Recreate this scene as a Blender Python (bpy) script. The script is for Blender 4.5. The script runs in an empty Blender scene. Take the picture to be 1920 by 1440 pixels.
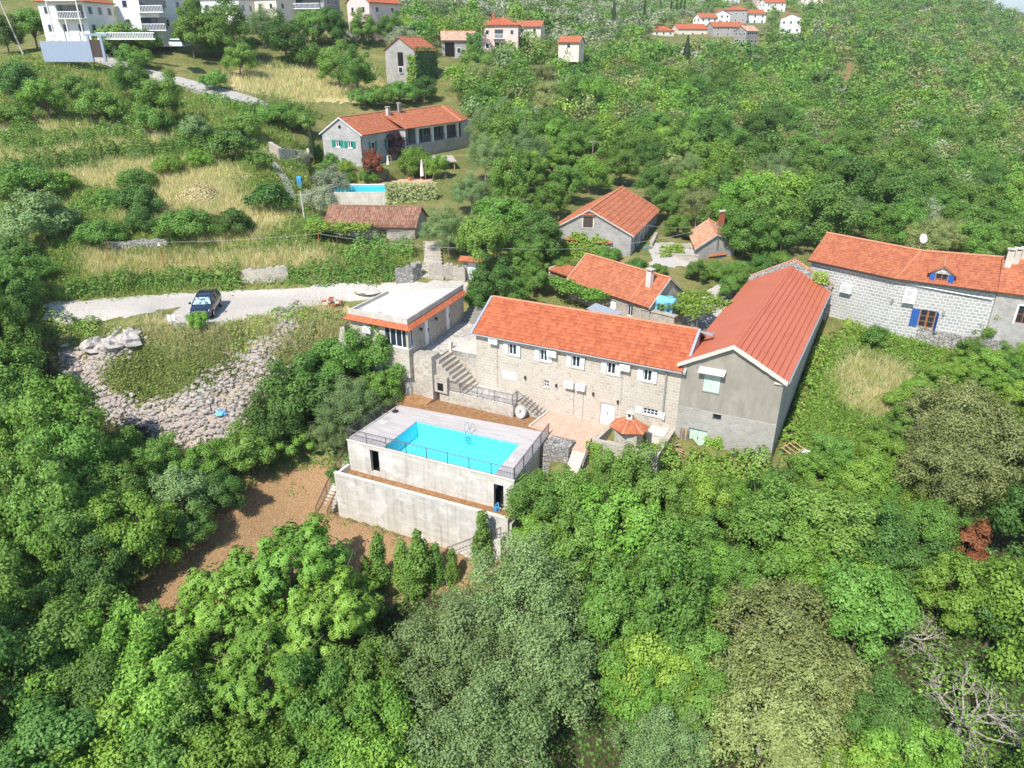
import bpy, math, random
import numpy as np
from mathutils import Vector, Matrix

sc = bpy.context.scene
C = sc.collection
R = math.radians

# ------------------------------------------------------------------ camera
CAMH = 28.5
FPX = 1350.0            # focal length in pixels of a 1920 wide frame
PITCH = R(25)
cam_d = bpy.data.cameras.new("camera")
cam = bpy.data.objects.new("camera", cam_d)
C.objects.link(cam)
cam.location = (0, 0, CAMH)
cam.rotation_euler = (R(90) - PITCH, 0, 0)
cam_d.sensor_width = 36.0
cam_d.lens = 36.0 * FPX / 1920.0
cam_d.clip_start = 0.5
cam_d.clip_end = 20000
sc.camera = cam

# ------------------------------------------------------------------ light
SUN_TO = Vector((-0.50, -0.86, 0)).normalized()
SUN_EL = R(50)
sun_dir = Vector((SUN_TO.x * math.cos(SUN_EL), SUN_TO.y * math.cos(SUN_EL), math.sin(SUN_EL)))
w = bpy.data.worlds.new("World")
sc.world = w
w.use_nodes = True
wn = w.node_tree.nodes
bg = wn["Background"]
sky = wn.new("ShaderNodeTexSky")
sky.sky_type = 'NISHITA'
sky.sun_disc = False
sky.sun_elevation = SUN_EL
sky.sun_rotation = math.atan2(SUN_TO.x, SUN_TO.y)
sky.altitude = 200
sky.air_density = 1.0
sky.dust_density = 0.2
sky.ozone_density = 3.0
w.node_tree.links.new(sky.outputs[0], bg.inputs[0])
bg.inputs[1].default_value = 0.14
sl = bpy.data.lights.new("sun", 'SUN')
sl.energy = 4.6
sl.angle = R(0.53)
sl.color = (1.0, 0.955, 0.88)
so = bpy.data.objects.new("sun", sl)
C.objects.link(so)
so.rotation_euler = sun_dir.to_track_quat('Z', 'Y').to_euler()
so.location = (-60, -80, 150)

sc.view_settings.view_transform = 'Standard'
sc.view_settings.look = 'None'
sc.view_settings.exposure = 0.56
sc.view_settings.gamma = 1.0
sc.render.engine = 'CYCLES'
sc.cycles.max_bounces = 6
sc.cycles.diffuse_bounces = 3
sc.cycles.glossy_bounces = 2
sc.cycles.transmission_bounces = 3
sc.cycles.transparent_max_bounces = 8
sc.cycles.use_denoising = True

HAZE = 0.00020
sc.cycles.volume_bounces = 0
# ------------------------------------------------------------------ photo geometry helpers
_c, _s = math.cos(PITCH), math.sin(PITCH)
def pray(px, py):
    a = (px - 960) / FPX; b = -(py - 720) / FPX
    return np.array([a, _c + b * _s, -_s + b * _c])
def PZ(px, py, z):
    d = pray(px, py); t = (z - CAMH) / d[2]
    return np.array([d[0] * t, d[1] * t, z])
def PY(px, py, Y):
    d = pray(px, py); t = Y / d[1]
    return np.array([d[0] * t, Y, CAMH + d[2] * t])
def project(X, Y, Z):
    Zr = Z - CAMH
    dep = Y * _c - Zr * _s; up = Y * _s + Zr * _c
    dep = np.where(np.abs(dep) < 1e-3, 1e-3, dep)
    return 960 + FPX * X / dep, 720 - FPX * up / dep, dep

class Fr:
    """building frame: s along the front, t to the back, z up"""
    def __init__(self, o, ua, na=None, z=0.0):
        self.o = np.array(o[:2], float); self.z = z
        self.u = np.array([math.cos(R(ua)), math.sin(R(ua))])
        na = ua + 90 if na is None else na
        self.n = np.array([math.cos(R(na)), math.sin(R(na))])
    def __call__(self, s, t, z):
        p = self.o + self.u * s + self.n * t
        return (p[0], p[1], z + self.z)
    def inv(self, p):
        m = np.array([self.u, self.n]).T
        return np.linalg.solve(m, np.array(p[:2]) - self.o)
FW = Fr((0, 0), 0)
FH = Fr((3.24, 55.45), -26.88)          # the long stone house and everything square to it
FP = Fr((-13.25, 50.53), -24.35)        # the pool platform

def pip(px, py, poly):
    """points in polygon (arrays)"""
    px = np.asarray(px, float); py = np.asarray(py, float)
    ins = np.zeros(px.shape, bool)
    n = len(poly); j = n - 1
    for i in range(n):
        xi, yi = poly[i]; xj, yj = poly[j]
        c = ((yi > py) != (yj > py)) & (px < (xj - xi) * (py - yi) / (yj - yi + 1e-12) + xi)
        ins ^= c; j = i
    return ins

# ------------------------------------------------------------------ objects
BASE = {}
def tag(o, label=None, cat=None, group=None, kind=None):
    if label: o["label"] = label
    if cat: o["category"] = cat
    if group: o["group"] = group
    if kind: o["kind"] = kind
    return o
def thing(name, label, cat, loc=(0, 0, 0), group=None):
    o = bpy.data.objects.new(name, None)
    C.objects.link(o)
    o.empty_display_size = 0.3
    o.location = loc
    BASE[o.name] = tuple(loc)
    return tag(o, label, cat, group)

class MB:
    """collects faces in a frame and links them as one mesh object"""
    def __init__(self, fr=FW):
        self.fr = fr; self.v = []; self.f = []; self.m = []; self.sm = []; self.uv = []
    def vert(self, s, t, z):
        self.v.append(self.fr(s, t, z)); return len(self.v) - 1
    def poly(self, pts, m=0, smooth=False, uv=None):
        idx = [self.vert(*p) for p in pts]
        self.f.append(idx); self.m.append(m); self.sm.append(smooth)
        self.uv.append(uv)
    def q(self, a, b, c, d, m=0): self.poly([a, b, c, d], m)
    def box(self, x0, x1, y0, y1, z0, z1, m=0):
        x0, x1 = min(x0, x1), max(x0, x1); y0, y1 = min(y0, y1), max(y0, y1); z0, z1 = min(z0, z1), max(z0, z1)
        a = [(x0, y0, z0), (x1, y0, z0), (x1, y1, z0), (x0, y1, z0)]
        b = [(x0, y0, z1), (x1, y0, z1), (x1, y1, z1), (x0, y1, z1)]
        self.prism(a, b, m)
    def prism(self, a, b, m=0, cap0=True, cap1=True):
        n = len(a)
        for i in range(n):
            j = (i + 1) % n
            self.q(a[i], a[j], b[j], b[i], m)
        if cap0: self.poly(list(reversed(a)), m)
        if cap1: self.poly(b, m)
    def ext(self, plan, z0, z1, m=0):
        self.prism([(p[0], p[1], z0) for p in plan], [(p[0], p[1], z1) for p in plan], m)
    def tube(self, p, q, r, n=6, m=0, r2=None, caps=True, smooth=True):
        p = np.array(p, float); q = np.array(q, float); d = q - p
        L = np.linalg.norm(d)
        if L < 1e-6: return
        d /= L
        a = np.cross(d, (0, 0, 1) if abs(d[2]) < .9 else (1, 0, 0)); a /= np.linalg.norm(a); b = np.cross(d, a)
        r2 = r if r2 is None else r2
        A = [p + r * (a * math.cos(2 * math.pi * i / n) + b * math.sin(2 * math.pi * i / n)) for i in range(n)]
        B = [q + r2 * (a * math.cos(2 * math.pi * i / n) + b * math.sin(2 * math.pi * i / n)) for i in range(n)]
        for i in range(n):
            j = (i + 1) % n
            self.poly([A[i], A[j], B[j], B[i]], m, smooth)
        if caps:
            self.poly(list(reversed(A)), m); self.poly(B, m)
    def path(self, pts, r, n=6, m=0):
        for a, b in zip(pts[:-1], pts[1:]): self.tube(a, b, r, n, m)
    def wall(self, s0, s1, z0, z1, t, holes=(), depth=0.22, m=0, mr=None, axis='s', sgn=1):
        """wall sheet at t facing -t (axis 's') with rectangular holes and reveals"""
        P = (lambda a, d, z: (a, t + d, z)) if axis == 's' else (lambda a, d, z: (t + d * sgn, a, z))
        ss = sorted({s0, s1, *[h[0] for h in holes], *[h[1] for h in holes]})
        zs = sorted({z0, z1, *[h[2] for h in holes], *[h[3] for h in holes]})
        for a, b in zip(ss[:-1], ss[1:]):
            for c, d in zip(zs[:-1], zs[1:]):
                ms, mz = (a + b) / 2, (c + d) / 2
                if any(h[0] < ms < h[1] and h[2] < mz < h[3] for h in holes): continue
                self.q(P(a, 0, c), P(b, 0, c), P(b, 0, d), P(a, 0, d), m)
        mr = m if mr is None else mr
        for h in holes:
            a, b, c, d = h[:4]
            self.q(P(a, 0, c), P(a, depth, c), P(a, depth, d), P(a, 0, d), mr)
            self.q(P(b, 0, c), P(b, 0, d), P(b, depth, d), P(b, depth, c), mr)
            self.q(P(a, 0, d), P(a, depth, d), P(b, depth, d), P(b, 0, d), mr)
            self.q(P(a, 0, c), P(b, 0, c), P(b, depth, c), P(a, depth, c), mr)
    def build(self, name, mats, parent=None, smooth=None):
        if not isinstance(mats, (list, tuple)): mats = [mats]
        me = bpy.data.meshes.new(name)
        base = (0, 0, 0)
        if parent is not None: base = BASE.get(parent.name, (0, 0, 0))
        V = np.array(self.v, float).reshape(-1, 3)
        off = np.array(base) if parent is not None else np.array((V[:, 0].mean(), V[:, 1].mean(), V[:, 2].min()))
        V = V - off
        me.from_pydata(V.tolist(), [], self.f)
        for mt in mats: me.materials.append(mt)
        uvl = me.uv_layers.new(name="UVMap")
        uvs = np.zeros((len(me.loops), 2))
        W = V + off
        k = 0
        for fi, f in enumerate(self.f):
            pts = W[f]
            if self.uv[fi] is not None:
                uvs[k:k + len(f)] = self.uv[fi]; k += len(f); continue
            nrm = np.zeros(3)
            for i in range(len(f)):
                nrm += np.cross(pts[i], pts[(i + 1) % len(f)])
            ln = np.linalg.norm(nrm)
            nrm = nrm / ln if ln > 1e-12 else np.array((0, 0, 1.))
            if abs(nrm[2]) > 0.97:
                u = np.array([*self.fr.u, 0]); v = np.array([-u[1], u[0], 0])
            else:
                u = np.cross((0, 0, 1), nrm); u /= np.linalg.norm(u); v = np.cross(nrm, u)
            uvs[k:k + len(f), 0] = pts @ u; uvs[k:k + len(f), 1] = pts @ v
            k += len(f)
        uvl.data.foreach_set("uv", uvs.ravel())
        me.polygons.foreach_set("material_index", self.m)
        me.polygons.foreach_set("use_smooth", [bool(x) if smooth is None else smooth for x in self.sm])
        me.update()
        o = bpy.data.objects.new(name, me)
        C.objects.link(o)
        if parent is not None:
            o.parent = parent
            BASE[o.name] = base
        else:
            o.location = off
            BASE[o.name] = tuple(off)
        return o

def sub(mb, name, mats, parent):
    """part of a mesh object (its origin is its thing's)"""
    o = mb.build(name, mats, None)
    return o

# tiled roof slope: corners eave-left, eave-right, ridge-right, ridge-left (seen from outside)
def tile_slope(mb, e0, e1, r1, r0, tw=0.24, th=0.36, amp=0.035, step=0.03, m=0, prof=4, thick=0.08):
    e0, e1, r1, r0 = [np.array(p, float) for p in (e0, e1, r1, r0)]
    W = max(np.linalg.norm(e1 - e0), np.linalg.norm(r1 - r0)); Hh = (np.linalg.norm(r0 - e0) + np.linalg.norm(r1 - e1)) / 2
    nt = max(2, int(round(W / tw))); nc = max(2, int(round(Hh / th)))
    nrm = np.cross(e1 - e0, r0 - e0); nrm /= np.linalg.norm(nrm)
    if nrm[2] < 0: nrm = -nrm
    cols = nt * prof + 1
    rows = []
    for c in range(nc):
        for k in (0, 1):
            v = (c + k) / nc
            A = e0 + (r0 - e0) * v; B = e1 + (r1 - e1) * v
            lift = step if k == 0 else 0.0
            row = []
            for i in range(cols):
                u = i / (cols - 1)
                ph = (i % prof) / prof
                h = amp * abs(math.sin(math.pi * ph)) * 1.0 + lift
                p = A + (B - A) * u + nrm * h
                row.append((p, u * W, v * Hh - (0.001 if k else 0)))
            rows.append(row)
    base = len(mb.v)
    for row in rows:
        for p, _, _ in row: mb.vert(*p)
    for r in range(len(rows) - 1):
        for i in range(cols - 1):
            a = base + r * cols + i
            mb.f.append([a, a + 1, a + 1 + cols, a + cols]); mb.m.append(m); mb.sm.append(False)
            u0, u1 = rows[r][i][1], rows[r][i + 1][1]
            v0, v1 = rows[r][i][2], rows[r + 1][i][2]
            mb.uv.append([(u0, v0), (u1, v0), (u1, v1), (u0, v1)])
    # underside and rim
    d = -nrm * thick
    mb.q(e0 + d, r0 + d, r1 + d, e1 + d, m)
    for a, b in ((e0, e1), (e1, r1), (r1, r0), (r0, e0)):
        mb.q(a + d, b + d, b + nrm * 0.005, a + nrm * 0.005, m)
def ridge_caps(mb, a, b, r=0.13, L=0.4, m=0, lift=0.03):
    a = np.array(a, float); b = np.array(b, float); n = max(1, int(np.linalg.norm(b - a) / L))
    d = (b - a) / n
    side = np.cross(d, (0, 0, 1)); side /= np.linalg.norm(side); up = np.cross(side, d); up /= np.linalg.norm(up)
    if up[2] < 0: up = -up
    for i in range(n):
        p = a + d * i; q = p + d * 1.06
        r0, r1 = r * 1.08, r * 0.94
        A = [p + side * r0 * math.cos(x) + up * (r0 * .8 * math.sin(x) + lift) for x in np.linspace(0, math.pi, 6)]
        B = [q + side * r1 * math.cos(x) + up * (r1 * .8 * math.sin(x) + lift) for x in np.linspace(0, math.pi, 6)]
        for k in range(5): mb.q(A[k], A[k + 1], B[k + 1], B[k], m)
        mb.poly(A, m); mb.poly(B, m)

# ------------------------------------------------------------------ materials
M = {}
class NT:
    def __init__(self, name, rough=0.8, spec=0.3):
        self.mat = bpy.data.materials.new(name); self.mat.use_nodes = True
        self.t = self.mat.node_tree; self.n = self.t.nodes
        self.b = self.n["Principled BSDF"]
        self.b.inputs["Roughness"].default_value = rough
        self.b.inputs["Specular IOR Level"].default_value = spec
        M[name] = self.mat
    def l(self, a, b): self.t.links.new(a, b)
    def val(self, x, sock):
        if isinstance(x, (int, float, tuple, list)):
            sock.default_value = x if not isinstance(x, (tuple, list)) or len(x) != 3 or sock.type != 'RGBA' else (*x, 1)
        else: self.l(x, sock)
    def uv(self):
        return self.n.new("ShaderNodeUVMap").outputs[0] if False else self.n.new("ShaderNodeTexCoord").outputs["UV"]
    def obj(self): return self.n.new("ShaderNodeTexCoord").outputs["Object"]
    def pos(self): return self.n.new("ShaderNodeNewGeometry").outputs["Position"]
    def noise(self, vec, scale, detail=4, rough=.55, out=0, dist=0.0):
        x = self.n.new("ShaderNodeTexNoise"); self.l(vec, x.inputs["Vector"])
        x.inputs["Scale"].default_value = scale; x.inputs["Detail"].default_value = detail
        x.inputs["Roughness"].default_value = rough; x.inputs["Distortion"].default_value = dist
        return x.outputs[out]
    def scale(self, vec, sx, sy, sz=1):
        x = self.n.new("ShaderNodeMapping"); self.l(vec, x.inputs[0]); x.inputs["Scale"].default_value = (sx, sy, sz); return x.outputs[0]
    def ramp(self, fac, stops, interp='LINEAR'):
        x = self.n.new("ShaderNodeValToRGB"); self.l(fac, x.inputs[0]); cr = x.color_ramp; cr.interpolation = interp
        while len(cr.elements) < len(stops): cr.elements.new(0.5)
        for e, (p, c) in zip(cr.elements, stops):
            e.position = p; e.color = (*c, 1) if len(c) == 3 else c
        return x.outputs[0]
    def mix(self, fac, a, b, mode='MIX'):
        x = self.n.new("ShaderNodeMix"); x.data_type = 'RGBA'; x.blend_type = mode
        self.val(fac, x.inputs["Factor"]); self.val(a, x.inputs["A"]); self.val(b, x.inputs["B"])
        # colour sockets of the Mix node
        for nm, vv in (("A", a), ("B", b)):
            sk = [i for i in x.inputs if i.name == nm and i.type == 'RGBA'][0]; self.val(vv, sk)
        sf = [i for i in x.inputs if i.name == "Factor" and i.type == 'VALUE'][0]; self.val(fac, sf)
        return [o for o in x.outputs if o.type == 'RGBA'][0]
    def math(self, op, a, b=0.5, clamp=False):
        x = self.n.new("ShaderNodeMath"); x.operation = op; x.use_clamp = clamp
        self.val(a, x.inputs[0]); self.val(b, x.inputs[1]); return x.outputs[0]
    def brick(self, vec, c1, c2, mortar, bw, bh, ms=0.02, bias=0.0, offset=.5, squash=1.0, out=0):
        x = self.n.new("ShaderNodeTexBrick"); self.l(vec, x.inputs["Vector"])
        x.inputs["Color1"].default_value = (*c1, 1); x.inputs["Color2"].default_value = (*c2, 1); x.inputs["Mortar"].default_value = (*mortar, 1)
        x.inputs["Scale"].default_value = 1.0; x.inputs["Brick Width"].default_value = bw; x.inputs["Row Height"].default_value = bh
        x.inputs["Mortar Size"].default_value = ms; x.inputs["Bias"].default_value = bias; x.offset = offset; x.inputs["Mortar Smooth"].default_value = 0.25
        self.brk = x
        return x.outputs[out]
    def voro(self, vec, scale, feature='F1', out=0, rnd=1.0):
        x = self.n.new("ShaderNodeTexVoronoi"); self.l(vec, x.inputs["Vector"]); x.feature = feature
        x.inputs["Scale"].default_value = scale; x.inputs["Randomness"].default_value = rnd
        return x.outputs[out]
    def bump(self, h, strength=.4, dist=.03):
        x = self.n.new("ShaderNodeBump"); self.l(h, x.inputs["Height"]); x.inputs["Strength"].default_value = strength; x.inputs["Distance"].default_value = dist
        self.l(x.outputs[0], self.b.inputs["Normal"])
    def col(self, c): self.val(c, self.b.inputs["Base Color"]); return self.mat

def flat(name, c, rough=.6, spec=.3, var=.12, scale=3.0, metal=0.0):
    n = NT(name, rough, spec)
    nz = n.noise(n.obj(), scale, 5)
    lo = tuple(x * (1 - var) for x in c); hi = tuple(min(1, x * (1 + var)) for x in c)
    n.b.inputs["Metallic"].default_value = metal
    return n.col(n.ramp(nz, [(.3, lo), (.7, hi)]))

def stone_blocks(name, cols, mortar, bw, bh, ms, patch=None, bumpd=.03, warp=.03):
    """coursed stone: brick pattern with wobbly courses, block to block colour, weathering"""
    n = NT(name, .9, .2)
    uv = n.uv()
    wob = n.noise(n.scale(uv, 1, 1), 1.3, 3, out=1)
    x = n.n.new("ShaderNodeVectorMath"); x.operation = 'MULTIPLY_ADD'
    n.l(wob, x.inputs[0]); x.inputs[1].default_value = (warp * 3, warp * 3, 0); n.l(uv, x.inputs[2])
    v = x.outputs[0]
    b = n.brick(v, (0, 0, 0), (1, 1, 1), (.5, .5, .5), bw, bh, ms)
    mort = n.brk.outputs["Fac"]
    # a second width of block mixed in by row
    cell = n.voro(n.scale(v, 1 / bw * .9, 1 / bh * .5), 1.0, 'F1', 1)
    sep = n.n.new("ShaderNodeSeparateColor"); n.l(cell, sep.inputs[0])
    k = n.math('ADD', n.math('MULTIPLY', b, .55), n.math('MULTIPLY', sep.outputs[0], .45))
    c = n.ramp(k, [(i / (len(cols) - 1), q) for i, q in enumerate(cols)])
    fine = n.noise(uv, 9, 6, .65)
    c = n.mix(n.ramp(fine, [(.3, (0, 0, 0)), (.75, (.45, .45, .45))]), c, tuple(min(1, a * 1.35) for a in cols[-1]))
    c = n.mix(mort, c, mortar)
    big = n.noise(uv, .35, 4, .6)
    c = n.mix(n.ramp(big, [(.42, (0, 0, 0)), (.7, (.5, .5, .5))]), c, patch or tuple(a * .62 for a in cols[0]), 'MIX')
    n.col(c)
    h = n.math('SUBTRACT', n.math('MULTIPLY', fine, .5), mort)
    n.bump(h, .6, bumpd)
    return n.mat

def rubble_wall(name, cols, mortar, sc_=3.2, edge=.06, stretch=(1, 1.6), patch=None):
    n = NT(name, .9, .2)
    uv = n.uv(); v = n.scale(uv, stretch[0], stretch[1])
    cell = n.voro(v, sc_, 'F1', 1)
    sep = n.n.new("ShaderNodeSeparateColor"); n.l(cell, sep.inputs[0])
    ed = n.voro(v, sc_, 'DISTANCE_TO_EDGE', 0)
    mo = n.ramp(ed, [(edge * .5, (1, 1, 1)), (edge * 1.4, (0, 0, 0))])
    c = n.ramp(sep.outputs[0], [(i / (len(cols) - 1), q) for i, q in enumerate(cols)])
    fine = n.noise(uv, 11, 6, .65)
    c = n.mix(n.ramp(fine, [(.35, (0, 0, 0)), (.8, (.4, .4, .4))]), c, tuple(min(1, a * 1.3) for a in cols[-1]))
    c = n.mix(mo, c, mortar)
    big = n.noise(uv, .4, 4, .6)
    c = n.mix(n.ramp(big, [(.45, (0, 0, 0)), (.75, (.4, .4, .4))]), c, patch or tuple(a * .6 for a in cols[0]))
    n.col(c)
    n.bump(n.math('SUBTRACT', n.math('MULTIPLY', fine, .5), mo), .6, .04)
    return n.mat

def tile_mat(name, cols, tw, th, dirt=(.20, .09, .05), dirtamt=.35, white=0.0):
    n = NT(name, .75, .3)
    uv = n.uv()
    sep = n.n.new("ShaderNodeSeparateXYZ"); n.l(uv, sep.inputs[0])
    a = n.math('FLOOR', n.math('DIVIDE', sep.outputs[0], tw)); b = n.math('FLOOR', n.math('DIVIDE', sep.outputs[1], th))
    cmb = n.n.new("ShaderNodeCombineXYZ"); n.l(a, cmb.inputs[0]); n.l(b, cmb.inputs[1])
    wn_ = n.n.new("ShaderNodeTexWhiteNoise"); wn_.noise_dimensions = '3D'; n.l(cmb.outputs[0], wn_.inputs[0])
    c = n.ramp(wn_.outputs[0], [(i / (len(cols) - 1), q) for i, q in enumerate(cols)])
    nz = n.noise(uv, .8, 5, .65)
    c = n.mix(n.ramp(nz, [(.45, (0, 0, 0)), (.72, (dirtamt, dirtamt, dirtamt))]), c, dirt)
    if white > 0:
        n2 = n.noise(uv, 2.2, 6, .7)
        c = n.mix(n.ramp(n2, [(.55, (0, 0, 0)), (.62, (white, white, white))]), c, (.55, .48, .38))
    n.col(c)
    n.bump(n.noise(uv, 14, 4), .2, .01)
    return n.mat

def make_mats():
    stone_blocks('house_stone', [(.31, .265, .215), (.45, .395, .325), (.53, .47, .39), (.37, .34, .30)], (.64, .59, .505), .46, .26, .022, patch=(.50, .41, .31), warp=.03)
    stone_blocks('grey_stone', [(.25, .235, .22), (.36, .34, .315), (.45, .43, .395)], (.43, .41, .38), .42, .22, .016, patch=(.22, .21, .20), warp=.04)
    stone_blocks('barn_stone', [(.24, .225, .20), (.34, .32, .285), (.43, .40, .355)], (.46, .43, .385), .36, .19, .022, patch=(.27, .24, .20), warp=.07)
    stone_blocks('villa_stone', [(.30, .29, .28), (.40, .39, .375), (.50, .49, .47)], (.50, .49, .46), .5, .24, .016, patch=(.28, .27, .26), warp=.03)
    stone_blocks('jointed_stone', [(.24, .235, .225), (.34, .33, .315), (.41, .40, .385)], (.66, .645, .61), .50, .30, .045, patch=(.42, .41, .39), warp=.07)
    rubble_wall('wall_stone', [(.33, .285, .225), (.46, .405, .33), (.55, .485, .40), (.38, .35, .31)], (.54, .485, .40), 3.4, .05, (1, 1.5))
    rubble_wall('dry_stone', [(.22, .205, .185), (.35, .335, .31), (.47, .45, .42)], (.10, .09, .075), 3.0, .05, (1, 1.5))
    rubble_wall('crazy_paving', [(.43, .40, .355), (.55, .52, .47), (.60, .57, .52)], (.36, .33, .28), 1.7, .045, (1, 1))
    # concrete of the pool platform: board marks, drips, pale repairs
    n = NT('stained_concrete', .9, .2)
    uv = n.uv()
    s1 = n.noise(n.scale(uv, 2.2, .16), 1.0, 5, .65)
    s2 = n.noise(uv, .6, 6, .6)
    c = n.ramp(s1, [(.28, (.35, .315, .26)), (.46, (.51, .475, .41)), (.7, (.60, .565, .505))])
    c = n.mix(n.ramp(s2, [(.50, (0, 0, 0)), (.60, (.85, .85, .85))]), c, (.66, .63, .58))
    vv = n.voro(n.scale(uv, .9, 1.3), 1.0, 'SMOOTH_F1', 0)
    c = n.mix(n.ramp(n.noise(uv, 1.3, 5, .7), [(.58, (0, 0, 0)), (.63, (.7, .7, .7))]), c, (.40, .39, .37))
    c = n.mix(n.ramp(n.noise(n.scale(uv, .25, 1.6), 1.6, 5, .7), [(.52, (0, 0, 0)), (.60, (.6, .6, .6))]), c, (.64, .61, .56))
    c = n.mix(n.ramp(n.noise(n.scale(uv, 5, .10), 1.0, 4, .6), [(.60, (0, 0, 0)), (.72, (.6, .6, .6))]), c, (.31, .275, .225))
    b = n.brick(uv, (1, 1, 1), (1, 1, 1), (0, 0, 0), 3.1, .62, .012)
    c = n.mix(n.math('MULTIPLY', n.brk.outputs["Fac"], .4), c, (.30, .275, .24))
    n.col(c); n.bump(n.noise(uv, 6, 6), .35, .02)
    n = NT('grey_plaster', .95, .15)
    uv = n.uv()
    s1 = n.noise(n.scale(uv, 1.6, .45), 1.0, 7, .68); s2 = n.noise(uv, .7, 6, .65)
    c = n.ramp(s1, [(.3, (.255, .23, .19)), (.7, (.36, .33, .28))])
    c = n.mix(n.ramp(s2, [(.56, (0, 0, 0)), (.70, (.55, .55, .55))]), c, (.42, .395, .35))
    c = n.mix(n.ramp(n.noise(uv, 1.6, 6, .7), [(.66, (0, 0, 0)), (.71, (.8, .8, .8))]), c, (.52, .50, .455))
    n.col(c); n.bump(n.noise(uv, 12, 5), .3, .01)
    flat('concrete', (.52, .48, .42), .9, .2, .14, 1.2)
    flat('pale_concrete', (.60, .555, .49), .9, .2, .10, .8)
    flat('dark_concrete', (.28, .265, .24), .9, .2, .2, 1.5)
    tile_mat('orange_tiles', [(.38, .10, .042), (.46, .132, .058), (.51, .165, .075)], .30, .38, (.30, .095, .055), .35)
    tile_mat('red_tiles', [(.35, .108, .05), (.43, .145, .068), (.48, .18, .09)], .26, .36, (.26, .10, .07), .4)
    tile_mat('brown_tiles', [(.19, .095, .06), (.28, .135, .085), (.38, .22, .145), (.23, .105, .065)], .21, .42, (.15, .10, .075), .5)
    tile_mat('worn_tiles', [(.40, .16, .085), (.54, .24, .13), (.58, .36, .23), (.48, .18, .09)], .24, .36, (.27, .155, .085), .5, .5)
    tile_mat('pale_worn_tiles', [(.42, .20, .13), (.55, .33, .23), (.60, .44, .33)], .24, .36, (.30, .19, .13), .5, .5)
    flat('ridge_tile', (.54, .23, .13), .8, .25, .15, 4)
    n = NT('red_metal_roof', .5, .35)
    uv = n.uv()
    c = n.ramp(n.noise(uv, .5, 5, .6), [(.3, (.50, .135, .066)), (.7, (.56, .165, .085))])
    c = n.mix(n.ramp(n.noise(n.scale(uv, .25, 2.2), 1.3, 6, .65), [(.5, (0, 0, 0)), (.75, (.35, .35, .35))]), c, (.36, .12, .085))
    n.col(c)
    n.bump(n.noise(n.scale(uv, 8, 2.5), 1.0, 2), .12, .01)
    n = NT('terracotta_paving', .85, .25)
    uv = n.uv()
    c = n.brick(uv, (.56, .28, .19), (.66, .40, .29), (.55, .42, .34), .2, .2, .012, 0.0, .5)
    c = n.mix(n.ramp(n.noise(uv, 2.2, 4), [(.4, (0, 0, 0)), (.7, (.45, .45, .45))]), c, (.66, .46, .36))
    n.col(c)
    n = NT('deck_paving', .7, .3)
    uv = n.uv()
    c = n.brick(uv, (.42, .385, .37), (.53, .49, .475), (.36, .33, .32), 1.2, .2, .006, 0.0, .37)
    c = n.mix(n.ramp(n.noise(n.scale(uv, .6, 5), 2.0, 4), [(.4, (0, 0, 0)), (.75, (.5, .5, .5))]), c, (.56, .53, .51))
    n.col(c)
    flat('white_paint', (.82, .82, .82), .5, .4, .03)
    flat('white_render', (.80, .78, .75), .85, .2, .05, .6)
    flat('cream_render', (.70, .62, .52), .85, .2, .06, .6)
    flat('pink_render', (.72, .54, .50), .85, .2, .05, .6)
    flat('grey_render', (.36, .35, .34), .85, .2, .1, .6)
    flat('mint_paint', (.50, .60, .51), .6, .3, .10, 6)
    flat('green_paint', (.02, .22, .16), .5, .3, .08)
    flat('blue_paint', (.03, .10, .34), .5, .3, .10)
    flat('grey_blue_paint', (.30, .36, .46), .6, .3, .06)
    flat('brown_wood', (.32, .125, .045), .6, .3, .2, 8)
    flat('grey_wood', (.22, .17, .14), .85, .2, .3, 8)
    flat('pale_wood', (.46, .30, .16), .8, .2, .2, 8)
    flat('dark_wood', (.085, .06, .05), .8, .2, .3, 8)
    flat('rail_metal', (.10, .088, .095), .45, .4, .1, 4, .0)
    flat('steel', (.55, .56, .57), .3, .5, .06, 4, .7)
    flat('zinc', (.42, .45, .48), .45, .5, .08, 3, .3)
    flat('dull_pipe', (.30, .30, .285), .6, .4, .15, 3)
    flat('plastic_white', (.75, .75, .73), .5, .4, .04)
    flat('black_plastic', (.03, .03, .032), .6, .3, .1)
    flat('tank_blue', (.18, .48, .70), .45, .4, .06)
    flat('tarp_blue', (.06, .28, .55), .6, .3, .15)
    flat('brick_red', (.42, .13, .075), .9, .2, .3, 10)
    flat('millstone', (.46, .44, .42), .9, .2, .14, 6)
    flat('lounger_grey', (.11, .10, .10), .8, .2, .2, 6)
    flat('cloth_white', (.78, .76, .72), .9, .1, .05)
    flat('bark', (.16, .125, .095), .95, .1, .35, 5)
    flat('grey_bark', (.36, .32, .28), .95, .1, .3, 5)
    flat('curtain', (.40, .38, .34), .9, .1, .2, 3)
    flat('reed', (.42, .38, .33), .9, .1, .25, 4)
    flat('terracotta', (.55, .20, .09), .8, .2, .15, 5)
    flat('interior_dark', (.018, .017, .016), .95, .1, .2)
    flat('overlap_shade_dirt', (.30, .075, .042), .8, .1, .1)
    flat('straw_heap', (.50, .38, .19), .95, .1, .25, 4)
    flat('rubber', (.025, .025, .027), .8, .2, .1)
    g = NT('window_glass', .06, .6); g.col((.025, .035, .05))
    g = NT('car_glass', .05, .6); g.col((.03, .045, .055))
    g = NT('sunshade_glass', .12, .6)
    g.col(g.ramp(g.noise(g.obj(), 3.5, 3), [(.40, (.05, .09, .11)), (.55, (.45, .62, .64))]))
    g = NT('car_paint', .22, .5); g.col((.010, .016, .040)); g.b.inputs["Coat Weight"].default_value = .8
    g = NT('lamp_glass', .1, .5); g.col((.6, .62, .64))
    # pool
    g = NT('pool_tile', .6, .3)
    uv = g.uv()
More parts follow.
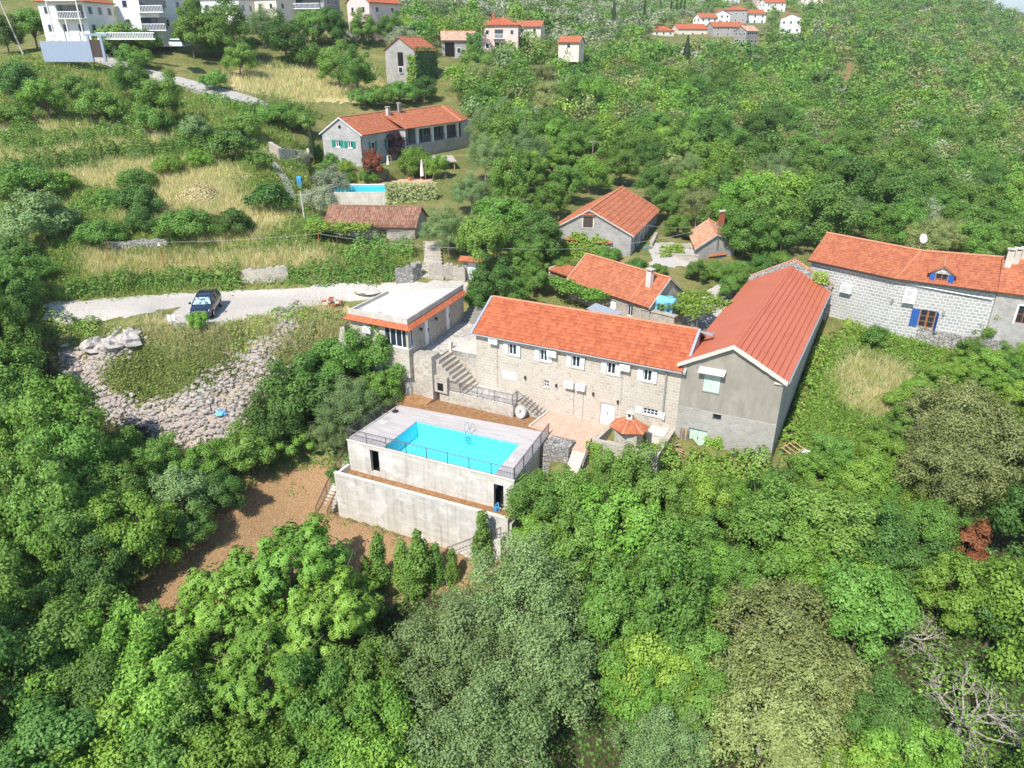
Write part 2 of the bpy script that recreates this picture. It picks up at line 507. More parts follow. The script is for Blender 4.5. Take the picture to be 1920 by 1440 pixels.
    c = g.brick(uv, (.26, .74, .82), (.29, .77, .84), (.33, .78, .84), .3, .3, .006)
    g.col(c)
    g = NT('pool_water', .03, .5)
    g.b.inputs["Base Color"].default_value = (0, 0, 0, 1)
    tr = g.n.new("ShaderNodeBsdfTransparent"); tr.inputs[0].default_value = (.58, .95, 1.0, 1)
    gl = g.n.new("ShaderNodeBsdfGlossy"); gl.inputs["Roughness"].default_value = .04
    fr = g.n.new("ShaderNodeFresnel"); fr.inputs[0].default_value = 1.17
    bp = g.n.new("ShaderNodeBump"); bp.inputs["Strength"].default_value = .12; bp.inputs["Distance"].default_value = .02
    g.l(g.noise(g.pos(), 3.0, 3), bp.inputs["Height"]); g.l(bp.outputs[0], gl.inputs["Normal"]); g.l(bp.outputs[0], fr.inputs["Normal"])
    mx = g.n.new("ShaderNodeMixShader"); g.l(fr.outputs[0], mx.inputs[0]); g.l(tr.outputs[0], mx.inputs[1]); g.l(gl.outputs[0], mx.inputs[2])
    g.l(mx.outputs[0], g.n["Material Output"].inputs[0])
    # soil strip by the pool, asphalt lane, gravel
    g = NT('dry_soil', .95, .1)
    p = g.pos()
    c = g.ramp(g.noise(p, 3.0, 7, .7), [(.32, (.17, .085, .04)), (.5, (.29, .16, .08)), (.7, (.40, .26, .14))])
    c = g.mix(g.ramp(g.noise(p, .5, 3), [(.4, (0, 0, 0)), (.7, (.5, .5, .5))]), c, (.29, .14, .055))
    g.col(c); g.bump(g.noise(p, 7, 6), .5, .05)
    g = NT('gravel', .95, .15)
    p = g.pos()
    c = g.ramp(g.noise(p, 5.0, 8, .75), [(.3, (.34, .305, .26)), (.55, (.49, .455, .40)), (.75, (.60, .565, .51))])
    c = g.mix(g.ramp(g.noise(p, .35, 5, .65), [(.46, (0, 0, 0)), (.68, (.75, .75, .75))]), c, (.46, .38, .29))
    g.col(c); g.bump(g.noise(p, 9, 6), .5, .05)
    g = NT('lane_concrete', .9, .2)
    p = g.pos()
    c = g.ramp(g.noise(p, 1.2, 7, .65), [(.3, (.34, .315, .285)), (.7, (.48, .45, .41))])
    g.col(c)
    g = NT('rock', .95, .15)
    c = g.ramp(g.noise(g.obj(), 2.5, 7, .7), [(.3, (.27, .235, .21)), (.5, (.42, .385, .35)), (.72, (.54, .51, .47))])
    at = g.n.new("ShaderNodeAttribute"); at.attribute_name = 'tint'
    c = g.mix(g.math('MULTIPLY', at.outputs["Fac"], .55), c, (.30, .22, .175))
    g.col(c); g.bump(g.noise(g.obj(), 5, 6), .6, .05)
make_mats()

# ------------------------------------------------------------------ terrain
def FPw(s, t, z): return FP(s, t, z)
ctrl = []
def cz(px, py, z): ctrl.append(tuple(PZ(px, py, z)))
def cy(px, py, Y): ctrl.append(tuple(PY(px, py, Y)))
def cw(*p): ctrl.append(p)
# lawn and lower wood in front
for p in [(-16, 47, -6.4), (-20, 46, -6.4), (-22, 40, -7.4), (-10, 44, -6.5), (-3, 41, -6.9), (-25, 36, -8.6), (-15, 34, -8.4),
          (0, 34, -8.4), (-12, 26, -10.6), (10, 34, -7.4), (20, 40, -5.2), (12, 43, -4.2), (30, 30, -7.5), (0, 18, -13), (-30, 24, -11.5),
          (30, 16, -11), (0, 0, -18), (-40, 38, -7.5), (-35, 50, -3.5), (-48, 55, 0), (-29, 57, 0.2), (-25, 51.5, -4.2), (-60, 30, -8),
          (50, 40, -6), (-40, 5, -18), (50, 5, -15), (-60, 60, 4.5), (70, 45, -7), (26, 47.5, -0.6), (33, 52, -0.4), (42, 50, -3.4)]: cw(*p)
for s, t, z in [(-2.8, 9, 0.5), (-2.8, 6.5, -.9), (-2.8, 3.5, -2.5), (-2.8, .6, -4.1), (-2.8, -2.4, -6.3), (-5, 5, -1.6), (-6, 0, -5.0), (16.5, 3, -2.2), (16.5, -2, -4.6)]:
    cw(*FPw(s, t, z))
for s, t, z in [(-21, -3, 1.8), (-18, -3, 1.5), (-24, 2, 4.2), (-22, -8, -0.8), (12.5, -2.5, -.7), (18.7, -.3, -.15), (19.2, 6, 1.0), (19.6, 12, 2.0), (19.5, 18, 2.9), (19.5, 24, 3.7), (24, 10, 1.5)]:
    cw(*FH(s, t, z))
# rubble slope and car park
cz(350, 820, -3.0); cz(300, 700, 1.5); cz(450, 720, .8); cz(160, 700, 1.2); cz(210, 640, 4.2); cz(300, 620, 5.0); cz(520, 620, 4.6)
cz(375, 605, 5.5); cz(400, 575, 5.5); cz(250, 575, 5.5); cz(100, 595, 5.4); cz(520, 552, 5.6); cz(700, 545, 6.0); cz(830, 540, 6.3)
cz(590, 575, 5.3); cz(0, 610, 5.2)
# first terraces behind the road
cz(300, 520, 6.3); cz(500, 510, 7.0); cz(700, 515, 7.0); cz(100, 520, 7.2)
cy(300, 455, 78.5); cy(500, 470, 77.5); cz(690, 455, 8.3); cz(790, 458, 8.4); cy(100, 450, 79); cy(0, 470, 80)
cy(250, 390, 87); cy(450, 390, 88); cy(560, 395, 90); cy(60, 360, 90); cz(700, 388, 9.0); cz(600, 392, 9.0)
cz(650, 345, 10.6); cz(780, 350, 10.6); cy(520, 330, 98); cy(350, 330, 97); cy(150, 300, 99); cy(30, 250, 107); cy(300, 255, 109); cy(480, 262, 111)
cz(640, 310, 12.2); cz(760, 312, 12.2); cw(-10, 122, 12.6); cw(-25, 122, 13.4); cw(-30, 130, 15.2)
cy(500, 200, 128); cy(350, 157, 134); cy(230, 128, 138); cy(130, 104, 140); cy(30, 110, 138); cy(100, 180, 122); cy(300, 195, 124)
cy(560, 150, 150); cy(680, 190, 142); cy(780, 158, 160); cy(620, 95, 172); cy(690, 62, 190); cy(520, 60, 186); cy(300, 72, 160); cy(0, 80, 160)
cy(937, 98, 215); cy(870, 115, 180); cy(900, 170, 160)
# right side
for p in [(13, 66, 4.4), (5, 73, 4.6), (18, 72, 4.8), (3.5, 80, 6.6), (13, 77, 6.9), (19, 95, 8.2), (21, 80, 6.4), (27, 84, 6.4), (23, 92, 7.0), (-5, 80, 7.2), (-6, 72, 6.2), (-2, 76, 6.4),
          (31, 71, 3.6), (36, 64.5, 3.2), (40, 61.5, 2.8), (44, 58, 2.4), (50, 58, 1.2), (34, 78, 5), (45, 72, 3.5), (36, 58, 1.6),
          (4, 95, 9.0), (0, 110, 10.8), (8, 108, 9.6), (30, 110, 8.0), (45, 95, 5.0), (60, 80, 0.5), (75, 62, -3.5), (60, 120, 4.5), (95, 110, -2.5),
          (0, 150, 15.5), (30, 150, 12.0), (70, 150, 6.5), (110, 150, -1), (-20, 160, 20), (40, 200, 17), (90, 200, 10.5), (150, 200, 1), (0, 210, 23),
          (50, 300, 28), (120, 300, 21), (200, 300, 10), (0, 300, 36), (60, 400, 38), (110, 400, 36.5), (190, 400, 31), (280, 400, 19), (-60, 300, 52), (0, 400, 54),
          (110, 500, 49), (200, 500, 46), (300, 500, 40), (380, 500, 26), (100, 650, 75), (200, 650, 72), (300, 650, 70), (385, 650, 57), (470, 650, 30), (0, 650, 95),
          (-80, 230, 42), (-130, 180, 36), (-150, 260, 60), (-100, 110, 22), (-130, 90, 19), (-90, 70, 9), (-200, 500, 130), (560, 640, 12), (400, 350, -8), (250, 220, -22), (170, 120, -22), (130, 60, -16)]: cw(*p)

_cp = np.array(ctrl, float)
_S = 50.0
def _U(r2):
    return np.where(r2 > 1e-12, r2 * np.log(np.maximum(r2, 1e-12)), 0.0)
def _tps_fit():
    n = len(_cp); P = _cp[:, :2] / _S
    d2 = ((P[:, None] - P[None]) ** 2).sum(-1)
    K = _U(d2) + np.eye(n) * 0.0015
    Q = np.hstack([np.ones((n, 1)), P])
    A = np.zeros((n + 3, n + 3)); A[:n, :n] = K; A[:n, n:] = Q; A[n:, :n] = Q.T
    return np.linalg.solve(A, np.concatenate([_cp[:, 2], np.zeros(3)]))
_tw = _tps_fit()
def tps(x, y):
    x = np.asarray(x, float).ravel(); y = np.asarray(y, float).ravel()
    out = np.zeros(len(x)); P = _cp[:, :2] / _S; n = len(P)
    for i in range(0, len(x), 20000):
        q = np.stack([x[i:i + 20000], y[i:i + 20000]], 1) / _S
        d2 = ((q[:, None] - P[None]) ** 2).sum(-1)
        out[i:i + 20000] = _U(d2) @ _tw[:n] + _tw[n] + q @ _tw[n + 1:]
    return out
def sd_poly(x, y, poly):
    """signed distance to a polygon, negative inside"""
    d = np.full(x.shape, 1e9)
    n = len(poly)
    for i in range(n):
        a = np.array(poly[i]); b = np.array(poly[(i + 1) % n]); e = b - a
        t = np.clip(((x - a[0]) * e[0] + (y - a[1]) * e[1]) / (e @ e), 0, 1)
        d = np.minimum(d, np.hypot(x - a[0] - t * e[0], y - a[1] - t * e[1]))
    return np.where(pip(x, y, poly), -d, d)
def P2(fr, pts): return [fr(a, b, 0)[:2] for a, b in pts]
pads = [   # polygon, z, blend width (later pads win)
    (P2(FH, [(-7, 7), (11, 7), (11, 13.5), (-7, 13.5)]), 4.1, 2.0),
    (P2(FH, [(-7.2, .3), (11, .3), (11, 6.6), (-7.2, 6.6)]), -1.0, .35),
    (P2(FH, [(11, .3), (18.4, .3), (18.4, 24), (11, 24)]), -.4, .4),
    (P2(FH, [(-13.9, -.9), (-10.0, -.9), (-10.0, .2), (-7.4, .2), (-7.4, 9), (-13.9, 9)]), 3.6, .6),
    (P2(FH, [(-13.6, -6), (5.6, -6), (5.6, -.3), (-9.5, -.3), (-9.5, -1.7), (-13.6, -1.7)]), -1.0, .5),
    (P2(FP, [(-.5, -1.9), (14.9, -1.9), (14.9, 6.3), (-.5, 6.3)]), -6.6, .5),
    ([tuple(PZ(*p, 5.5)[:2]) for p in [(355, 612), (405, 608), (430, 575), (500, 560), (420, 553), (330, 560), (300, 585)]], 5.45, 2.5),
    ([tuple(PZ(*p, 10.5)[:2]) for p in [(604, 358), (724, 358), (800, 345), (800, 332), (590, 332)]], 9.0, 1.5),
    ([tuple(PZ(*p, 10.5)[:2]) for p in [(600, 390), (724, 390), (730, 362), (600, 362)]], 8.9, .8),
    ([(-31, 112), (-21, 108), (-9, 122), (-6, 140), (-19, 140), (-27, 126)], 12.3, 3.0),
]
def ground_exact(x, y):
    x = np.asarray(x, float); y = np.asarray(y, float); sh = x.shape
    xx = x.ravel(); yy = y.ravel()
    z = tps(np.clip(xx, -260, 640), np.clip(yy, -20, 690))
    for poly, pz, bw in pads:
        pa = np.array(poly); near = (xx > pa[:, 0].min() - bw) & (xx < pa[:, 0].max() + bw) & (yy > pa[:, 1].min() - bw) & (yy < pa[:, 1].max() + bw)
        if not near.any(): continue
        d = sd_poly(xx[near], yy[near], poly)
        k = np.clip(1 - d / bw, 0, 1); k = k * k * (3 - 2 * k)
        z[near] = z[near] * (1 - k) + pz * k
    # beyond the ridge the land falls away to the plain
    k = np.clip((yy - 680) / 250, 0, 1); k = k * k * (3 - 2 * k)
    z = z * (1 - k) + (-40) * k
    k = np.clip((xx - 560) / 250, 0, 1); z = z * (1 - k) + (-40) * k
    return z.reshape(sh)
def _axis(lo, f0, f1, hi, st, gr):
    a = list(np.arange(f0, f1 + st / 2, st)); d = st
    while a[-1] < hi: d *= gr; a.append(a[-1] + d)
    d = st
    while a[0] > lo: d *= gr; a.insert(0, a[0] - d)
    return np.array(a)
GX = _axis(-3500, -62, 62, 6000, .62, 1.07)
GY = _axis(-120, 20, 126, 6500, .62, 1.05)
_gx, _gy = np.meshgrid(GX, GY)
GZ = ground_exact(_gx, _gy)
_far = np.clip((_gy - 70) / 60, 0, 1)
_rng = np.random.default_rng(5)
GZ = GZ + _rng.normal(0, .035, GZ.shape)
def gz(x, y):
    x = np.asarray(x, float); y = np.asarray(y, float)
    i = np.clip(np.searchsorted(GX, x) - 1, 0, len(GX) - 2); j = np.clip(np.searchsorted(GY, y) - 1, 0, len(GY) - 2)
    u = np.clip((x - GX[i]) / (GX[i + 1] - GX[i]), 0, 1); v = np.clip((y - GY[j]) / (GY[j + 1] - GY[j]), 0, 1)
    return (GZ[j, i] * (1 - u) + GZ[j, i + 1] * u) * (1 - v) + (GZ[j + 1, i] * (1 - u) + GZ[j + 1, i + 1] * u) * v
_TS = np.concatenate([np.arange(18, 140, .25), 140 * 1.006 ** np.arange(0, 330)])
def hit(px, py, h=0.0):
    """where the sight line of a photo point meets the land raised by h -> x, y, z (scalar)"""
    d = pray(px, py)
    X = d[0] * _TS; Y = d[1] * _TS; Z = CAMH + d[2] * _TS
    below = Z < gz(X, Y) + h
    k = int(np.argmax(below)) if below.any() else len(_TS) - 1
    if k > 0:
        a, b = _TS[k - 1], _TS[k]
        for _ in range(14):
            m = (a + b) / 2
            if CAMH + d[2] * m < float(gz(d[0] * m, d[1] * m)) + h: b = m
            else: a = m
        t = b
    else: t = _TS[0]
    return d[0] * t, d[1] * t, float(gz(d[0] * t, d[1] * t))
def hit_many(px, py):
    px = np.asarray(px, float); py = np.asarray(py, float)
    out = np.zeros((len(px), 3))
    for i in range(0, len(px), 800):
        a = (px[i:i + 800] - 960) / FPX; b = -(py[i:i + 800] - 720) / FPX
        d = np.stack([a, _c + b * _s, -_s + b * _c], 1)
        X = d[:, 0:1] * _TS; Y = d[:, 1:2] * _TS; Z = CAMH + d[:, 2:3] * _TS
        bel = Z < gz(X, Y); k = np.where(bel.any(1), bel.argmax(1), len(_TS) - 1)
        t = _TS[k]
        out[i:i + 800, 0] = d[:, 0] * t; out[i:i + 800, 1] = d[:, 1] * t
    out[:, 2] = gz(out[:, 0], out[:, 1])
    return out

# what grows where (photo outlines of the ground zones)
DRY = [[(330, 480), (600, 468), (640, 505), (540, 512), (300, 515)], [(440, 130), (640, 128), (740, 165), (740, 195), (560, 190), (430, 165)],
       [(0, 290), (170, 262), (280, 250), (330, 262), (160, 288), (0, 312)], [(0, 215), (120, 235), (180, 250), (60, 258), (0, 255)],
       [(320, 345), (430, 340), (480, 400), (470, 450), (400, 440), (300, 400)], [(200, 375), (310, 350), (330, 390), (230, 410)],
       [(1560, 700), (1610, 660), (1700, 690), (1720, 770), (1640, 790), (1580, 760)], [(300, 400), (480, 385), (560, 400), (470, 460), (380, 470)],
       [(290, 600), (430, 590), (560, 600), (600, 640), (520, 700), (430, 690), (330, 660), (260, 640)], [(140, 300), (380, 300), (480, 330), (300, 345)],
       [(0, 330), (150, 325), (330, 318), (470, 345), (330, 352), (140, 350), (0, 352)], [(150, 470), (310, 478), (330, 510), (170, 520)], [(560, 590), (650, 570), (660, 640), (600, 660)]]
BROWN = [[(440, 905), (520, 870), (640, 860), (660, 960), (960, 1040), (960, 1100), (700, 1130), (420, 1180), (300, 1200), (200, 1140), (330, 1010)]]
GRAVEL = [[(80, 570), (250, 555), (420, 545), (700, 530), (880, 525), (880, 552), (700, 556), (560, 575), (470, 600), (400, 618), (330, 622), (310, 600), (340, 575), (200, 600), (90, 605)],
          [(1290, 570), (1370, 520), (1400, 540), (1330, 640), (1230, 640)], [(1220, 455), (1300, 455), (1300, 500), (1220, 500)]]
ROCK = [[(120, 660), (250, 620), (270, 640), (180, 720), (260, 760), (340, 745), (420, 690), (470, 640), (530, 640), (520, 700), (450, 760), (460, 800), (370, 840), (250, 800), (130, 770)],
        [(520, 580), (560, 575), (560, 640), (510, 650)], [(380, 700), (540, 690), (520, 740), (400, 790)]]
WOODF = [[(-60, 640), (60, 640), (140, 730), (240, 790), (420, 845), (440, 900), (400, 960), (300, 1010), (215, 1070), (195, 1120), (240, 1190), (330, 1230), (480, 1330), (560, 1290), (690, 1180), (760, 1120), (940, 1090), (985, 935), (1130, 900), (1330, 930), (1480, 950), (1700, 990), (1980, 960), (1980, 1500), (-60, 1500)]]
def zone(polys, px, py):
    r = np.zeros(np.shape(px), bool)
    for p in polys: r |= pip(px, py, p)
    return r
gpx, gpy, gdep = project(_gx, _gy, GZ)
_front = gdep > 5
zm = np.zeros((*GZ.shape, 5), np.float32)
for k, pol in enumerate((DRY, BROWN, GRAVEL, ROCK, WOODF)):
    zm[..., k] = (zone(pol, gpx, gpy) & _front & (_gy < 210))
n = NT('land', .95, .1)
p = n.pos()
def att(nm):
    a = n.n.new("ShaderNodeAttribute"); a.attribute_name = nm; return a.outputs["Fac"]
nf = n.noise(p, 1.6, 7, .7); nb = n.noise(p, .22, 4, .6); nn = n.noise(p, 6, 6, .7)
c = n.ramp(nf, [(.3, (.085, .10, .028)), (.5, (.15, .165, .05)), (.7, (.24, .23, .09))])
c = n.mix(n.ramp(nb, [(.48, (0, 0, 0)), (.66, (.6, .6, .6))]), c, (.30, .25, .11))
def zmix(c, nm, stops, jit=.5):
    f = n.math('ADD', att(nm), n.math('MULTIPLY', n.math('SUBTRACT', nf, .5), jit))
    f = n.ramp(f, [(.38, (0, 0, 0)), (.62, (1, 1, 1))])
    return n.mix(f, c, n.ramp(nn, stops))
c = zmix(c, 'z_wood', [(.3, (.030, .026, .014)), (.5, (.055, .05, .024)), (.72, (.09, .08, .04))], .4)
c = zmix(c, 'z_dry', [(.3, (.33, .265, .11)), (.5, (.47, .39, .19)), (.72, (.60, .53, .30))], 1.2)
c = zmix(c, 'z_brown', [(.3, (.20, .11, .055)), (.5, (.32, .19, .10)), (.72, (.44, .295, .17))], .5)
c = zmix(c, 'z_gravel', [(.3, (.34, .305, .26)), (.5, (.49, .45, .40)), (.72, (.60, .56, .505))], .8)
c = zmix(c, 'z_rock', [(.3, (.26, .20, .155)), (.5, (.40, .33, .27)), (.72, (.52, .46, .40))], .9)
n.col(c); n.bump(nn, .7, .08)
def grid_mesh(name, gx, gy, gzv, mats, attrs=None):
    h, wd = gzv.shape
    V = np.stack([gx.ravel(), gy.ravel(), gzv.ravel()], 1).astype(np.float32)
    idx = np.arange(h * wd).reshape(h, wd)
    F = np.stack([idx[:-1, :-1], idx[:-1, 1:], idx[1:, 1:], idx[1:, :-1]], -1).reshape(-1, 4)
    return np_mesh(name, V, F, mats, smooth=True, pattrs=attrs)
def np_mesh(name, V, F, mats, smooth=False, pattrs=None, fattrs=None, normals=None, mi=None):
    me = bpy.data.meshes.new(name)
    me.vertices.add(len(V)); me.vertices.foreach_set("co", np.asarray(V, np.float32).ravel())
    k = F.shape[1]
    me.loops.add(F.size); me.loops.foreach_set("vertex_index", F.astype(np.int32).ravel())
    me.polygons.add(len(F)); me.polygons.foreach_set("loop_start", np.arange(0, F.size, k, dtype=np.int32))
    me.polygons.foreach_set("loop_total", np.full(len(F), k, np.int32))
    if smooth: me.polygons.foreach_set("use_smooth", np.ones(len(F), bool))
    for mt in (mats if isinstance(mats, (list, tuple)) else [mats]): me.materials.append(mt)
    if mi is not None: me.polygons.foreach_set("material_index", np.asarray(mi, np.int32))
    for nm, a in (pattrs or {}).items():
        at = me.attributes.new(nm, 'FLOAT', 'POINT'); at.data.foreach_set("value", np.asarray(a, np.float32).ravel())
    for nm, a in (fattrs or {}).items():
        at = me.attributes.new(nm, 'FLOAT', 'FACE'); at.data.foreach_set("value", np.asarray(a, np.float32).ravel())
    me.update(calc_edges=True)
    return me
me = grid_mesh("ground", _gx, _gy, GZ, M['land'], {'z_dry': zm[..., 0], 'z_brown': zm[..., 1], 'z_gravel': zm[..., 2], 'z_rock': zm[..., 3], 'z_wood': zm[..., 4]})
ground_o = bpy.data.objects.new("ground", me); C.objects.link(ground_o); tag(ground_o, kind='structure')
# far blue mountains past the ridge
_mx = np.linspace(900, 5200, 60); _my = np.linspace(3300, 5200, 14)
mgx, mgy = np.meshgrid(_mx, _my)
prof = 150 + 60 * np.sin(mgx / 420.0) + 35 * np.sin(mgx / 170.0 + 1)
mgz = -60 + (prof + 90) * np.sin(np.clip((mgy - 3300) / 1900, 0, 1) * math.pi) ** .8
n = NT('far_forest', .95, .1); n.col(n.ramp(n.noise(n.pos(), .01, 5), [(.4, (.05, .075, .03)), (.6, (.09, .12, .05))]))
mh = bpy.data.objects.new("mountains", grid_mesh("mountains", mgx, mgy, mgz, M['far_forest'])); C.objects.link(mh); tag(mh, kind='structure')

def drape(name, left, right, mat, lift=.03, n=None, m=6):
    """ribbon on the land between two photo polylines (px points), as a road sheet"""
    def res(pl, n):
        pl = np.array([hit(*p)[:2] for p in pl]); d = np.r_[0, np.cumsum(np.linalg.norm(np.diff(pl, axis=0), axis=1))]
        q = np.linspace(0, d[-1], n); return np.stack([np.interp(q, d, pl[:, 0]), np.interp(q, d, pl[:, 1])], 1)
    n = n or 60
    L = res(left, n); Rr = res(right, n)
    u = np.linspace(0, 1, m)[None, :, None]
    G = L[:, None] * (1 - u) + Rr[:, None] * u
    Z = gz(G[..., 0], G[..., 1])
    Z = np.maximum(Z, np.maximum(gz(G[..., 0] + .3, G[..., 1]), gz(G[..., 0] - .3, G[..., 1]))) + lift
    me = grid_mesh(name, G[..., 0], G[..., 1], Z, mat)
    o = bpy.data.objects.new(name, me); C.objects.link(o); tag(o, kind='structure'); return o

# ------------------------------------------------------------------ building helpers
def side_frame(fr, s, t, facing):
    """frame of another wall of a building: facing 'right' (+s), 'left' (-s) or 'back' (+t)"""
    o = fr(s, t, 0)[:2]
    ua = math.degrees(math.atan2(fr.u[1], fr.u[0])); na = math.degrees(math.atan2(fr.n[1], fr.n[0]))
    if facing == 'right': return Fr(o, na, ua + 180, fr.z)
    if facing == 'left': return Fr(o, na + 180, ua, fr.z)
    return Fr(o, ua + 180, na + 180, fr.z)
def add_window(par, fr, s0, s1, z0, z1, t=0.0, fm='white_paint', nx=2, ny=1, shut=None, closed=False, rec=.13, sill='concrete', bar=.055, glass='window_glass', sw=None, ajar=0.0, one=None, name='window'):
    m = MB(fr); T = t + rec
    for a, b, c, d in ((s0, s0 + bar, z0, z1), (s1 - bar, s1, z0, z1), (s0 + bar, s1 - bar, z0, z0 + bar), (s0 + bar, s1 - bar, z1 - bar, z1)):
        m.box(a, b, T, T + .06, c, d)
    for i in range(1, nx):
        x = s0 + (s1 - s0) * i / nx; m.box(x - bar * .55, x + bar * .55, T - .004, T + .055, z0 + bar, z1 - bar)
    for i in range(1, ny):
        z = z0 + (z1 - z0) * i / ny; m.box(s0 + bar, s1 - bar, T + .008, T + .05, z - bar * .35, z + bar * .35)
    f = m.build(name, M[fm], par)
    g = MB(fr); g.q((s0 + bar, T + .03, z0 + bar), (s1 - bar, T + .03, z0 + bar), (s1 - bar, T + .03, z1 - bar), (s0 + bar, T + .03, z1 - bar)); g.build('pane', M[glass], f)
    if sill:
        m = MB(fr); m.box(s0 - .08, s1 + .08, t - .07, t + rec, z0 - .09, z0 - .003); m.build('sill', M[sill], f)
    if shut:
        w_ = sw or (s1 - s0) * .52
        def leaf(a, b, ang=0.0):
            mm = MB(fr); A = (a, b)
            d = math.sin(ang) * (b - a)
            x0, x1 = a, b
            y0 = t - .055; y1 = t - .055 - (d if ang else 0)
            pl = [(x0, y0), (x1, y1), (x1, y1 + .04), (x0, y0 + .04)]
            mm.ext(pl, z0 - .02, z1 + .02)
            k = 7
            for i in range(k):
                z = z0 + .06 + (z1 - z0 - .12) * (i + .5) / k
                mm.prism([(x0 + .05, y0 - .012 + (y1 - y0) * .1, z - .02), (x1 - .05, y0 - .012 + (y1 - y0) * .9, z - .02), (x1 - .05, y0 + .0 + (y1 - y0) * .9, z + .02), (x0 + .05, y0 + .0 + (y1 - y0) * .1, z + .02)],
                         [(x0 + .05, y0 + .01 + (y1 - y0) * .1, z - .02), (x1 - .05, y0 + .01 + (y1 - y0) * .9, z - .02), (x1 - .05, y0 + .02 + (y1 - y0) * .9, z + .02), (x0 + .05, y0 + .02 + (y1 - y0) * .1, z + .02)])
            mm.build('shutter', M[shut], f)
        if closed:
            mid = (s0 + s1) / 2; leaf(s0, mid - .006); leaf(mid + .006, s1)
        else:
            if one in (None, 'l'): leaf(s0 - w_ - .02, s0 - .02)
            if one in (None, 'r'): leaf(s1 + .02, s1 + w_ + .02, ajar)
    return f
def add_door(par, fr, s0, s1, z0, z1, t=0.0, mat='white_paint', rec=.12, leaves=2, glass=None, handle='black_plastic', name='door'):
    m = MB(fr)
    w_ = (s1 - s0) / leaves
    for i in range(leaves):
        a = s0 + i * w_; m.box(a + .006, a + w_ - .006, t + rec, t + rec + .05, z0, z1)
        if not glass:
            hgt = z1 - z0
            for q0, q1 in ((.08, .45), (.52, .92)): m.box(a + .1, a + w_ - .1, t + rec - .012, t + rec, z0 + hgt * q0, z0 + hgt * q1)
    d = m.build(name, M[mat], par)
    if glass:
        g = MB(fr)
        for i in range(leaves):
            a = s0 + i * w_
            for k in range(3):
                za = z0 + .1 + (z1 - z0 - .15) * k / 3; g.box(a + .09, a + w_ - .09, t + rec - .012, t + rec, za + .04, za + (z1 - z0 - .15) / 3 - .04)
        g.build('pane', M[glass], d)
    if handle:
        m = MB(fr); x = (s0 + s1) / 2 if leaves == 2 else s1 - .12
        m.box(x - .02, x + .02, t + rec - .06, t + rec - .012, z0 + (z1 - z0) * .45, z0 + (z1 - z0) * .58); m.build('handle', M[handle], d)
    return d
def ac_unit(fr, s, z, t, label, w_=.85, h=.55, d=.32, fans=1, name='air_conditioner', group=None):
    o = thing(name, label, 'air conditioner', fr(s + w_ / 2, t, z), group)
    m = MB(fr); m.box(s, s + w_, t - d - .1, t - .1, z, z + h); m.box(s + .02, s + w_ - .02, t - d - .11, t - d - .1, z + .03, z + h - .03); m.build('casing', M['plastic_white'], o)
    m = MB(fr)
    for k in range(fans):
        hh = h / fans; cz_ = z + hh * (k + .5); r = hh * .38; cx = s + w_ * .4
        for q in range(3): 
            rr = r * (1 - q * .3)
            pts = [(cx + rr * math.cos(x), t - d - .113 - .002 * q, cz_ + rr * math.sin(x)) for x in np.linspace(0, 2 * math.pi, 15)[:-1]]
            m.poly(pts, q % 2)
    m.build('fan_grille', [M['grey_render'], M['plastic_white']], o)
    m = MB(fr)
    for x in (s + .1, s + w_ - .14): m.box(x, x + .04, t - d - .08, t, z - .05, z - .005)
    m.build('bracket', M['plastic_white'], o)
    return o
def gable_walls(m, fr, s0, s1, t0, t1, z0, ze, zr, ridge='s', mi=0, holes_front=(), skip=()):
    """four walls; ridge along s or t; faces outward"""
    if 'front' not in skip: m.wall(s0, s1, z0, ze, t0, holes_front, .22, mi)
    m.q((s1, t0, z0), (s1, t1, z0), (s1, t1, ze), (s1, t0, ze), mi)
    m.q((s1, t1, z0), (s0, t1, z0), (s0, t1, ze), (s1, t1, ze), mi)
    m.q((s0, t1, z0), (s0, t0, z0), (s0, t0, ze), (s0, t1, ze), mi)
    if ridge == 's':
        tm = (t0 + t1) / 2
        m.poly([(s1, t0, ze), (s1, t1, ze), (s1, tm, zr)], mi); m.poly([(s0, t1, ze), (s0, t0, ze), (s0, tm, zr)], mi)
    elif ridge == 't':
        sm_ = (s0 + s1) / 2
        m.poly([(s0, t0, ze), (s1, t0, ze), (sm_, t0, zr)], mi); m.poly([(s1, t1, ze), (s0, t1, ze), (sm_, t1, zr)], mi)
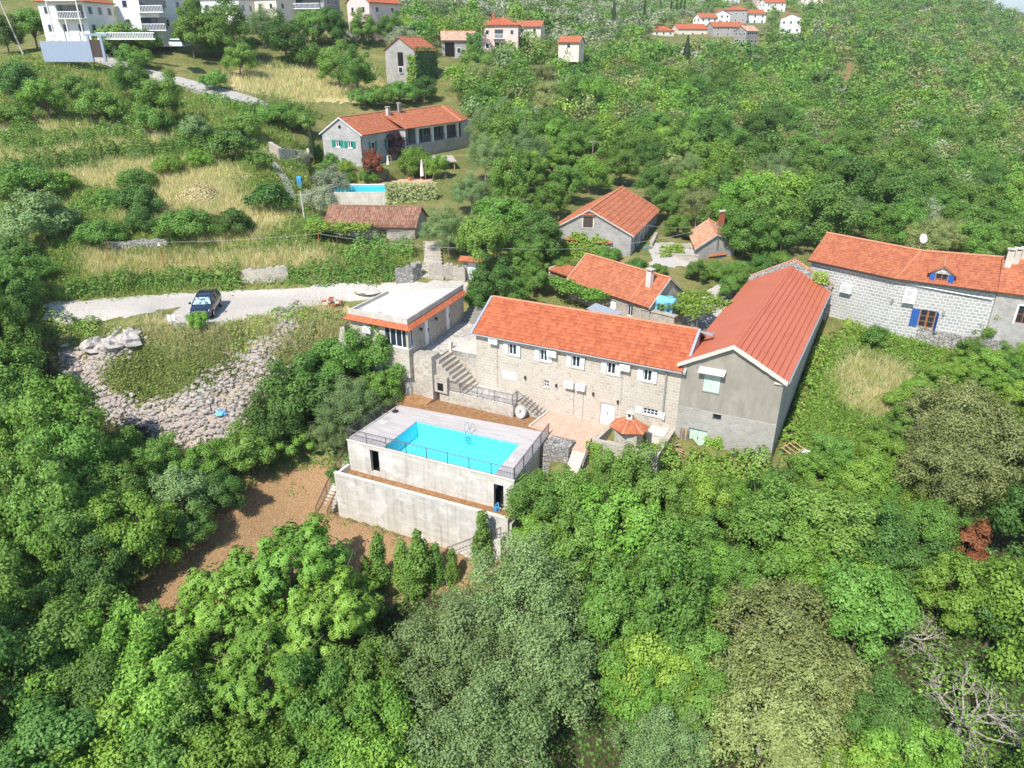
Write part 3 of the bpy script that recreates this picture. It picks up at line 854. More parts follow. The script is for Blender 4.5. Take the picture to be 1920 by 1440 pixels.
def gable_roof(par, fr, s0, s1, t0, t1, ze, zr, over=.35, vover=.2, ridge='s', mat='red_tiles', rmat='ridge_tile', tw=.24, th=.36, amp=.035, lift=.06, verge=None, step=.03, name='roof', prof=4):
    m = MB(fr)
    if ridge == 's':
        tm = (t0 + t1) / 2; sl = (zr - ze) / (tm - t0); e = ze - over * sl + lift; r_ = zr + lift
        tile_slope(m, (s0 - vover, t0 - over, e), (s1 + vover, t0 - over, e), (s1 + vover, tm, r_), (s0 - vover, tm, r_), tw, th, amp, step, prof=prof)
        tile_slope(m, (s1 + vover, t1 + over, e), (s0 - vover, t1 + over, e), (s0 - vover, tm, r_), (s1 + vover, tm, r_), tw, th, amp, step, prof=prof)
        A, B = (s0 - vover, tm, r_), (s1 + vover, tm, r_)
        vg = [((s0 - vover, t0 - over, e), A), ((s0 - vover, t1 + over, e), A), ((s1 + vover, t0 - over, e), B), ((s1 + vover, t1 + over, e), B)]
    else:
        sm_ = (s0 + s1) / 2; sl = (zr - ze) / (sm_ - s0); e = ze - over * sl + lift; r_ = zr + lift
        tile_slope(m, (s0 - over, t1 + vover, e), (s0 - over, t0 - vover, e), (sm_, t0 - vover, r_), (sm_, t1 + vover, r_), tw, th, amp, step, prof=prof)
        tile_slope(m, (s1 + over, t0 - vover, e), (s1 + over, t1 + vover, e), (sm_, t1 + vover, r_), (sm_, t0 - vover, r_), tw, th, amp, step, prof=prof)
        A, B = (sm_, t0 - vover, r_), (sm_, t1 + vover, r_)
        vg = [((s0 - over, t0 - vover, e), A), ((s1 + over, t0 - vover, e), A), ((s0 - over, t1 + vover, e), B), ((s1 + over, t1 + vover, e), B)]
    ridge_caps(m, A, B, .13, .4, 1)
    o = m.build(name, [M[mat], M[rmat]], par)
    if verge:
        k = MB(fr)
        for a, b in vg:
            a = np.array(a); b = np.array(b); up = np.array((0, 0, .03)); dn = np.array((0, 0, -.13))
            side = np.array((.0, -.06, 0)) if ridge == 't' else np.array((-.06, 0, 0))
            side = side if (a[1] < (t0 + t1) / 2 if ridge == 't' else a[0] < (s0 + s1) / 2) else -side
            k.prism([a + dn, b + dn, b + up, a + up], [a + dn + side, b + dn + side, b + up + side, a + up + side])
        k.build('verge', M[verge], o)
    return o
def railing(name, label, fr, pts, h=1.0, gap=.115, post=1.9, mat='rail_metal', group=None, bar=.012, cat='railing'):
    base = fr(*pts[0])
    o = thing(name, label, cat, base, group)
    hr = MB(fr); pl = []
    for i, (a, b) in enumerate(zip(pts[:-1], pts[1:])):
        a = np.array(a, float); b = np.array(b, float); L = np.linalg.norm((b - a)[:2])
        n_ = max(1, int(round(L / post)))
        hr.tube(a + (0, 0, h), b + (0, 0, h), .028, 5)
        for k in range(n_):
            p = a + (b - a) * k / n_; q = a + (b - a) * (k + 1) / n_
            pl.append((p, q))
    m = hr.build('handrail', M[mat], o)
    ends = [p for p, _ in pl] + [pl[-1][1]]
    for p in ends:
        m = MB(fr); m.box(p[0] - .024, p[0] + .024, p[1] - .024, p[1] + .024, p[2], p[2] + h); m.build('post', M[mat], o)
    for p, q in pl:
        m = MB(fr)
        m.tube(p + (0, 0, .1), q + (0, 0, .1), .018, 4); m.tube(p + (0, 0, h - .1), q + (0, 0, h - .1), .018, 4)
        L = np.linalg.norm((q - p)[:2]); nb_ = max(1, int(L / gap))
        for i in range(1, nb_):
            c_ = p + (q - p) * i / nb_; m.tube(c_ + (0, 0, .1), c_ + (0, 0, h - .1), bar, 4, caps=False)
        m.build('baluster_panel', M[mat], o)
    return o
def steps(m, s0, s1, t0, t1, za, zb, n_, along='s', mi=0, drop=.5):
    """flight: height za at the first end, zb at the last"""
    for i in range(n_):
        z = za + (zb - za) * (i + .5) / n_
        if along == 's':
            a = s0 + (s1 - s0) * i / n_; b = s0 + (s1 - s0) * (i + 1) / n_; m.box(a, b, t0, t1, min(za, zb) - drop, z, mi)
        else:
            a = t0 + (t1 - t0) * i / n_; b = t0 + (t1 - t0) * (i + 1) / n_; m.box(s0, s1, a, b, min(za, zb) - drop, z, mi)

# ------------------------------------------------------------------ pool platform
plat = thing('pool_platform', 'stained concrete pool platform with two dark doorways and grey plank paving', 'pool platform', FP(7, 3, -3.2))
D = [(-12.48, -11.85), (2.19, -11.2), (1.6, -3.47), (-12.34, -4.82)]           # deck outline in the house frame
Dp = [tuple(FP.inv(FH(a, b, 0)[:2])) for a, b in D]
POOL = [(-9.25, -6.67), (-9.16, -11.56), (0.50, -11.13), (0.21, -6.17)]
Pp = [tuple(FP.inv(FH(a, b, 0)[:2])) for a, b in POOL]
fwid = Dp[1][0]
m = MB(FP)
h1 = (2.12, 2.94, -2.45, -.40); h2 = (13.05, 13.85, -2.85, -.68)
m.wall(0, fwid, -3.2, -.06, 0, [h1, h2], .3)
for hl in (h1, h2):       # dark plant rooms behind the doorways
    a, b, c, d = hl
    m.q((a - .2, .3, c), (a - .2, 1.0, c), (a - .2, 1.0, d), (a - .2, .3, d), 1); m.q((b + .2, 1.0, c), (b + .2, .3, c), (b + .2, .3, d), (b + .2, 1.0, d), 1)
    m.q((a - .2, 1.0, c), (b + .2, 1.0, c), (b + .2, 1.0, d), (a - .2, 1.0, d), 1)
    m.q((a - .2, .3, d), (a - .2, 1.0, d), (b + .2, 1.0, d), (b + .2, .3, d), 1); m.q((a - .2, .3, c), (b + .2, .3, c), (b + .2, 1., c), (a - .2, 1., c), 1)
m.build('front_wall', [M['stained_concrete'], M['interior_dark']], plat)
m = MB(FP)
m.q((*Dp[3], -7), (0, 0, -7), (0, 0, -.06), (*Dp[3], -.06)); m.q((*Dp[1], -7), (*Dp[2], -7), (*Dp[2], -.06), (*Dp[1], -.06))
m.q((*Dp[2], -3), (*Dp[3], -3), (*Dp[3], -.06), (*Dp[2], -.06))
m.build('side_wall', M['stained_concrete'], plat)
m = MB(FP)
dz = 0.0
ring = [(Dp[0], Dp[1], Pp[2], Pp[1]), (Dp[1], Dp[2], Pp[3], Pp[2]), (Dp[2], Dp[3], Pp[0], Pp[3]), (Dp[3], Dp[0], Pp[1], Pp[0])]
for a, b, c_, d in ring: m.prism([(*a, -.06), (*b, -.06), (*c_, -.06), (*d, -.06)], [(*a, dz), (*b, dz), (*c_, dz), (*d, dz)])
m.build('deck_paving', M['deck_paving'], plat)
m = MB(FP)
m.box(-.06, fwid + .06, -.05, .14, -.055, .035)
cl = [(Dp[3][0] - .06, Dp[3][1]), (-.06, .14), (.14, .14), (Dp[3][0] + .14, Dp[3][1])]; m.ext(cl, -.055, .036)
m.build('coping', M['pale_concrete'], plat)
pool = thing('swimming_pool', 'bright turquoise rectangular swimming pool set into grey paved deck', 'swimming pool', FP(7, 3, -1.5))
m = MB(FP)
bt = [(*p_, -1.45) for p_ in Pp]; tp = [(*p_, -.005) for p_ in Pp]
for i in range(4):
    j = (i + 1) % 4; m.q(tp[i], tp[j], bt[j], bt[i])
m.poly(list(reversed(bt)))
m.build('basin', M['pool_tile'], pool)
m = MB(FP); m.poly([(*p_, -.13) for p_ in Pp]); m.build('water', M['pool_water'], pool)
for k in (.2, .82):
    m = MB(FP)
    a = np.array(Pp[0]) + (np.array(Pp[3]) - np.array(Pp[0])) * k
    m.box(a[0] - .16, a[0] + .16, a[1] - .03, a[1] - .006, -.26, -.15)
    m.build('skimmer_mouth', M['plastic_white'], pool)
# ladder
lad = thing('pool_ladder', 'steel pool ladder with two curved handrails at far pool edge', 'pool ladder', FH(-4.4, -6.45, 0))
for dx in (-.26, .26):
    m = MB(FH); x = -4.38 + dx
    arc = [(x, -5.9, 0.0), (x, -5.9, .45), (x, -6.05, .72), (x, -6.3, .80), (x, -6.5, .72), (x, -6.58, .4), (x, -6.62, -.9)]
    m.path(arc, .026, 6); m.build('handrail', M['steel'], lad)
m = MB(FH)
for z in (-.3, -.55, -.8): m.box(-4.62, -4.14, -6.66, -6.56, z, z + .03)
m.build('rung', M['steel'], lad)
ub = thing('parasol_base', 'round dark parasol base standing on deck corner beside the railing', 'parasol base', FH(-11.9, -6.0, 0))
m = MB(FH); m.tube((-11.9, -6.0, 0.002), (-11.9, -6.0, .07), .30, 18, 0, .27); m.build('plate', M['black_plastic'], ub)
m = MB(FH); m.tube((-11.9, -6.0, .07), (-11.9, -6.0, .32), .035, 8); m.build('socket', M['black_plastic'], ub)
sh = thing('deck_shower', 'thin steel tap pipe with small foot tray beside left railing of deck', 'shower', FH(-11.75, -8.0, 0))
m = MB(FH); m.path([(-11.8, -7.9, 0), (-11.8, -7.9, .75), (-11.62, -7.98, .8)], .022, 6); m.build('pipe', M['steel'], sh)
m = MB(FH); m.box(-11.95, -11.45, -8.25, -7.85, .002, .035); m.build('tray', M['plastic_white'], sh)
o = MB(FH); o.box(.62, .95, -8.85, -8.55, .002, .02); o.box(.66, .91, -8.81, -8.59, .02, .028); o = o.build('skimmer_lid', M['plastic_white']); tag(o, 'small white square skimmer cover in paving right of pool', 'skimmer cover')
# railings of the deck
railing('railing', 'long dark metal railing along the front of the pool deck', FP, [(.04, .05, .035), (fwid - .02, .05, .035)], .97)
railing('railing', 'dark metal railing along the left side of the pool deck', FP, [(.04, .16, .035), (Dp[3][0] + .04, Dp[3][1] - .1, .035)], .97)
railing('railing', 'dark metal railing along the right side of the pool deck', FP, [(fwid - .05, .2, .0), (Dp[2][0] - .05, Dp[2][1] - .15, .0)], .97)
# lower retaining wall and the earth ledge on it
lw = thing('retaining_wall', 'tall stained concrete retaining wall standing on the brown lawn', 'retaining wall', FP(7, -1.5, -6.6))
m = MB(FP); m.box(-.25, 15.0, -1.75, -1.5, -8.0, -2.2); m.box(-.25, 0, -1.5, .0, -8, -2.3); m.box(14.98, 15.2, -1.5, .8, -8, -2.7); m.build('wall', M['stained_concrete'], lw)
m = MB(FP); m.box(-.28, 15.03, -1.78, -1.47, -2.196, -2.13); m.build('coping', M['pale_concrete'], lw)
m = MB(FP); m.box(0.0, 14.98, -1.5, .0, -7.5, -2.78); o = m.build('ledge_soil', M['dry_soil']); tag(o, kind='structure')
# stairs at the left of the platform
st = thing('outdoor_stair', 'narrow concrete stair going down the left side of the pool platform', 'stair', FP(-1.4, -2.4, -6.4))
m = MB(FP); steps(m, -2.0, -.72, -2.5, .6, -6.4, -4.0, 13, 't', 0, .6); steps(m, -2.0, -.72, .6, 7.4, -4.0, -.5, 20, 't', 0, .6); m.box(-2.0, .0, 7.4, 8.8, -2, -.45); m.build('flight', M['pale_concrete'], st)
railing('railing', 'sloping metal railing on the outer edge of the stair left of the pool', FP, [(-1.95, -2.5, -6.35), (-1.95, .6, -3.95), (-1.95, 7.4, -.45), (-3.6, 7.4, -.45)], .95)
railing('railing', 'short sloping metal railing between the lower stair and the retaining wall', FP, [(-.76, -2.5, -6.35), (-.76, .3, -4.15)], .95)
# stair with railing at the right end of the lower wall
st = thing('outdoor_stair', 'short concrete stair climbing along the foot of the tall retaining wall', 'stair', FP(12, -2.2, -6.4))
m = MB(FP); steps(m, 10.3, 14.8, -2.55, -1.78, -6.6, -3.4, 16, 's', 0, .6); m.build('flight', M['pale_concrete'], st)
railing('railing', 'metal railing of the stair at the right foot of the retaining wall', FP, [(10.3, -2.5, -6.55), (14.8, -2.5, -3.35)], .95)
# pump hose in the right doorway
o = MB(FP); o.path([(13.3, -.3, -2.78), (13.35, -.25, -2.3), (13.5, -.2, -2.1), (13.6, -.3, -2.4), (13.7, -.4, -2.75)], .05, 6); o.box(13.2, 13.5, -.45, -.15, -2.77, -2.55); o = o.build('hose', M['tarp_blue']); tag(o, 'coiled blue hose lying in right doorway under the pool', 'hose')

# ------------------------------------------------------------------ ground between pool and house
m = MB(FH)
pl = [D[3], (1.0, -3.53), (-.35, -3.3), (-.18, 0), (-2.2, 0), (-2.2, -2.2), (-9.6, -2.2), (-9.6, -1.9), (-14.2, -1.9), (-14.4, -4.9)]
m.ext(pl, -1.6, .02)
m.prism([(-14.3, -4.6, .0), (-10.2, -4.0, .0), (-9.9, -2.9, .0), (-14.3, -2.9, .0)], [(-14.3, -4.6, .025), (-10.2, -4.0, .025), (-9.9, -2.9, .35), (-14.3, -2.9, .6)]); o = m.build('dirt_strip', M['dry_soil']); tag(o, kind='structure')
m = MB(FH)
pl = [(-.1, .0), (-.4, -3.33), (1.6, -3.47), (1.66, -4.2), (4.15, -4.2), (4.2, -5.05), (5.55, -5.05), (5.6, -4.0), (6.1, .0)]
m.ext(pl, -1.5, .012); o = m.build('patio', M['terracotta_paving']); tag(o, kind='structure')
k = MB(FH); k.prism([(-.42, -3.3, .0), (-.26, -3.3, .0), (.02, -.02, .0), (-.14, -.02, .0)], [(-.42, -3.3, .16), (-.26, -3.3, .16), (.02, -.02, .16), (-.14, -.02, .16)]); o = k.build('kerb', M['pale_concrete']); tag(o, kind='structure')
# lower terrace with its railing and steps
lt = thing('terrace_wall', 'low stone terrace against the house with pale paved top', 'terrace', FH(-6, -2.4, 0))
m = MB(FH); m.box(-9.6, -2.3, -2.45, -.02, -1.2, 1.10); m.build('wall', M['wall_stone'], lt)
m = MB(FH); m.box(-9.6, -2.3, -2.48, -.02, 1.104, 1.16); m.build('paving', M['crazy_paving'], lt)
st = thing('terrace_steps', 'five stone steps beside millstone leading from paved patio to low terrace', 'steps', FH(-1.2, -.8, 0))
m = MB(FH); steps(m, -2.3, -.35, -1.55, -.02, 1.16, .02, 6, 's', 0, .3); m.build('flight', M['wall_stone'], st)
railing('railing', 'metal railing on the low stone terrace above the brown soil strip', FH, [(-10.1, -2.75, .6), (-9.2, -2.4, 1.16), (-2.36, -2.4, 1.16), (-2.36, -1.6, 1.16)], 1.0)
railing('railing', 'short sloping railing beside the terrace steps above the millstone', FH, [(-2.3, -1.52, 1.16), (-.45, -1.52, .12)], .95)
ms = thing('millstone', 'old round grey millstone leaning against low stone terrace', 'millstone', FH(-1.75, -2.15, 0))
ctr = np.array((-1.72, -2.12, .56)); ax = np.array((-.28, -.93, .22)); ax /= np.linalg.norm(ax)
m = MB(FH); m.tube(ctr - ax * .12, ctr + ax * .12, .57, 22); m.build('stone', M['millstone'], ms)
m = MB(FH); m.box(-1.76, -1.68, -2.26, -2.235, .40, .78); m.build('slot', M['interior_dark'], ms)
# upper terrace, its big wall, stairs
ut = thing('terrace_wall', 'high rubble stone retaining wall below the flat roofed annex', 'retaining wall', FH(-12, -1.9, 0))
m = MB(FH); m.box(-16.2, -9.92, -3.0, -1.7, -1.4, 4.34); m.build('wall', M['wall_stone'], ut)
m = MB(FH); m.box(-9.92, -7.16, .0, .5, -1, 3.98); m.build('side_wall', M['wall_stone'], ut)
m = MB(FH); m.box(-9.98, -9.7, -.12, .28, 3.7, 4.7); m.build('pillar', M['pale_concrete'], ut)
m = MB(FH)
m.ext([(-14.6, -1.75), (-9.92, -1.75), (-9.92, 0.0), (-7.16, 0.0), (-7.16, 10.2), (-13.2, 10.2)], 3.5, 4.0); o = m.build('upper_terrace', M['crazy_paving']); tag(o, kind='structure')
m = MB(FH); m.ext([(-9.85, .05), (-7.17, .05), (-7.17, 3.9), (-8.9, 4.2)], 4.004, 4.06); o = m.build('concrete_slab', M['pale_concrete']); tag(o, kind='structure')
st = thing('outdoor_stair', 'wide stone stair from the paved upper terrace down to the low terrace', 'stair', FH(-8.6, -1, 1.2))
m = MB(FH); steps(m, -9.9, -7.0, -2.35, -.02, 4.0, 1.16, 9, 's', 0, .2); m.build('flight', M['wall_stone'], st)
m = MB(FH); m.box(-9.9, -8.6, -2.75, -2.36, 1.0, 2.5); m.box(-9.6, -9.0, -2.752, -2.7, 1.16, 1.9, 1); m.build('arched_block', [M['wall_stone'], M['interior_dark']], st)
st = thing('terrace_steps', 'grey stone steps climbing behind annex under a dark tree', 'steps', FH(-11.5, 8, 4))
m = MB(FH); steps(m, -12.8, -11.0, 6.6, 9.6, 4.02, 5.6, 8, 't', 0, .4); m.build('flight', M['dark_concrete'], st)
o = MB(FH); o.box(-12.6, -12.1, -3.3, -3.01, -.05, 1.5); o = o.build('stone_pedestal', M['pale_concrete']); tag(o, 'short stone pedestal at foot of the high rubble wall', 'pedestal')
# patio front: stone block wall, steps, railing
o = MB(FH); o.prism([(2.0, -5.9, -3), (4.2, -5.75, -3), (4.2, -4.15, -3), (2.1, -4.15, -3)], [(2.1, -5.8, .34), (4.15, -5.65, .34), (4.15, -4.2, .34), (2.15, -4.2, .34)]); o = o.build('stone_wall', M['dry_stone']); tag(o, 'square stone wall block at patio edge right of pool deck', 'stone wall')
st = thing('outdoor_stair', 'pale stone steps going down from the terracotta patio', 'stair', FH(4.9, -6.5, -2))
m = MB(FH); steps(m, 4.25, 5.5, -5.05, -8.2, -.02, -2.6, 13, 't', 0, .6); m.build('flight', M['pale_concrete'], st)
railing('railing', 'sloping metal railing on the steps below the terracotta patio', FH, [(5.52, -4.3, .0), (5.52, -8.2, -2.55)], .95)
# low wall with barbecue hut
bw = thing('garden_wall', 'low stone wall round the barbecue corner beside the barn', 'stone wall', FH(8, -3.9, 0))
m = MB(FH)
m.prism([(5.62, -4.1, -1.8), (6.02, -4.1, -1.8), (6.42, .0, -1.8), (6.02, .0, -1.8)], [(5.62, -4.1, .92), (6.02, -4.1, .92), (6.42, -.005, .92), (6.02, -.005, .92)])
m.box(5.62, 10.9, -4.5, -4.1, -2.2, .9); m.prism([(10.5, -4.1, -1.8), (10.9, -4.1, -1.8), (10.95, -.0, -1.8), (10.55, -.0, -1.8)], [(10.5, -4.1, .9), (10.9, -4.1, .9), (10.95, -.005, .9), (10.55, -.005, .9)])
m.build('wall', M['wall_stone'], bw)
m = MB(FH); m.box(6.0, 10.52, -4.1, -.01, -1.2, .02); m.build('paving', M['crazy_paving'], bw)
m = MB(FH); m.box(9.1, 10.52, -1.5, -.05, .02, .85); m.box(9.05, 10.5, -1.55, -.05, .854, .93); m.build('counter', M['pale_concrete'], bw)
hut = thing('barbecue_hut', 'small stone barbecue hut with six sided orange tiled roof', 'barbecue hut', FH(8, -2.8, 0))
m = MB(FH); m.box(7.15, 8.95, -3.75, -2.2, .02, 1.95); m.box(7.5, 8.5, -2.195, -2.19, .7, 1.7, 1); m.build('wall', [M['wall_stone'], M['interior_dark']], hut)
m = MB(FH)
cx, cy_ = 8.05, -2.95; rr = [1.42, .28]; zz = [1.92, 2.62]
hx = lambda r, z: [(cx + r * 1.12 * math.cos(R(60 * k + 28)), cy_ + r * math.sin(R(60 * k + 28)), z) for k in range(6)]
A_, B_ = hx(rr[0], zz[0]), hx(rr[1], zz[1])
for k in range(6):
    j = (k + 1) % 6; tile_slope(m, A_[k], A_[j], B_[j], B_[k], .2, .4, .03, .015)
for k in range(6): ridge_caps(m, A_[k], B_[k], .06, .35, 1, .02)
m.build('roof', [M['red_tiles'], M['ridge_tile']], hut)
m = MB(FH); m.box(cx - .24, cx + .24, cy_ - .2, cy_ + .2, 2.5, 3.15); m.box(cx - .1, cx + .1, cy_ - .205, cy_ - .2, 2.85, 3.08, 1)
m.prism([(cx - .34, cy_ - .3, 3.15), (cx + .34, cy_ - .3, 3.15), (cx, cy_ - .3, 3.42)], [(cx - .34, cy_ + .3, 3.15), (cx + .34, cy_ + .3, 3.15), (cx, cy_ + .3, 3.42)])
m.build('chimney', [M['pale_concrete'], M['interior_dark']], hut)
gr = MB(FH); 
gr.tube((9.35, -3.55, .02), (9.35, -3.55, .45), .42, 14, 0, .36); gr.tube((9.35, -3.55, .45), (9.35, -3.55, .46), .3, 12, 1)
gr = gr.build('fire_ring', [M['wall_stone'], M['interior_dark']]); tag(gr, 'round stone fire ring on paving inside the low barbecue wall', 'fire ring')

# ------------------------------------------------------------------ long stone house
house = thing('stone_house', 'long two storey stone house with orange tiled roof and white shutters', 'house', FH(2, 0, 0))
wins = [(-3.98, -3.24), (-1.02, -.34), (1.88, 2.60), (4.95, 5.66), (7.99, 8.66)]
holes = [(a, b, 4.62, 5.62) for a, b in wins] + [(4.6, 5.82, .0, 1.96), (8.2, 9.44, 1.72, 2.28), (-.60, -.14, 2.27, 2.9)]
m = MB(FH)
m.wall(-7.15, 11.02, -1.2, 6.25, 0, holes, .2, 0)
m.q((-7.15, 6.9, -1), (-7.15, 0, -1), (-7.15, 0, 6.25), (-7.15, 6.9, 6.25)); m.poly([(-7.15, 6.9, 6.25), (-7.15, 0, 6.25), (-7.15, 3.45, 8.25)])
m.q((11.02, 0, -1), (11.02, 6.9, -1), (11.02, 6.9, 6.25), (11.02, 0, 6.25)); m.poly([(11.02, 0, 6.25), (11.02, 6.9, 6.25), (11.02, 3.45, 8.25)])
m.q((11.02, 6.9, -1), (-7.15, 6.9, -1), (-7.15, 6.9, 6.25), (11.02, 6.9, 6.25))
m.build('wall', M['house_stone'], house)
m = MB(FH)
for a, b, c_, d in holes[:5]:
    for x0, x1, z0, z1 in ((a - .14, a - .003, c_ - .02, d + .16), (b + .003, b + .14, c_ - .02, d + .16), (a, b, d + .003, d + .16)): m.box(x0, x1, -.025, .05, z0, z1)
m.build('window_surround', M['pale_concrete'], house)
for i, (a, b) in enumerate(wins):
    add_window(house, FH, a, b, 4.62, 5.62, 0, 'white_paint', 2, 1, 'white_paint', sw=.44, ajar=R(14) if i in (0, 2, 4) else R(6), bar=.075)
add_window(house, FH, 8.2, 9.44, 1.72, 2.28, 0, 'white_paint', 4, 2, 'white_paint', sw=.6, ajar=R(24), bar=.06)
add_window(house, FH, -.60, -.14, 2.27, 2.9, 0, 'white_paint', 2, 2, None, bar=.05)
add_door(house, FH, 4.6, 5.82, .0, 1.96, 0, 'white_paint')
m = MB(FH); m.box(4.34, 4.59, -.03, .06, 0.0, 2.2); m.box(5.83, 6.07, -.03, .06, 0.0, 2.2); m.box(4.59, 5.83, -.03, .06, 1.965, 2.2); m.build('door_surround', M['house_stone'], house)
m = MB(FH); m.box(-4.55, -3.12, -.05, -.005, 2.28, 2.98); m.box(-4.6, -3.08, -.09, -.05, 2.93, 3.02); m.build('white_hatch', M['white_paint'], house)
m = MB(FH)
sl = (8.25 - 6.25) / 3.45; ov = .38
e = 6.25 - ov * sl + .06
tile_slope(m, (-7.3, -ov, e), (11.15, -ov, e), (11.15, 3.45, 8.31), (-7.3, 3.45, 8.31), .30, .38, .055, .045)
tile_slope(m, (11.15, 6.9 + ov, e), (-7.3, 6.9 + ov, e), (-7.3, 3.45, 8.31), (11.15, 3.45, 8.31), .30, .38, .055, .045)
ridge_caps(m, (-7.3, 3.45, 8.31), (11.15, 3.45, 8.31), .14, .42, 1)
roof = m.build('roof', [M['orange_tiles'], M['ridge_tile']], house)
for s_ in (-7.52, 11.16):
    m = MB(FH)
    for t_a in (-ov - .05, 6.9 + ov + .05):
        m.prism([(s_, t_a, e - .12), (s_ + .2, t_a, e - .12), (s_ + .2, t_a, e + .07), (s_, t_a, e + .07)], [(s_, 3.45, 8.2), (s_ + .2, 3.45, 8.2), (s_ + .2, 3.45, 8.39), (s_, 3.45, 8.39)])
    m.build('verge', M['zinc'], roof)
m = MB(FH); m.tube((-7.4, -ov - .07, e - .03), (11.1, -ov - .07, e - .03), .065, 8); m.build('gutter', M['grey_render'], roof)
m = MB(FH); m.box(-7.15, 11.0, -ov + .06, -.003, e - .16, e - .10); m.build('soffit', M['dark_concrete'], roof)
m = MB(FH); m.tube((9.85, -.13, 6.0), (9.85, -.13, 2.0), .075, 8); m.tube((9.85, -ov, e - .05), (9.85, -.13, 5.9), .06, 8); m.build('downpipe', M['dull_pipe'], house)
m = MB(FH)
for s_, a, b in ((-5.05, 5.4, 1.2), (2.2, 2.7, .05), (3.05, 2.7, .05), (6.3, 5.3, 2.2)): m.tube((s_, -.03, a), (s_, -.03, b), .018, 5)
m.build('cable', M['dull_pipe'], house)
for s_, z, lb in ((-5.72, 5.46, 'white air conditioner at left end of the house under the eaves'), (-.22, 5.3, 'white air conditioner under the eaves between second and third shuttered windows'), (6.12, 5.3, 'white air conditioner under the eaves between the two rightmost shuttered windows')):
    ac_unit(FH, s_, z, 0, lb)
ac_unit(FH, 1.42, 2.78, 0, 'left one of two white air conditioners side by side mid wall'); ac_unit(FH, 2.42, 2.78, 0, 'right one of two white air conditioners side by side mid wall')
for k, (s_, z, lb) in enumerate(((-2.3, 2.75, 'small dark wall lamp right of white hatch on house'), (.62, 2.62, 'small dark wall lamp right of tiny square window'), (3.95, 2.55, 'small dark wall lamp up left of white door'), (6.1, 2.3, 'small dark wall lamp up right of white door'))):
    o = thing('wall_lamp', lb, 'wall lamp', FH(s_, 0, z))
    m = MB(FH); m.box(s_ - .05, s_ + .05, -.05, -.002, z, z + .18); m.path([(s_, -.05, z + .12), (s_, -.2, z + .2)], .015, 5); m.build('bracket', M['black_plastic'], o)
    m = MB(FH); m.tube((s_, -.2, z - .08), (s_, -.2, z + .18), .05, 7, 0, .09); m.build('lantern', M['black_plastic'], o)

# ------------------------------------------------------------------ barn wing
FB = Fr((13.04, 50.48), -26.0, 61.45)
barn = thing('barn', 'big grey plastered barn with plain red sheet metal roof', 'barn', FB(3.7, 0, 0))
bw_, bl_ = 7.38, 24.2
ze_, zr_ = 6.72, 8.68
mw = bw_ / 2 - .1
m = MB(FB)
zs = 3.12
m.wall(0, bw_, zs, ze_, 0, [(1.74, 2.95, 4.8, 6.12)], .2, 0)
m.poly([(0, 0, ze_), (bw_, 0, ze_), (mw, 0, zr_)], 0)
m.wall(0, bw_, -1.2, zs - .006, -.035, [(1.05, 2.48, -.34, 1.4), (2.72, 3.36, 2.5, 3.02)], .25, 1)
m.q((0, -.035, zs - .006), (bw_, -.035, zs - .006), (bw_, 0, zs), (0, 0, zs), 1)
m.q((bw_, 0, zs), (bw_, 0, ze_), (bw_, bl_, ze_), (bw_, bl_, zs), 1); m.q((bw_, -.035, -1.2), (bw_, bl_, -1.2), (bw_, bl_, zs), (bw_, -.035, zs), 1)
m.q((0, bl_, -1), (0, 0, -1), (0, 0, ze_), (0, bl_, ze_), 1); m.q((bw_, bl_, -1), (0, bl_, -1), (0, bl_, ze_), (bw_, bl_, ze_), 1); m.poly([(bw_, bl_, ze_), (0, bl_, ze_), (mw, bl_, zr_)], 1)
m.build('wall', [M['grey_plaster'], M['barn_stone']], barn)
m = MB(FB); 
nn_ = 10
def metal(m, e, r, ya, yb):
    for i in range(nn_):
        a = np.array(e) + (np.array(r) - np.array(e)) * i / nn_; b = np.array(e) + (np.array(r) - np.array(e)) * (i + 1) / nn_
        lo = .05; A = (a[0], ya, a[1] + lo); B = (a[0], yb, a[1] + lo); Cc = (b[0], yb, b[1]); Dd = (b[0], ya, b[1])
        m.q(A, B, Cc, Dd); m.q((a[0], ya, a[1]), (a[0], yb, a[1]), B, A)
slope = (zr_ - ze_) / mw
ya, yb = -.12, bl_ + .1
EL, ER, RG = (-.32, ze_ - .32 * slope + .1), (bw_ + .3, ze_ - .32 * slope + .08), (mw, zr_ + .1)
metal(m, EL, RG, ya, yb); metal(m, ER, RG, ya, yb)
m.poly([(EL[0], ya, EL[1] - .06), (RG[0], ya, RG[1] - .1), (RG[0], yb, RG[1] - .1), (EL[0], yb, EL[1] - .06)]); m.poly([(RG[0], ya, RG[1] - .1), (ER[0], ya, ER[1] - .06), (ER[0], yb, ER[1] - .06), (RG[0], yb, RG[1] - .1)])
nrc = 60
for i in range(nrc):   # ribbed ridge cap
    y0 = ya + (yb - ya) * i / nrc; y1 = ya + (yb - ya) * (i + .8) / nrc
    P_ = lambda y: [(mw - .2, y, zr_ + .05), (mw - .09, y, zr_ + .15), (mw + .09, y, zr_ + .15), (mw + .2, y, zr_ + .05)]
    a, b = P_(y0), P_(y1)
    for k in range(3): m.q(a[k], a[k + 1], b[k + 1], b[k])
    m.poly(a); m.poly(list(reversed(b)))
for i in range(1, nn_):  # right slope only: dark strips paint in the shadow and dirt lines at overlaps
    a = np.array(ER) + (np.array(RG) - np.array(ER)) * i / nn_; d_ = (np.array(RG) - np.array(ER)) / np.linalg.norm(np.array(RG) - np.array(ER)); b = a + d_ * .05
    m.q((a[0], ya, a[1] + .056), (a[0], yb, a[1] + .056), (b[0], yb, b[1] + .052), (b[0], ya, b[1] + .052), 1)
broof = m.build('roof', [M['red_metal_roof'], M['overlap_shade_dirt']], barn)
rg = random.Random(3)
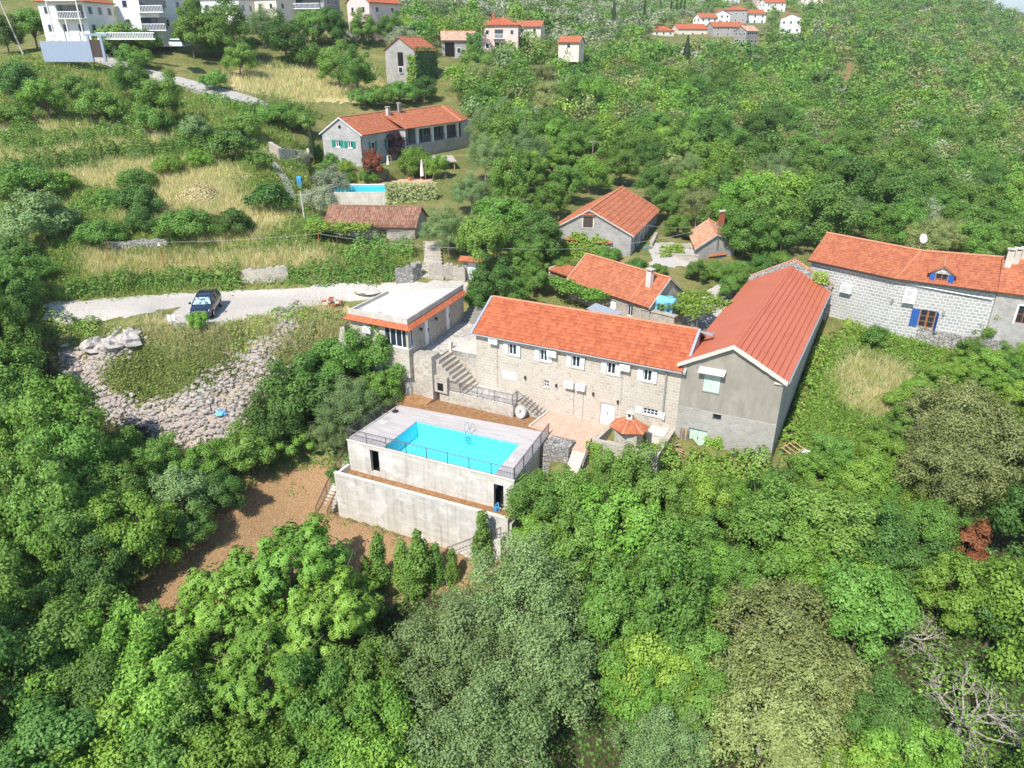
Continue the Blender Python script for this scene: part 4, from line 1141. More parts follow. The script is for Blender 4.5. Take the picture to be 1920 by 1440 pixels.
for (a, b) in ((EL, RG), (RG, ER)):
    m = MB(FB); n_ = 12
    for i in range(n_):
        p0 = np.array(a) + (np.array(b) - np.array(a)) * i / n_; p1 = np.array(a) + (np.array(b) - np.array(a)) * (i + 1) / n_
        w0 = .16 + rg.uniform(-.03, .03); hh = .10 + rg.uniform(0, .03)
        m.prism([(p0[0], -.2 - w0, p0[1] - .16), (p1[0], -.2 - w0, p1[1] - .16), (p1[0], -.14, p1[1] - .16), (p0[0], -.14, p0[1] - .16)],
                [(p0[0], -.2 - w0, p0[1] + hh), (p1[0], -.2 - w0, p1[1] + hh), (p1[0], -.12, p1[1] + hh), (p0[0], -.12, p0[1] + hh)])
    m.build('verge', M['pale_concrete'], broof)
m = MB(FB); m.tube((ER[0] + .06, ya, ER[1] + .0), (ER[0] + .06, yb, ER[1] + .0), .06, 7); m.build('gutter', M['zinc'], broof)
m = MB(FB)   # old stone gable left standing behind the new roof
for (a, b, s_) in ((EL, RG, 1), (RG, ER, 1)):
    for i in range(8):
        p0 = np.array(a) + (np.array(b) - np.array(a)) * i / 8; p1 = np.array(a) + (np.array(b) - np.array(a)) * (i + 1) / 8
        hh = .35 + rg.uniform(-.05, .1)
        m.prism([(p0[0], yb, 2.0), (p1[0], yb, 2.0), (p1[0], yb + .95, 2.0), (p0[0], yb + .95, 2.0)], [(p0[0], yb, p0[1] + hh * .4), (p1[0], yb, p1[1] + hh * .4), (p1[0], yb + .95, p1[1] + hh), (p0[0], yb + .95, p0[1] + hh)])
m.build('old_gable', M['dry_stone'], barn)
m = MB(FB)
for i in range(18):
    p0 = np.array(EL) + (np.array(RG) - np.array(EL)) * i / 18; q0 = np.array(RG) + (np.array(ER) - np.array(RG)) * i / 18
    for p_ in (p0, q0): m.tube((p_[0], yb + .8, p_[1] + .42), (p_[0] + .28, yb + 1.0 + rg.uniform(-.05, .05), p_[1] + .46), .11, 6)
m.build('old_ridge_tiles', M['worn_tiles'], barn)
f = add_window(barn, FB, 1.74, 2.95, 4.8, 6.12, 0, 'mint_paint', 2, 1, 'mint_paint', closed=True, rec=.1, sill='dark_concrete')
add_window(barn, FB, 2.72, 3.36, 2.5, 3.02, -.035, 'grey_wood', 1, 1, None, rec=.16, sill=None, bar=.04)
add_door(barn, FB, 1.05, 2.48, -.34, 1.4, -.035, 'mint_paint', .16)
m = MB(FB); m.box(.85, 2.9, -.9, -.03, -1.2, -.35); m.build('doorstep', M['terracotta'], barn)
m = MB(FB); m.prism([(1.3, -.62, 6.42), (3.28, -.62, 6.42), (3.28, 0, 6.66), (1.3, 0, 6.66)], [(1.3, -.62, 6.5), (3.28, -.62, 6.5), (3.28, 0, 6.74), (1.3, 0, 6.74)]); m.build('window_canopy', M['pale_concrete'], barn)
m = MB(FB); m.box(6.75, 7.5, -.14, .3, ze_ - .33, ze_ - .18); m.build('cornice_stone', M['pale_concrete'], barn)
FBR = side_frame(FB, bw_, 0, 'right')
for a, z in ((5.2, 4.4), (11.5, 4.9)):
    f = MB(FBR); f.box(a, a + .8, -.03, -.002, z, z + 1.05); f = f.build('window', M['white_paint'], barn)
    g = MB(FBR); g.box(a + .08, a + .72, -.036, -.03, z + .08, z + .97); g.build('pane', M['window_glass'], f)
# grey flashing between the two roofs
m = MB(FH); m.q((11.37, .1, e + .2), (11.37, 3.45, 8.25), (11.37, 3.45, 7.2), (11.37, .1, 6.2)); m.prism([(11.0, 3.3, 8.2), (12.3, 3.6, 7.9), (12.3, 4.2, 7.85), (11.0, 3.9, 8.0)], [(11.0, 3.3, 8.3), (12.3, 3.6, 8.0), (12.3, 4.2, 7.95), (11.0, 3.9, 8.1)]); m.build('flashing', M['zinc'], house)

# ------------------------------------------------------------------ flat roofed annex
P0 = PZ(640 + 1100 * .135417, 520 + 1020 * .135417, 4.0); dd = np.array((math.cos(R(67.68)), math.sin(R(67.68))))
FA = Fr(P0[:2] - dd * 2.05, -26.9, 67.68)
an = thing('annex', 'flat roofed stone annex with orange tile skirt and corner window', 'annex', FA(-3, 3, 3.8))
AW_, AL_ = -6.15, 10.9
pl_ = [(AW_, 0), (0, 0), (0, AL_), (AW_ + .3, 6.5)]
m = MB(FA)
m.wall(AW_, 0, 2.2, 7.2, 0, [(-2.5, -.0, 4.95, 6.72)], .25, 0)
fr_r = side_frame(FA, 0, 0, 'right')
mr = MB(fr_r); mr.wall(0, AL_, 2.2, 7.2, 0, [(0, .95, 4.95, 6.72), (3.0, 3.75, 4.1, 6.72), (7.2, 7.95, 4.1, 6.72)], .22, 0)
mr.build('side_wall', M['wall_stone'], an)
m.q((AW_ + .3, 6.5, 2.2), (AW_, 0, 2.2), (AW_, 0, 7.2), (AW_ + .3, 6.5, 7.2)); m.q((0, AL_, 2.2), (AW_ + .3, 6.5, 2.2), (AW_ + .3, 6.5, 7.2), (0, AL_, 7.2))
m.build('wall', M['house_stone'], an)
m = MB(FA); m.ext([(AW_, 0), (0, 0), (0, AL_), (AW_ + .3, 6.5)], 7.2, 7.34); m.build('roof_deck', M['pale_concrete'], an)
m = MB(FA)
m.box(AW_ - .05, .05, -.05, .18, 7.204, 7.68); m.ext([(-.16, .18), (.05, .18), (.05, AL_), (-.16, AL_)], 7.204, 7.68); m.ext([(AW_ - .05, .18), (AW_ + .16, .18), (AW_ + .42, 6.0), (AW_ + .22, 6.0)], 7.204, 7.6)
m.build('parapet', M['concrete'], an)
m = MB(FA)
tile_slope(m, (AW_ - .45, -.5, 6.82), (.48, -.5, 6.82), (.06, -.06, 7.18), (AW_ - .05, -.06, 7.18), .2, .4, .025, .015)
tile_slope(m, (.48, -.5, 6.82), (.48, AL_ - .1, 6.82), (.06, AL_ - .1, 7.18), (.06, -.06, 7.18), .2, .4, .025, .015)
m.build('tile_skirt', M['orange_tiles'], an)
f = add_window(an, FA, -2.5, -.04, 4.95, 6.72, 0, 'white_paint', 4, 1, None, rec=.06, bar=.07, sill='white_paint')
m = MB(FA); 
for i in range(14):
    x = -2.42 + i * .085; m.box(x, x + .06, .16, .2 + .02 * (i % 2), 5.02, 6.66)
m.build('curtain', M['curtain'], f)
f = add_window(an, fr_r, .06, .95, 4.95, 6.72, 0, 'white_paint', 2, 1, None, rec=.06, bar=.07, sill='white_paint')
for a in (3.0, 7.2): add_door(an, fr_r, a, a + .75, 4.1, 6.72, 0, 'white_paint', .06, 1)
ac_unit(FA, -4.55, 5.85, 0, 'white air conditioner on front wall of the flat roofed annex')
m = MB(FA); m.prism([(AW_ - 1.6, -1.0, 2.0), (AW_ - .02, -1.0, 2.0), (AW_ - .02, -.3, 2.0), (AW_ - 1.6, -.3, 2.0)], [(AW_ - .5, -.9, 6.1), (AW_ - .02, -.9, 6.4), (AW_ - .02, -.35, 6.4), (AW_ - .5, -.35, 6.1)]); m.build('buttress', M['wall_stone'], an)
for t_, lb in ((2.1, 'small dark wall lamp nearest the corner window of the annex'), (5.0, 'small dark wall lamp between the two white doors of the annex')):
    o = thing('wall_lamp', lb, 'wall lamp', fr_r(t_, 0, 6.1))
    m = MB(fr_r); m.box(t_ - .06, t_ + .06, -.06, -.002, 6.0, 6.2); m.tube((t_, -.18, 5.9), (t_, -.18, 6.2), .05, 7, 0, .1); m.path([(t_, -.05, 6.1), (t_, -.18, 6.2)], .015, 5); m.build('lantern', M['black_plastic'], o)
m = MB(FA)
for x, y in ((AW_ + .5, 1.0), (-3.0, .3)):
    m.tube((x, y, 7.34), (x, y, 7.75), .03, 6); m.tube((x, y, 7.72), (x, y, 7.78), .07, 6)
m.build('vent_pipe', M['dull_pipe'], an)

# ------------------------------------------------------------------ other buildings
def OW(fr, px, py):
    d = pray(px, py); n_ = np.array([-fr.u[1], fr.u[0]])
    t = (n_ @ fr.o) / (n_ @ d[:2]); p = d * t
    return float((p[:2] - fr.o) @ fr.u), float(CAMH + p[2])
def OWr(fr, x0, y0, x1, y1):
    a = OW(fr, x0, y0); b = OW(fr, x1, y1); return min(a[0], b[0]), max(a[0], b[0]), min(a[1], b[1]), max(a[1], b[1])
def chimney(par, fr, s, t, z0, z1, a=.3, mat='pale_concrete', cap=True, pots=1):
    m = MB(fr); m.box(s - a, s + a, t - a * .8, t + a * .8, z0, z1)
    c_ = m.build('chimney', M[mat], par)
    if cap:
        m = MB(fr)
        for dx in (-1, 1):
            for dy in (-1, 1): m.box(s + dx * a * .8 - .05, s + dx * a * .8 + .05, t + dy * a * .6 - .05, t + dy * a * .6 + .05, z1, z1 + .18)
        m.box(s - a - .1, s + a + .1, t - a * .8 - .1, t + a * .8 + .1, z1 + .18, z1 + .27); m.build('cap', M['concrete'], c_)
    return c_
# low stone house behind the long one
F2 = Fr((5.56, 72.73), -51.3, 44.5)
h2 = thing('stone_house', 'low stone house with orange roof and grey chimney beside the blue water tank', 'house', F2(5.8, .3, 4.0))
m = MB(F2); gable_walls(m, F2, .25, 11.4, .3, 5.9, 2.5, 6.75, 8.75, 's', holes_front=[(3.2, 4.0, 5.0, 6.1), (6.2, 7.1, 4.0, 6.0), (8.6, 9.3, 5.0, 6.1)]); m.build('wall', M['wall_stone'], h2)
gable_roof(h2, F2, .25, 11.4, .3, 5.9, 6.75, 8.75, .35, .15, 's', 'red_tiles', verge='concrete')
m = MB(F2); m.tube((9.0, -.1, 6.62), (9.05, 3.1, 8.88), .07, 6); m.build('ridge_strip', M['ridge_tile'], h2)
add_window(h2, F2, 3.2, 4.0, 5.0, 6.1, .3, 'white_paint', 2, 1); add_window(h2, F2, 8.6, 9.3, 5.0, 6.1, .3, 'white_paint', 2, 1); add_door(h2, F2, 6.2, 7.1, 4.0, 6.0, .3, 'white_paint', leaves=1)
chimney(h2, F2, 9.9, 1.9, 7.6, 9.35, .3)
ac_unit(F2, 4.35, 5.75, .3, 'white air conditioner on the low house above the vine pergola')
sh_ = thing('shed', 'narrow plank shed with tiled top at left end of the low stone house', 'shed', F2(-2, 1, 4.2))
m = MB(F2); m.box(-3.6, .15, 1.3, 2.7, 3.0, 6.6); m.build('wall', M['grey_wood'], sh_)
m = MB(F2); tile_slope(m, (-3.8, 1.0, 6.6), (.2, 1.0, 6.6), (.2, 3.0, 7.1), (-3.8, 3.0, 7.1), .24, .4); m.build('roof', M['red_tiles'], sh_)
m = MB(F2); m.box(-3.75, -3.55, 1.1, 2.9, 3, 6.9); m.build('end_wall', M['pale_concrete'], sh_)
# water tank on its block
TK = PZ(1248, 582, 6.15)
FT = Fr(TK[:2], -40)
o = MB(FT); o.box(-1.9, 1.5, -1.1, .75, 3.0, 6.1); o.box(-2.0, 1.6, -1.2, .8, 6.104, 6.2); o = o.build('stone_plinth', [M['wall_stone']]); tag(o, 'square stone block carrying the blue water tank', 'plinth')
tk = thing('water_tank', 'light blue plastic water tank lying on a stone block', 'water tank', FT(0, 0, 6.2))
m = MB(FT)
nseg = 16
def ring_(x, r): return [(x, -.05 + r * math.cos(a), 6.95 + r * 1.0 * math.sin(a)) for a in np.linspace(0, 2 * math.pi, nseg + 1)[:-1]]
prof_ = [(-.98, .25), (-.95, .5), (-.85, .58), (-.4, .58), (-.36, .55), (-.30, .58), (.3, .58), (.36, .55), (.4, .58), (.85, .58), (.95, .5), (.98, .25)]
for (x0, r0), (x1, r1) in zip(prof_[:-1], prof_[1:]):
    A_, B_ = ring_(x0, r0), ring_(x1, r1)
    for k in range(nseg): m.poly([A_[k], A_[(k + 1) % nseg], B_[(k + 1) % nseg], B_[k]], 0, True)
m.poly(ring_(-.98, .25)); m.poly(ring_(.98, .25))
for x in (-.8, -.27, .27, .8): m.box(x - .13, x + .13, -.5, .4, 6.202, 6.75)
m.build('body', M['tank_blue'], tk)
m = MB(FT); m.tube((.45, -.05, 7.5), (.45, -.05, 7.62), .2, 12); m.build('lid', M['tank_blue'], tk)
o = MB(F2); o.prism([(6.5, -3.6, 6.0), (10.0, -3.6, 6.0), (10.0, -2.2, 6.25), (6.5, -2.2, 6.25)], [(6.5, -3.6, 6.04), (10.0, -3.6, 6.04), (10.0, -2.2, 6.29), (6.5, -2.2, 6.29)])
for x, y in ((6.6, -3.5), (9.9, -3.5), (6.6, -2.3), (9.9, -2.3)): o.tube((x, y, 3), (x, y, 6.05), .04, 6)
o = o.build('lean_to_roof', M['zinc']); tag(o, 'low grey sheet metal roof in the yard behind the long house', 'canopy')
o = MB(F2); rg = random.Random(11)
for i in range(16):
    a = F2; x = 12.6 + rg.uniform(-.6, .6); y = -1.5 + rg.uniform(-.5, .5); z = 4.4 + i * .05
    o.tube((x - 1.2, y, z), (x + 1.2, y + rg.uniform(-.4, .4), z + rg.uniform(-.1, .1)), .06, 5)
o = o.build('plank_stack', M['pale_wood']); tag(o, 'heap of pale planks in the yard below the water tank', 'planks')

# ivy clad stone house
F3 = Fr((3.53, 80.6), -8.9, 68.8)
h3 = thing('stone_house', 'grey stone gabled house with ivy on its front and red roof', 'house', F3(5, .3, 6.8))
W3, L3 = 9.75, 15.6
m = MB(F3); m.wall(.3, W3, 4, 9.75, .3, [(*OWr(F3, 1064, 451, 1079, 470),), (*OWr(F3, 1122, 457, 1140, 476),)], .2)
m.q((W3, .3, 4), (W3, L3, 4), (W3, L3, 9.75), (W3, .3, 9.75)); m.q((W3, L3, 4), (.3, L3, 4), (.3, L3, 9.75), (W3, L3, 9.75)); m.q((.3, L3, 4), (.3, .3, 4), (.3, .3, 9.75), (.3, L3, 9.75))
mx_ = (.3 + W3) / 2
m.poly([(.3, .3, 9.75), (W3, .3, 9.75), (mx_, .3, 12.35)]); m.poly([(W3, L3, 9.75), (.3, L3, 9.75), (mx_, L3, 12.35)])
m.build('wall', M['grey_stone'], h3)
gable_roof(h3, F3, .3, W3, .3, L3, 9.75, 12.35, .35, .2, 't', 'red_tiles', tw=.26, th=.62, step=.05, verge='concrete')
a = OWr(F3, 1093, 407, 1110, 427)
def lintel(par, fr, s0, s1, z, t=0.0):
    m = MB(fr); tile_slope(m, (s0 - .2, t - .32, z), (s1 + .2, t - .32, z), (s1 + .2, t, z + .18), (s0 - .2, t, z + .18), .2, .4, .03, .01); m.build('tile_lintel', M['red_tiles'], par)
m = MB(F3); m.box(a[0] - .15, a[1] + .15, .24, .298, a[2] - .15, a[3] + .15); m.build('window_surround', M['pale_concrete'], h3)
m = MB(F3); m.box(a[0], (a[0] + a[1]) / 2 - .01, .2, .24, a[2], a[3]); m.box((a[0] + a[1]) / 2 + .01, a[1], .2, .24, a[2], a[3]); m.build('shutter', M['dark_wood'], h3)
lintel(h3, F3, a[0], a[1], a[3] + .2, .3)
for q in (OWr(F3, 1064, 451, 1079, 470), OWr(F3, 1122, 457, 1140, 476)):
    add_window(h3, F3, *q, .3, 'mint_paint', 2, 1); lintel(h3, F3, q[0] - .2, q[1] + .2, q[3] + .06, .3)
F3R = side_frame(F3, W3, .3, 'right')
for (x, z0, z1, mt) in ((2.0, 7.0, 9.0, 'grey_blue_paint'), (4.8, 6.9, 9.2, 'white_paint'), (7.0, 6.9, 9.2, 'white_paint'), (9.6, 7.2, 9.0, 'grey_blue_paint')):
    f = MB(F3R); f.box(x, x + .9, -.05, -.002, z0, z1); f = f.build('window', M[mt], h3)
    g = MB(F3R); g.box(x + .1, x + .8, -.056, -.05, z0 + .1, z1 - .1); g.build('pane', M['window_glass'], f)
# small hut house with old roof
F4 = Fr((20.84, 80.7), 24.3, 83)
h4 = thing('stone_hut', 'small stone hut with weathered mossy tile roof and blue window sheet', 'hut', F4(3, .2, 6.3))
m = MB(F4); gable_walls(m, F4, .25, 5.75, .2, 8.2, 4, 7.85, 9.15, 't'); m.build('wall', M['grey_stone'], h4)
gable_roof(h4, F4, .25, 5.75, .2, 8.2, 7.85, 9.15, .3, .2, 't', 'worn_tiles', 'ridge_tile', verge='concrete')
q = OWr(F4, 1332, 481, 1357, 494); m = MB(F4); m.box(q[0], q[1], .12, .198, q[2], q[3]); m.build('window_sheet', M['tarp_blue'], h4); lintel(h4, F4, q[0], q[1], q[3], .2)
chimney(h4, F4, 4.6, 6.4, 8.2, 10.2, .42, 'brick_red')
o = MB(F4); o.tube((3.1, -.05, 7.6), (3.1, -.05, 10.6), .05, 6); o.box(2.6, 3.6, -.08, -.02, 10.3, 10.38); o = o.build('roof_mast', M['grey_wood']); tag(o, 'wooden wire mast fixed to gable of small stone hut', 'mast')
# yard walls between them
for lb, a, b, z, hh in (('low concrete yard wall in front of the small stone hut', (1214, 490), (1308, 497), 6.2, 1.1), ('concrete yard wall between ivy clad house and small hut', (1226, 470), (1292, 473), 6.6, .9), ('short concrete yard wall beside blue barrels of the ivy clad house', (1222, 476), (1232, 455), 6.6, 1.3)):
    A_ = PZ(*a, z); B_ = PZ(*b, z); d_ = (B_ - A_)[:2]; fr = Fr(A_[:2], math.degrees(math.atan2(d_[1], d_[0]))); L_ = float(np.linalg.norm(d_))
    o = MB(fr); o.box(0, L_, 0, .35, z - 2, z + hh - .08); o.box(-.04, L_ + .04, -.04, .39, z + hh - .078, z + hh); o = o.build('yard_wall', M['wall_stone']); tag(o, lb, 'yard wall')
for k, (px, py) in enumerate(((1208, 474), (1216, 470), (1222, 466))):
    p_ = PZ(px, py, 6.9)
    o = MB(); o.tube((p_[0], p_[1], 6.5), (p_[0], p_[1], 7.45), .3, 12); o.tube((p_[0], p_[1], 7.45), (p_[0], p_[1], 7.5), .32, 12); o = o.build('barrel', M['tarp_blue']); tag(o, 'blue plastic barrel beside right wall of ivy clad house', 'barrel', 'blue barrels by the ivy clad house')

# white jointed stone house on the right, bent along its front
EA, EBm, EC = np.array((30.06, 71.67)), np.array((35.79, 65.06)), np.array((42.86, 61.03))
RA, RBm, RC = PZ(1549.8, 437.7, 10.8)[:2], PZ(1727, 471.4, 10.8)[:2], PZ(1879, 483.8, 10.8)[:2]
h5 = thing('jointed_stone_house', 'long stone house with white mortar joints, red roof and blue shutters', 'house', (*EBm, 3.2))
m = MB(FW)
dA = (EBm - EA) / np.linalg.norm(EBm - EA); dB = (EC - EBm) / np.linalg.norm(EC - EBm)
nA = np.array([-dA[1], dA[0]]); nB = np.array([-dB[1], dB[0]])
wA, wM, wC = EA + nA * .4 + dA * .25, EBm + (nA + nB) * .22, EC + nB * .4
BA, BM, BC = 2 * RA - EA, 2 * RBm - EBm, 2 * RC - EC
FA5 = Fr(wA, math.degrees(math.atan2(*(wM - wA)[::-1]))); FB5 = Fr(wM, math.degrees(math.atan2(*(wC - wM)[::-1])))
LA5 = float(np.linalg.norm(wM - wA)); LB5 = float(np.linalg.norm(wC - wM))
dq = OWr(FB5, 1727, 580, 1748, 617)
m5 = MB(FA5); m5.wall(0, LA5, -1, 9.1, 0, (), .2); m5.build('wall', M['jointed_stone'], h5)
m5 = MB(FB5); m5.wall(0, LB5, -1, 9.1, 0, [dq], .2); m5.build('wall', M['jointed_stone'], h5)
for a, b in ((BA, wA), (wC, BC), (BC, BM), (BM, BA)): m.q((*a, -1), (*b, -1), (*b, 9.0), (*a, 9.0))
m.poly([(*BA, 9.0), (*wA, 9.0), (*RA, 10.7)]); m.poly([(*wC, 9.0), (*BC, 9.0), (*RC, 10.7)])
m.build('wall', M['jointed_stone'], h5)
m = MB(FW)
Z0, Z1 = 8.97, 10.85
tile_slope(m, (*EA, Z0), (*EBm, Z0), (*RBm, Z1), (*RA, Z1), .26, .38); tile_slope(m, (*EBm, Z0), (*EC, Z0), (*RC, Z1), (*RBm, Z1), .26, .38)
tile_slope(m, (*BM, Z0), (*BA, Z0), (*RA, Z1), (*RBm, Z1), .26, .38); tile_slope(m, (*BC, Z0), (*BM, Z0), (*RBm, Z1), (*RC, Z1), .26, .38)
ridge_caps(m, (*RA, Z1), (*RBm, Z1), .15, .42, 1); ridge_caps(m, (*RBm, Z1), (*RC, Z1), .15, .42, 1)
m.tube((*EBm, Z0 + .05), (*RBm, Z1 + .03), .07, 6, 1)
r5 = m.build('roof', [M['red_tiles'], M['ridge_tile']], h5)
m = MB(FW); m.tube((*EA, 8.9), (*EBm, 8.9), .07, 6); m.tube((*EBm, 8.9), (*EC, 8.9), .07, 6); m.build('gutter', M['black_plastic'], r5)
m = MB(FB5); m.tube((.8, -.16, 8.6), (LB5 - .2, -.16, 8.2), .06, 6); m.build('pipe', M['zinc'], h5)
f = add_door(h5, FB5, *dq, 0, 'brown_wood', .1, 2, 'window_glass', None)
m = MB(FB5); wd = (dq[1] - dq[0]) * .5
m.box(dq[0] - wd - .05, dq[0] - .03, -.06, -.005, dq[2], dq[3]); m.build('shutter', M['blue_paint'], h5)
m = MB(FB5); m.prism([(dq[1] + .02, -.05, dq[2]), (dq[1] + .2, -wd, dq[2]), (dq[1] + .24, -wd, dq[2]), (dq[1] + .07, -.03, dq[2])], [(dq[1] + .02, -.05, dq[3]), (dq[1] + .2, -wd, dq[3]), (dq[1] + .24, -wd, dq[3]), (dq[1] + .07, -.03, dq[3])]); m.build('shutter', M['blue_paint'], h5)
# dormer
q = OWr(FB5, 1752, 522, 1774, 539)
ds = (q[0] + q[1]) / 2
dm = MB(FB5); dm.wall(ds - .95, ds + .95, 8.7, 9.95, .1, [(ds - .5, ds + .5, 8.85, 9.85)], .15); dm.poly([(ds - .95, .1, 9.95), (ds + .95, .1, 9.95), (ds, .1, 10.55)])
dm.q((ds + .95, .1, 8.7), (ds + .95, 3.4, 9.95), (ds + .95, 3.4, 9.95), (ds + .95, .1, 9.95)); dm.q((ds - .95, 3.4, 9.95), (ds - .95, .1, 8.7), (ds - .95, .1, 9.95), (ds - .95, 3.4, 9.95))
dmo = dm.build('dormer', M['jointed_stone'], h5)
dm = MB(FB5); tile_slope(dm, (ds + 1.15, -.1, 9.88), (ds + 1.15, 3.0, 9.88), (ds, 4.6, 10.62), (ds, -.1, 10.62), .24, .36); tile_slope(dm, (ds - 1.15, 3.0, 9.88), (ds - 1.15, -.1, 9.88), (ds, -.1, 10.62), (ds, 4.6, 10.62), .24, .36); ridge_caps(dm, (ds, -.1, 10.62), (ds, 4.4, 10.62), .1, .4, 1, .02); dm.build('roof', [M['red_tiles'], M['ridge_tile']], dmo)
add_window(h5, FB5, ds - .5, ds + .5, 8.85, 9.85, .1, 'brown_wood', 2, 2, 'blue_paint', sw=.45, ajar=R(20), sill=None, bar=.07)
q = OWr(FA5, 1580, 536, 1598, 550); ac_unit(FA5, q[0], q[2], 0, 'grey boxed air conditioner near barn on white jointed wall', q[1] - q[0], .75, .4)
q = OWr(FB5, 1698, 540, 1723, 569); ac_unit(FB5, max(q[0], .1), q[2], 0, 'tall white two fan air conditioner on white jointed stone wall', 1.0, q[3] - q[2], .4, 2)
for px, py, lb in ((1674, 563, 'small lamp left of two fan unit on jointed wall'), (1770, 585, 'dark lamp right of the blue shuttered door')):
    fr = FB5 if px > 1690 else FA5; s_, z = OW(fr, px, py)
    o = MB(fr); o.box(s_ - .1, s_ + .1, -.2, -.003, z - .15, z + .15); o.tube((s_, -.14, z - .3), (s_, -.14, z - .15), .07, 7); o = o.build('wall_lamp', M['dull_pipe']); tag(o, lb, 'wall lamp')
hd = thing('tiled_hood', 'little tiled gate hood standing on low wall against jointed stone house', 'gate hood', (*PZ(1630, 590, 4.2)[:2], 3.8))
p_ = PZ(1628, 600, 3.9); fr = Fr(p_[:2], -45)
m = MB(fr); m.box(-.9, .9, -.2, .3, 1, 5.6); m.build('wall', M['wall_stone'], hd)
m = MB(fr); tile_slope(m, (-1.1, -.6, 5.5), (1.1, -.6, 5.5), (1.1, .9, 6.0), (-1.1, .9, 6.0), .22, .4); m.build('roof', M['red_tiles'], hd)
A_ = np.array(hit(1640, 618)); B_ = np.array(hit(1755, 650)); Cc = np.array(hit(1870, 668))
gw = thing('garden_wall', 'low grey stone wall in front of jointed stone house', 'stone wall', (*A_[:2], A_[2]))
m = MB(FW)
for a, b in ((A_, B_), (B_, Cc)):
    d_ = (b - a)[:2] / np.linalg.norm((b - a)[:2]); nn = np.array([-d_[1], d_[0]]) * .45
    for k in range(6):
        u0, u1 = k / 6, (k + 1) / 6
        p0 = a + (b - a) * u0; p1 = a + (b - a) * u1; z0 = p0[2] + 1.45 + .06 * math.sin(k * 2.1); z1 = p1[2] + 1.45 + .06 * math.sin(k * 2.1 + 1)
        m.prism([(p0[0], p0[1], p0[2] - 1), (p1[0], p1[1], p1[2] - 1), (p1[0] + nn[0], p1[1] + nn[1], p1[2] - 1), (p0[0] + nn[0], p0[1] + nn[1], p0[2] - 1)],
                [(p0[0], p0[1], z0), (p1[0], p1[1], z1), (p1[0] + nn[0], p1[1] + nn[1], z1), (p0[0] + nn[0], p0[1] + nn[1], z0)])
m.build('wall', M['dry_stone'], gw)
dish = thing('satellite_dish', 'white satellite dish on thin pole above the ridge of jointed stone house', 'satellite dish', (*RBm, 10.9))
p_ = np.array((*(RBm - dB * .2), 10.9))
m = MB(FW); m.tube(p_, p_ + (0, 0, 1.0), .035, 6); m.build('pole', M['steel'], dish)
m = MB(FW); c0 = p_ + (0, -.12, 1.15); ax = np.array((.25, -.9, .35)); ax /= np.linalg.norm(ax); e1 = np.cross(ax, (0, 0, 1)); e1 /= np.linalg.norm(e1); e2 = np.cross(e1, ax)
prev = None
for r_ in (0, .15, .3, .45):
    rg_ = [tuple(c0 + ax * (r_ ** 2 * .6) + (e1 * math.cos(x) + e2 * math.sin(x)) * max(r_, .001)) for x in np.linspace(0, 2 * math.pi, 17)[:-1]]
    if prev:
        for k in range(16): m.poly([prev[k], prev[(k + 1) % 16], rg_[(k + 1) % 16], rg_[k]], 0, True)
    prev = rg_
m.build('reflector', M['plastic_white'], dish)
m = MB(FW); m.tube(c0 - e2 * .4, c0 + ax * .5, .015, 5); m.tube(c0 + ax * .48, c0 + ax * .56, .045, 6); m.build('feed_arm', M['dull_pipe'], dish)
h6 = thing('stone_house', 'stone house end with chimney pots at right edge of the photo', 'house', (*EC, 3))
FE = Fr(EC + nB * .55 - dB * .05, math.degrees(math.atan2(dB[1], dB[0])))
m = MB(FE); gable_walls(m, FE, .1, 9, .0, 7.2, -1, 9.1, 11.1, 's', holes_front=[(2.0, 3.0, 6.3, 7.9)]); m.build('wall', M['grey_stone'], h6)
gable_roof(h6, FE, .1, 9, 0, 7.2, 9.1, 11.1, .4, .02, 's', 'red_tiles')
f = add_window(h6, FE, 2.0, 3.0, 6.3, 7.9, 0, 'brown_wood', 2, 2, None, sill=None); m = MB(FE); m.box(1.85, 1.997, -.03, .05, 6.2, 8.0); m.box(3.003, 3.15, -.03, .05, 6.2, 8.0); m.box(1.997, 3.003, -.03, .05, 7.903, 8.05); m.build('window_surround', M['white_render'], h6)
for k in range(3): chimney(h6, FE, .5 + k * .55, 2.6 + k * .55, 9.6, 12.0, .26, 'concrete', True)

# old barn with brown tiles
FO = Fr((-22.1, 83.2), -4.4, 82)
ob = thing('old_barn', 'low old stone barn with faded brown barrel tile roof', 'barn', FO(5.6, .3, 8.3))
m = MB(FO); gable_walls(m, FO, .3, 10.9, .35, 5.9, 6, 9.95, 11.55, 's', holes_front=[(6.6, 7.55, 8.2, 9.5)]); m.build('wall', M['wall_stone'], ob)
gable_roof(ob, FO, .3, 10.9, .35, 5.9, 9.95, 11.55, .35, .25, 's', 'brown_tiles', 'brown_tiles', tw=.27, th=.5, amp=.07, step=.02)
add_door(ob, FO, 6.6, 7.55, 8.2, 9.5, .35, 'dark_wood', .1, 1, None, None)
m = MB(FO)
for i in range(22):
    x = 7.7 + i * .14; m.tube((x, -.9, 8.5), (x + .3, .3, 9.6), .035, 5)
m.build('lean_to_slats', M['reed'], ob)
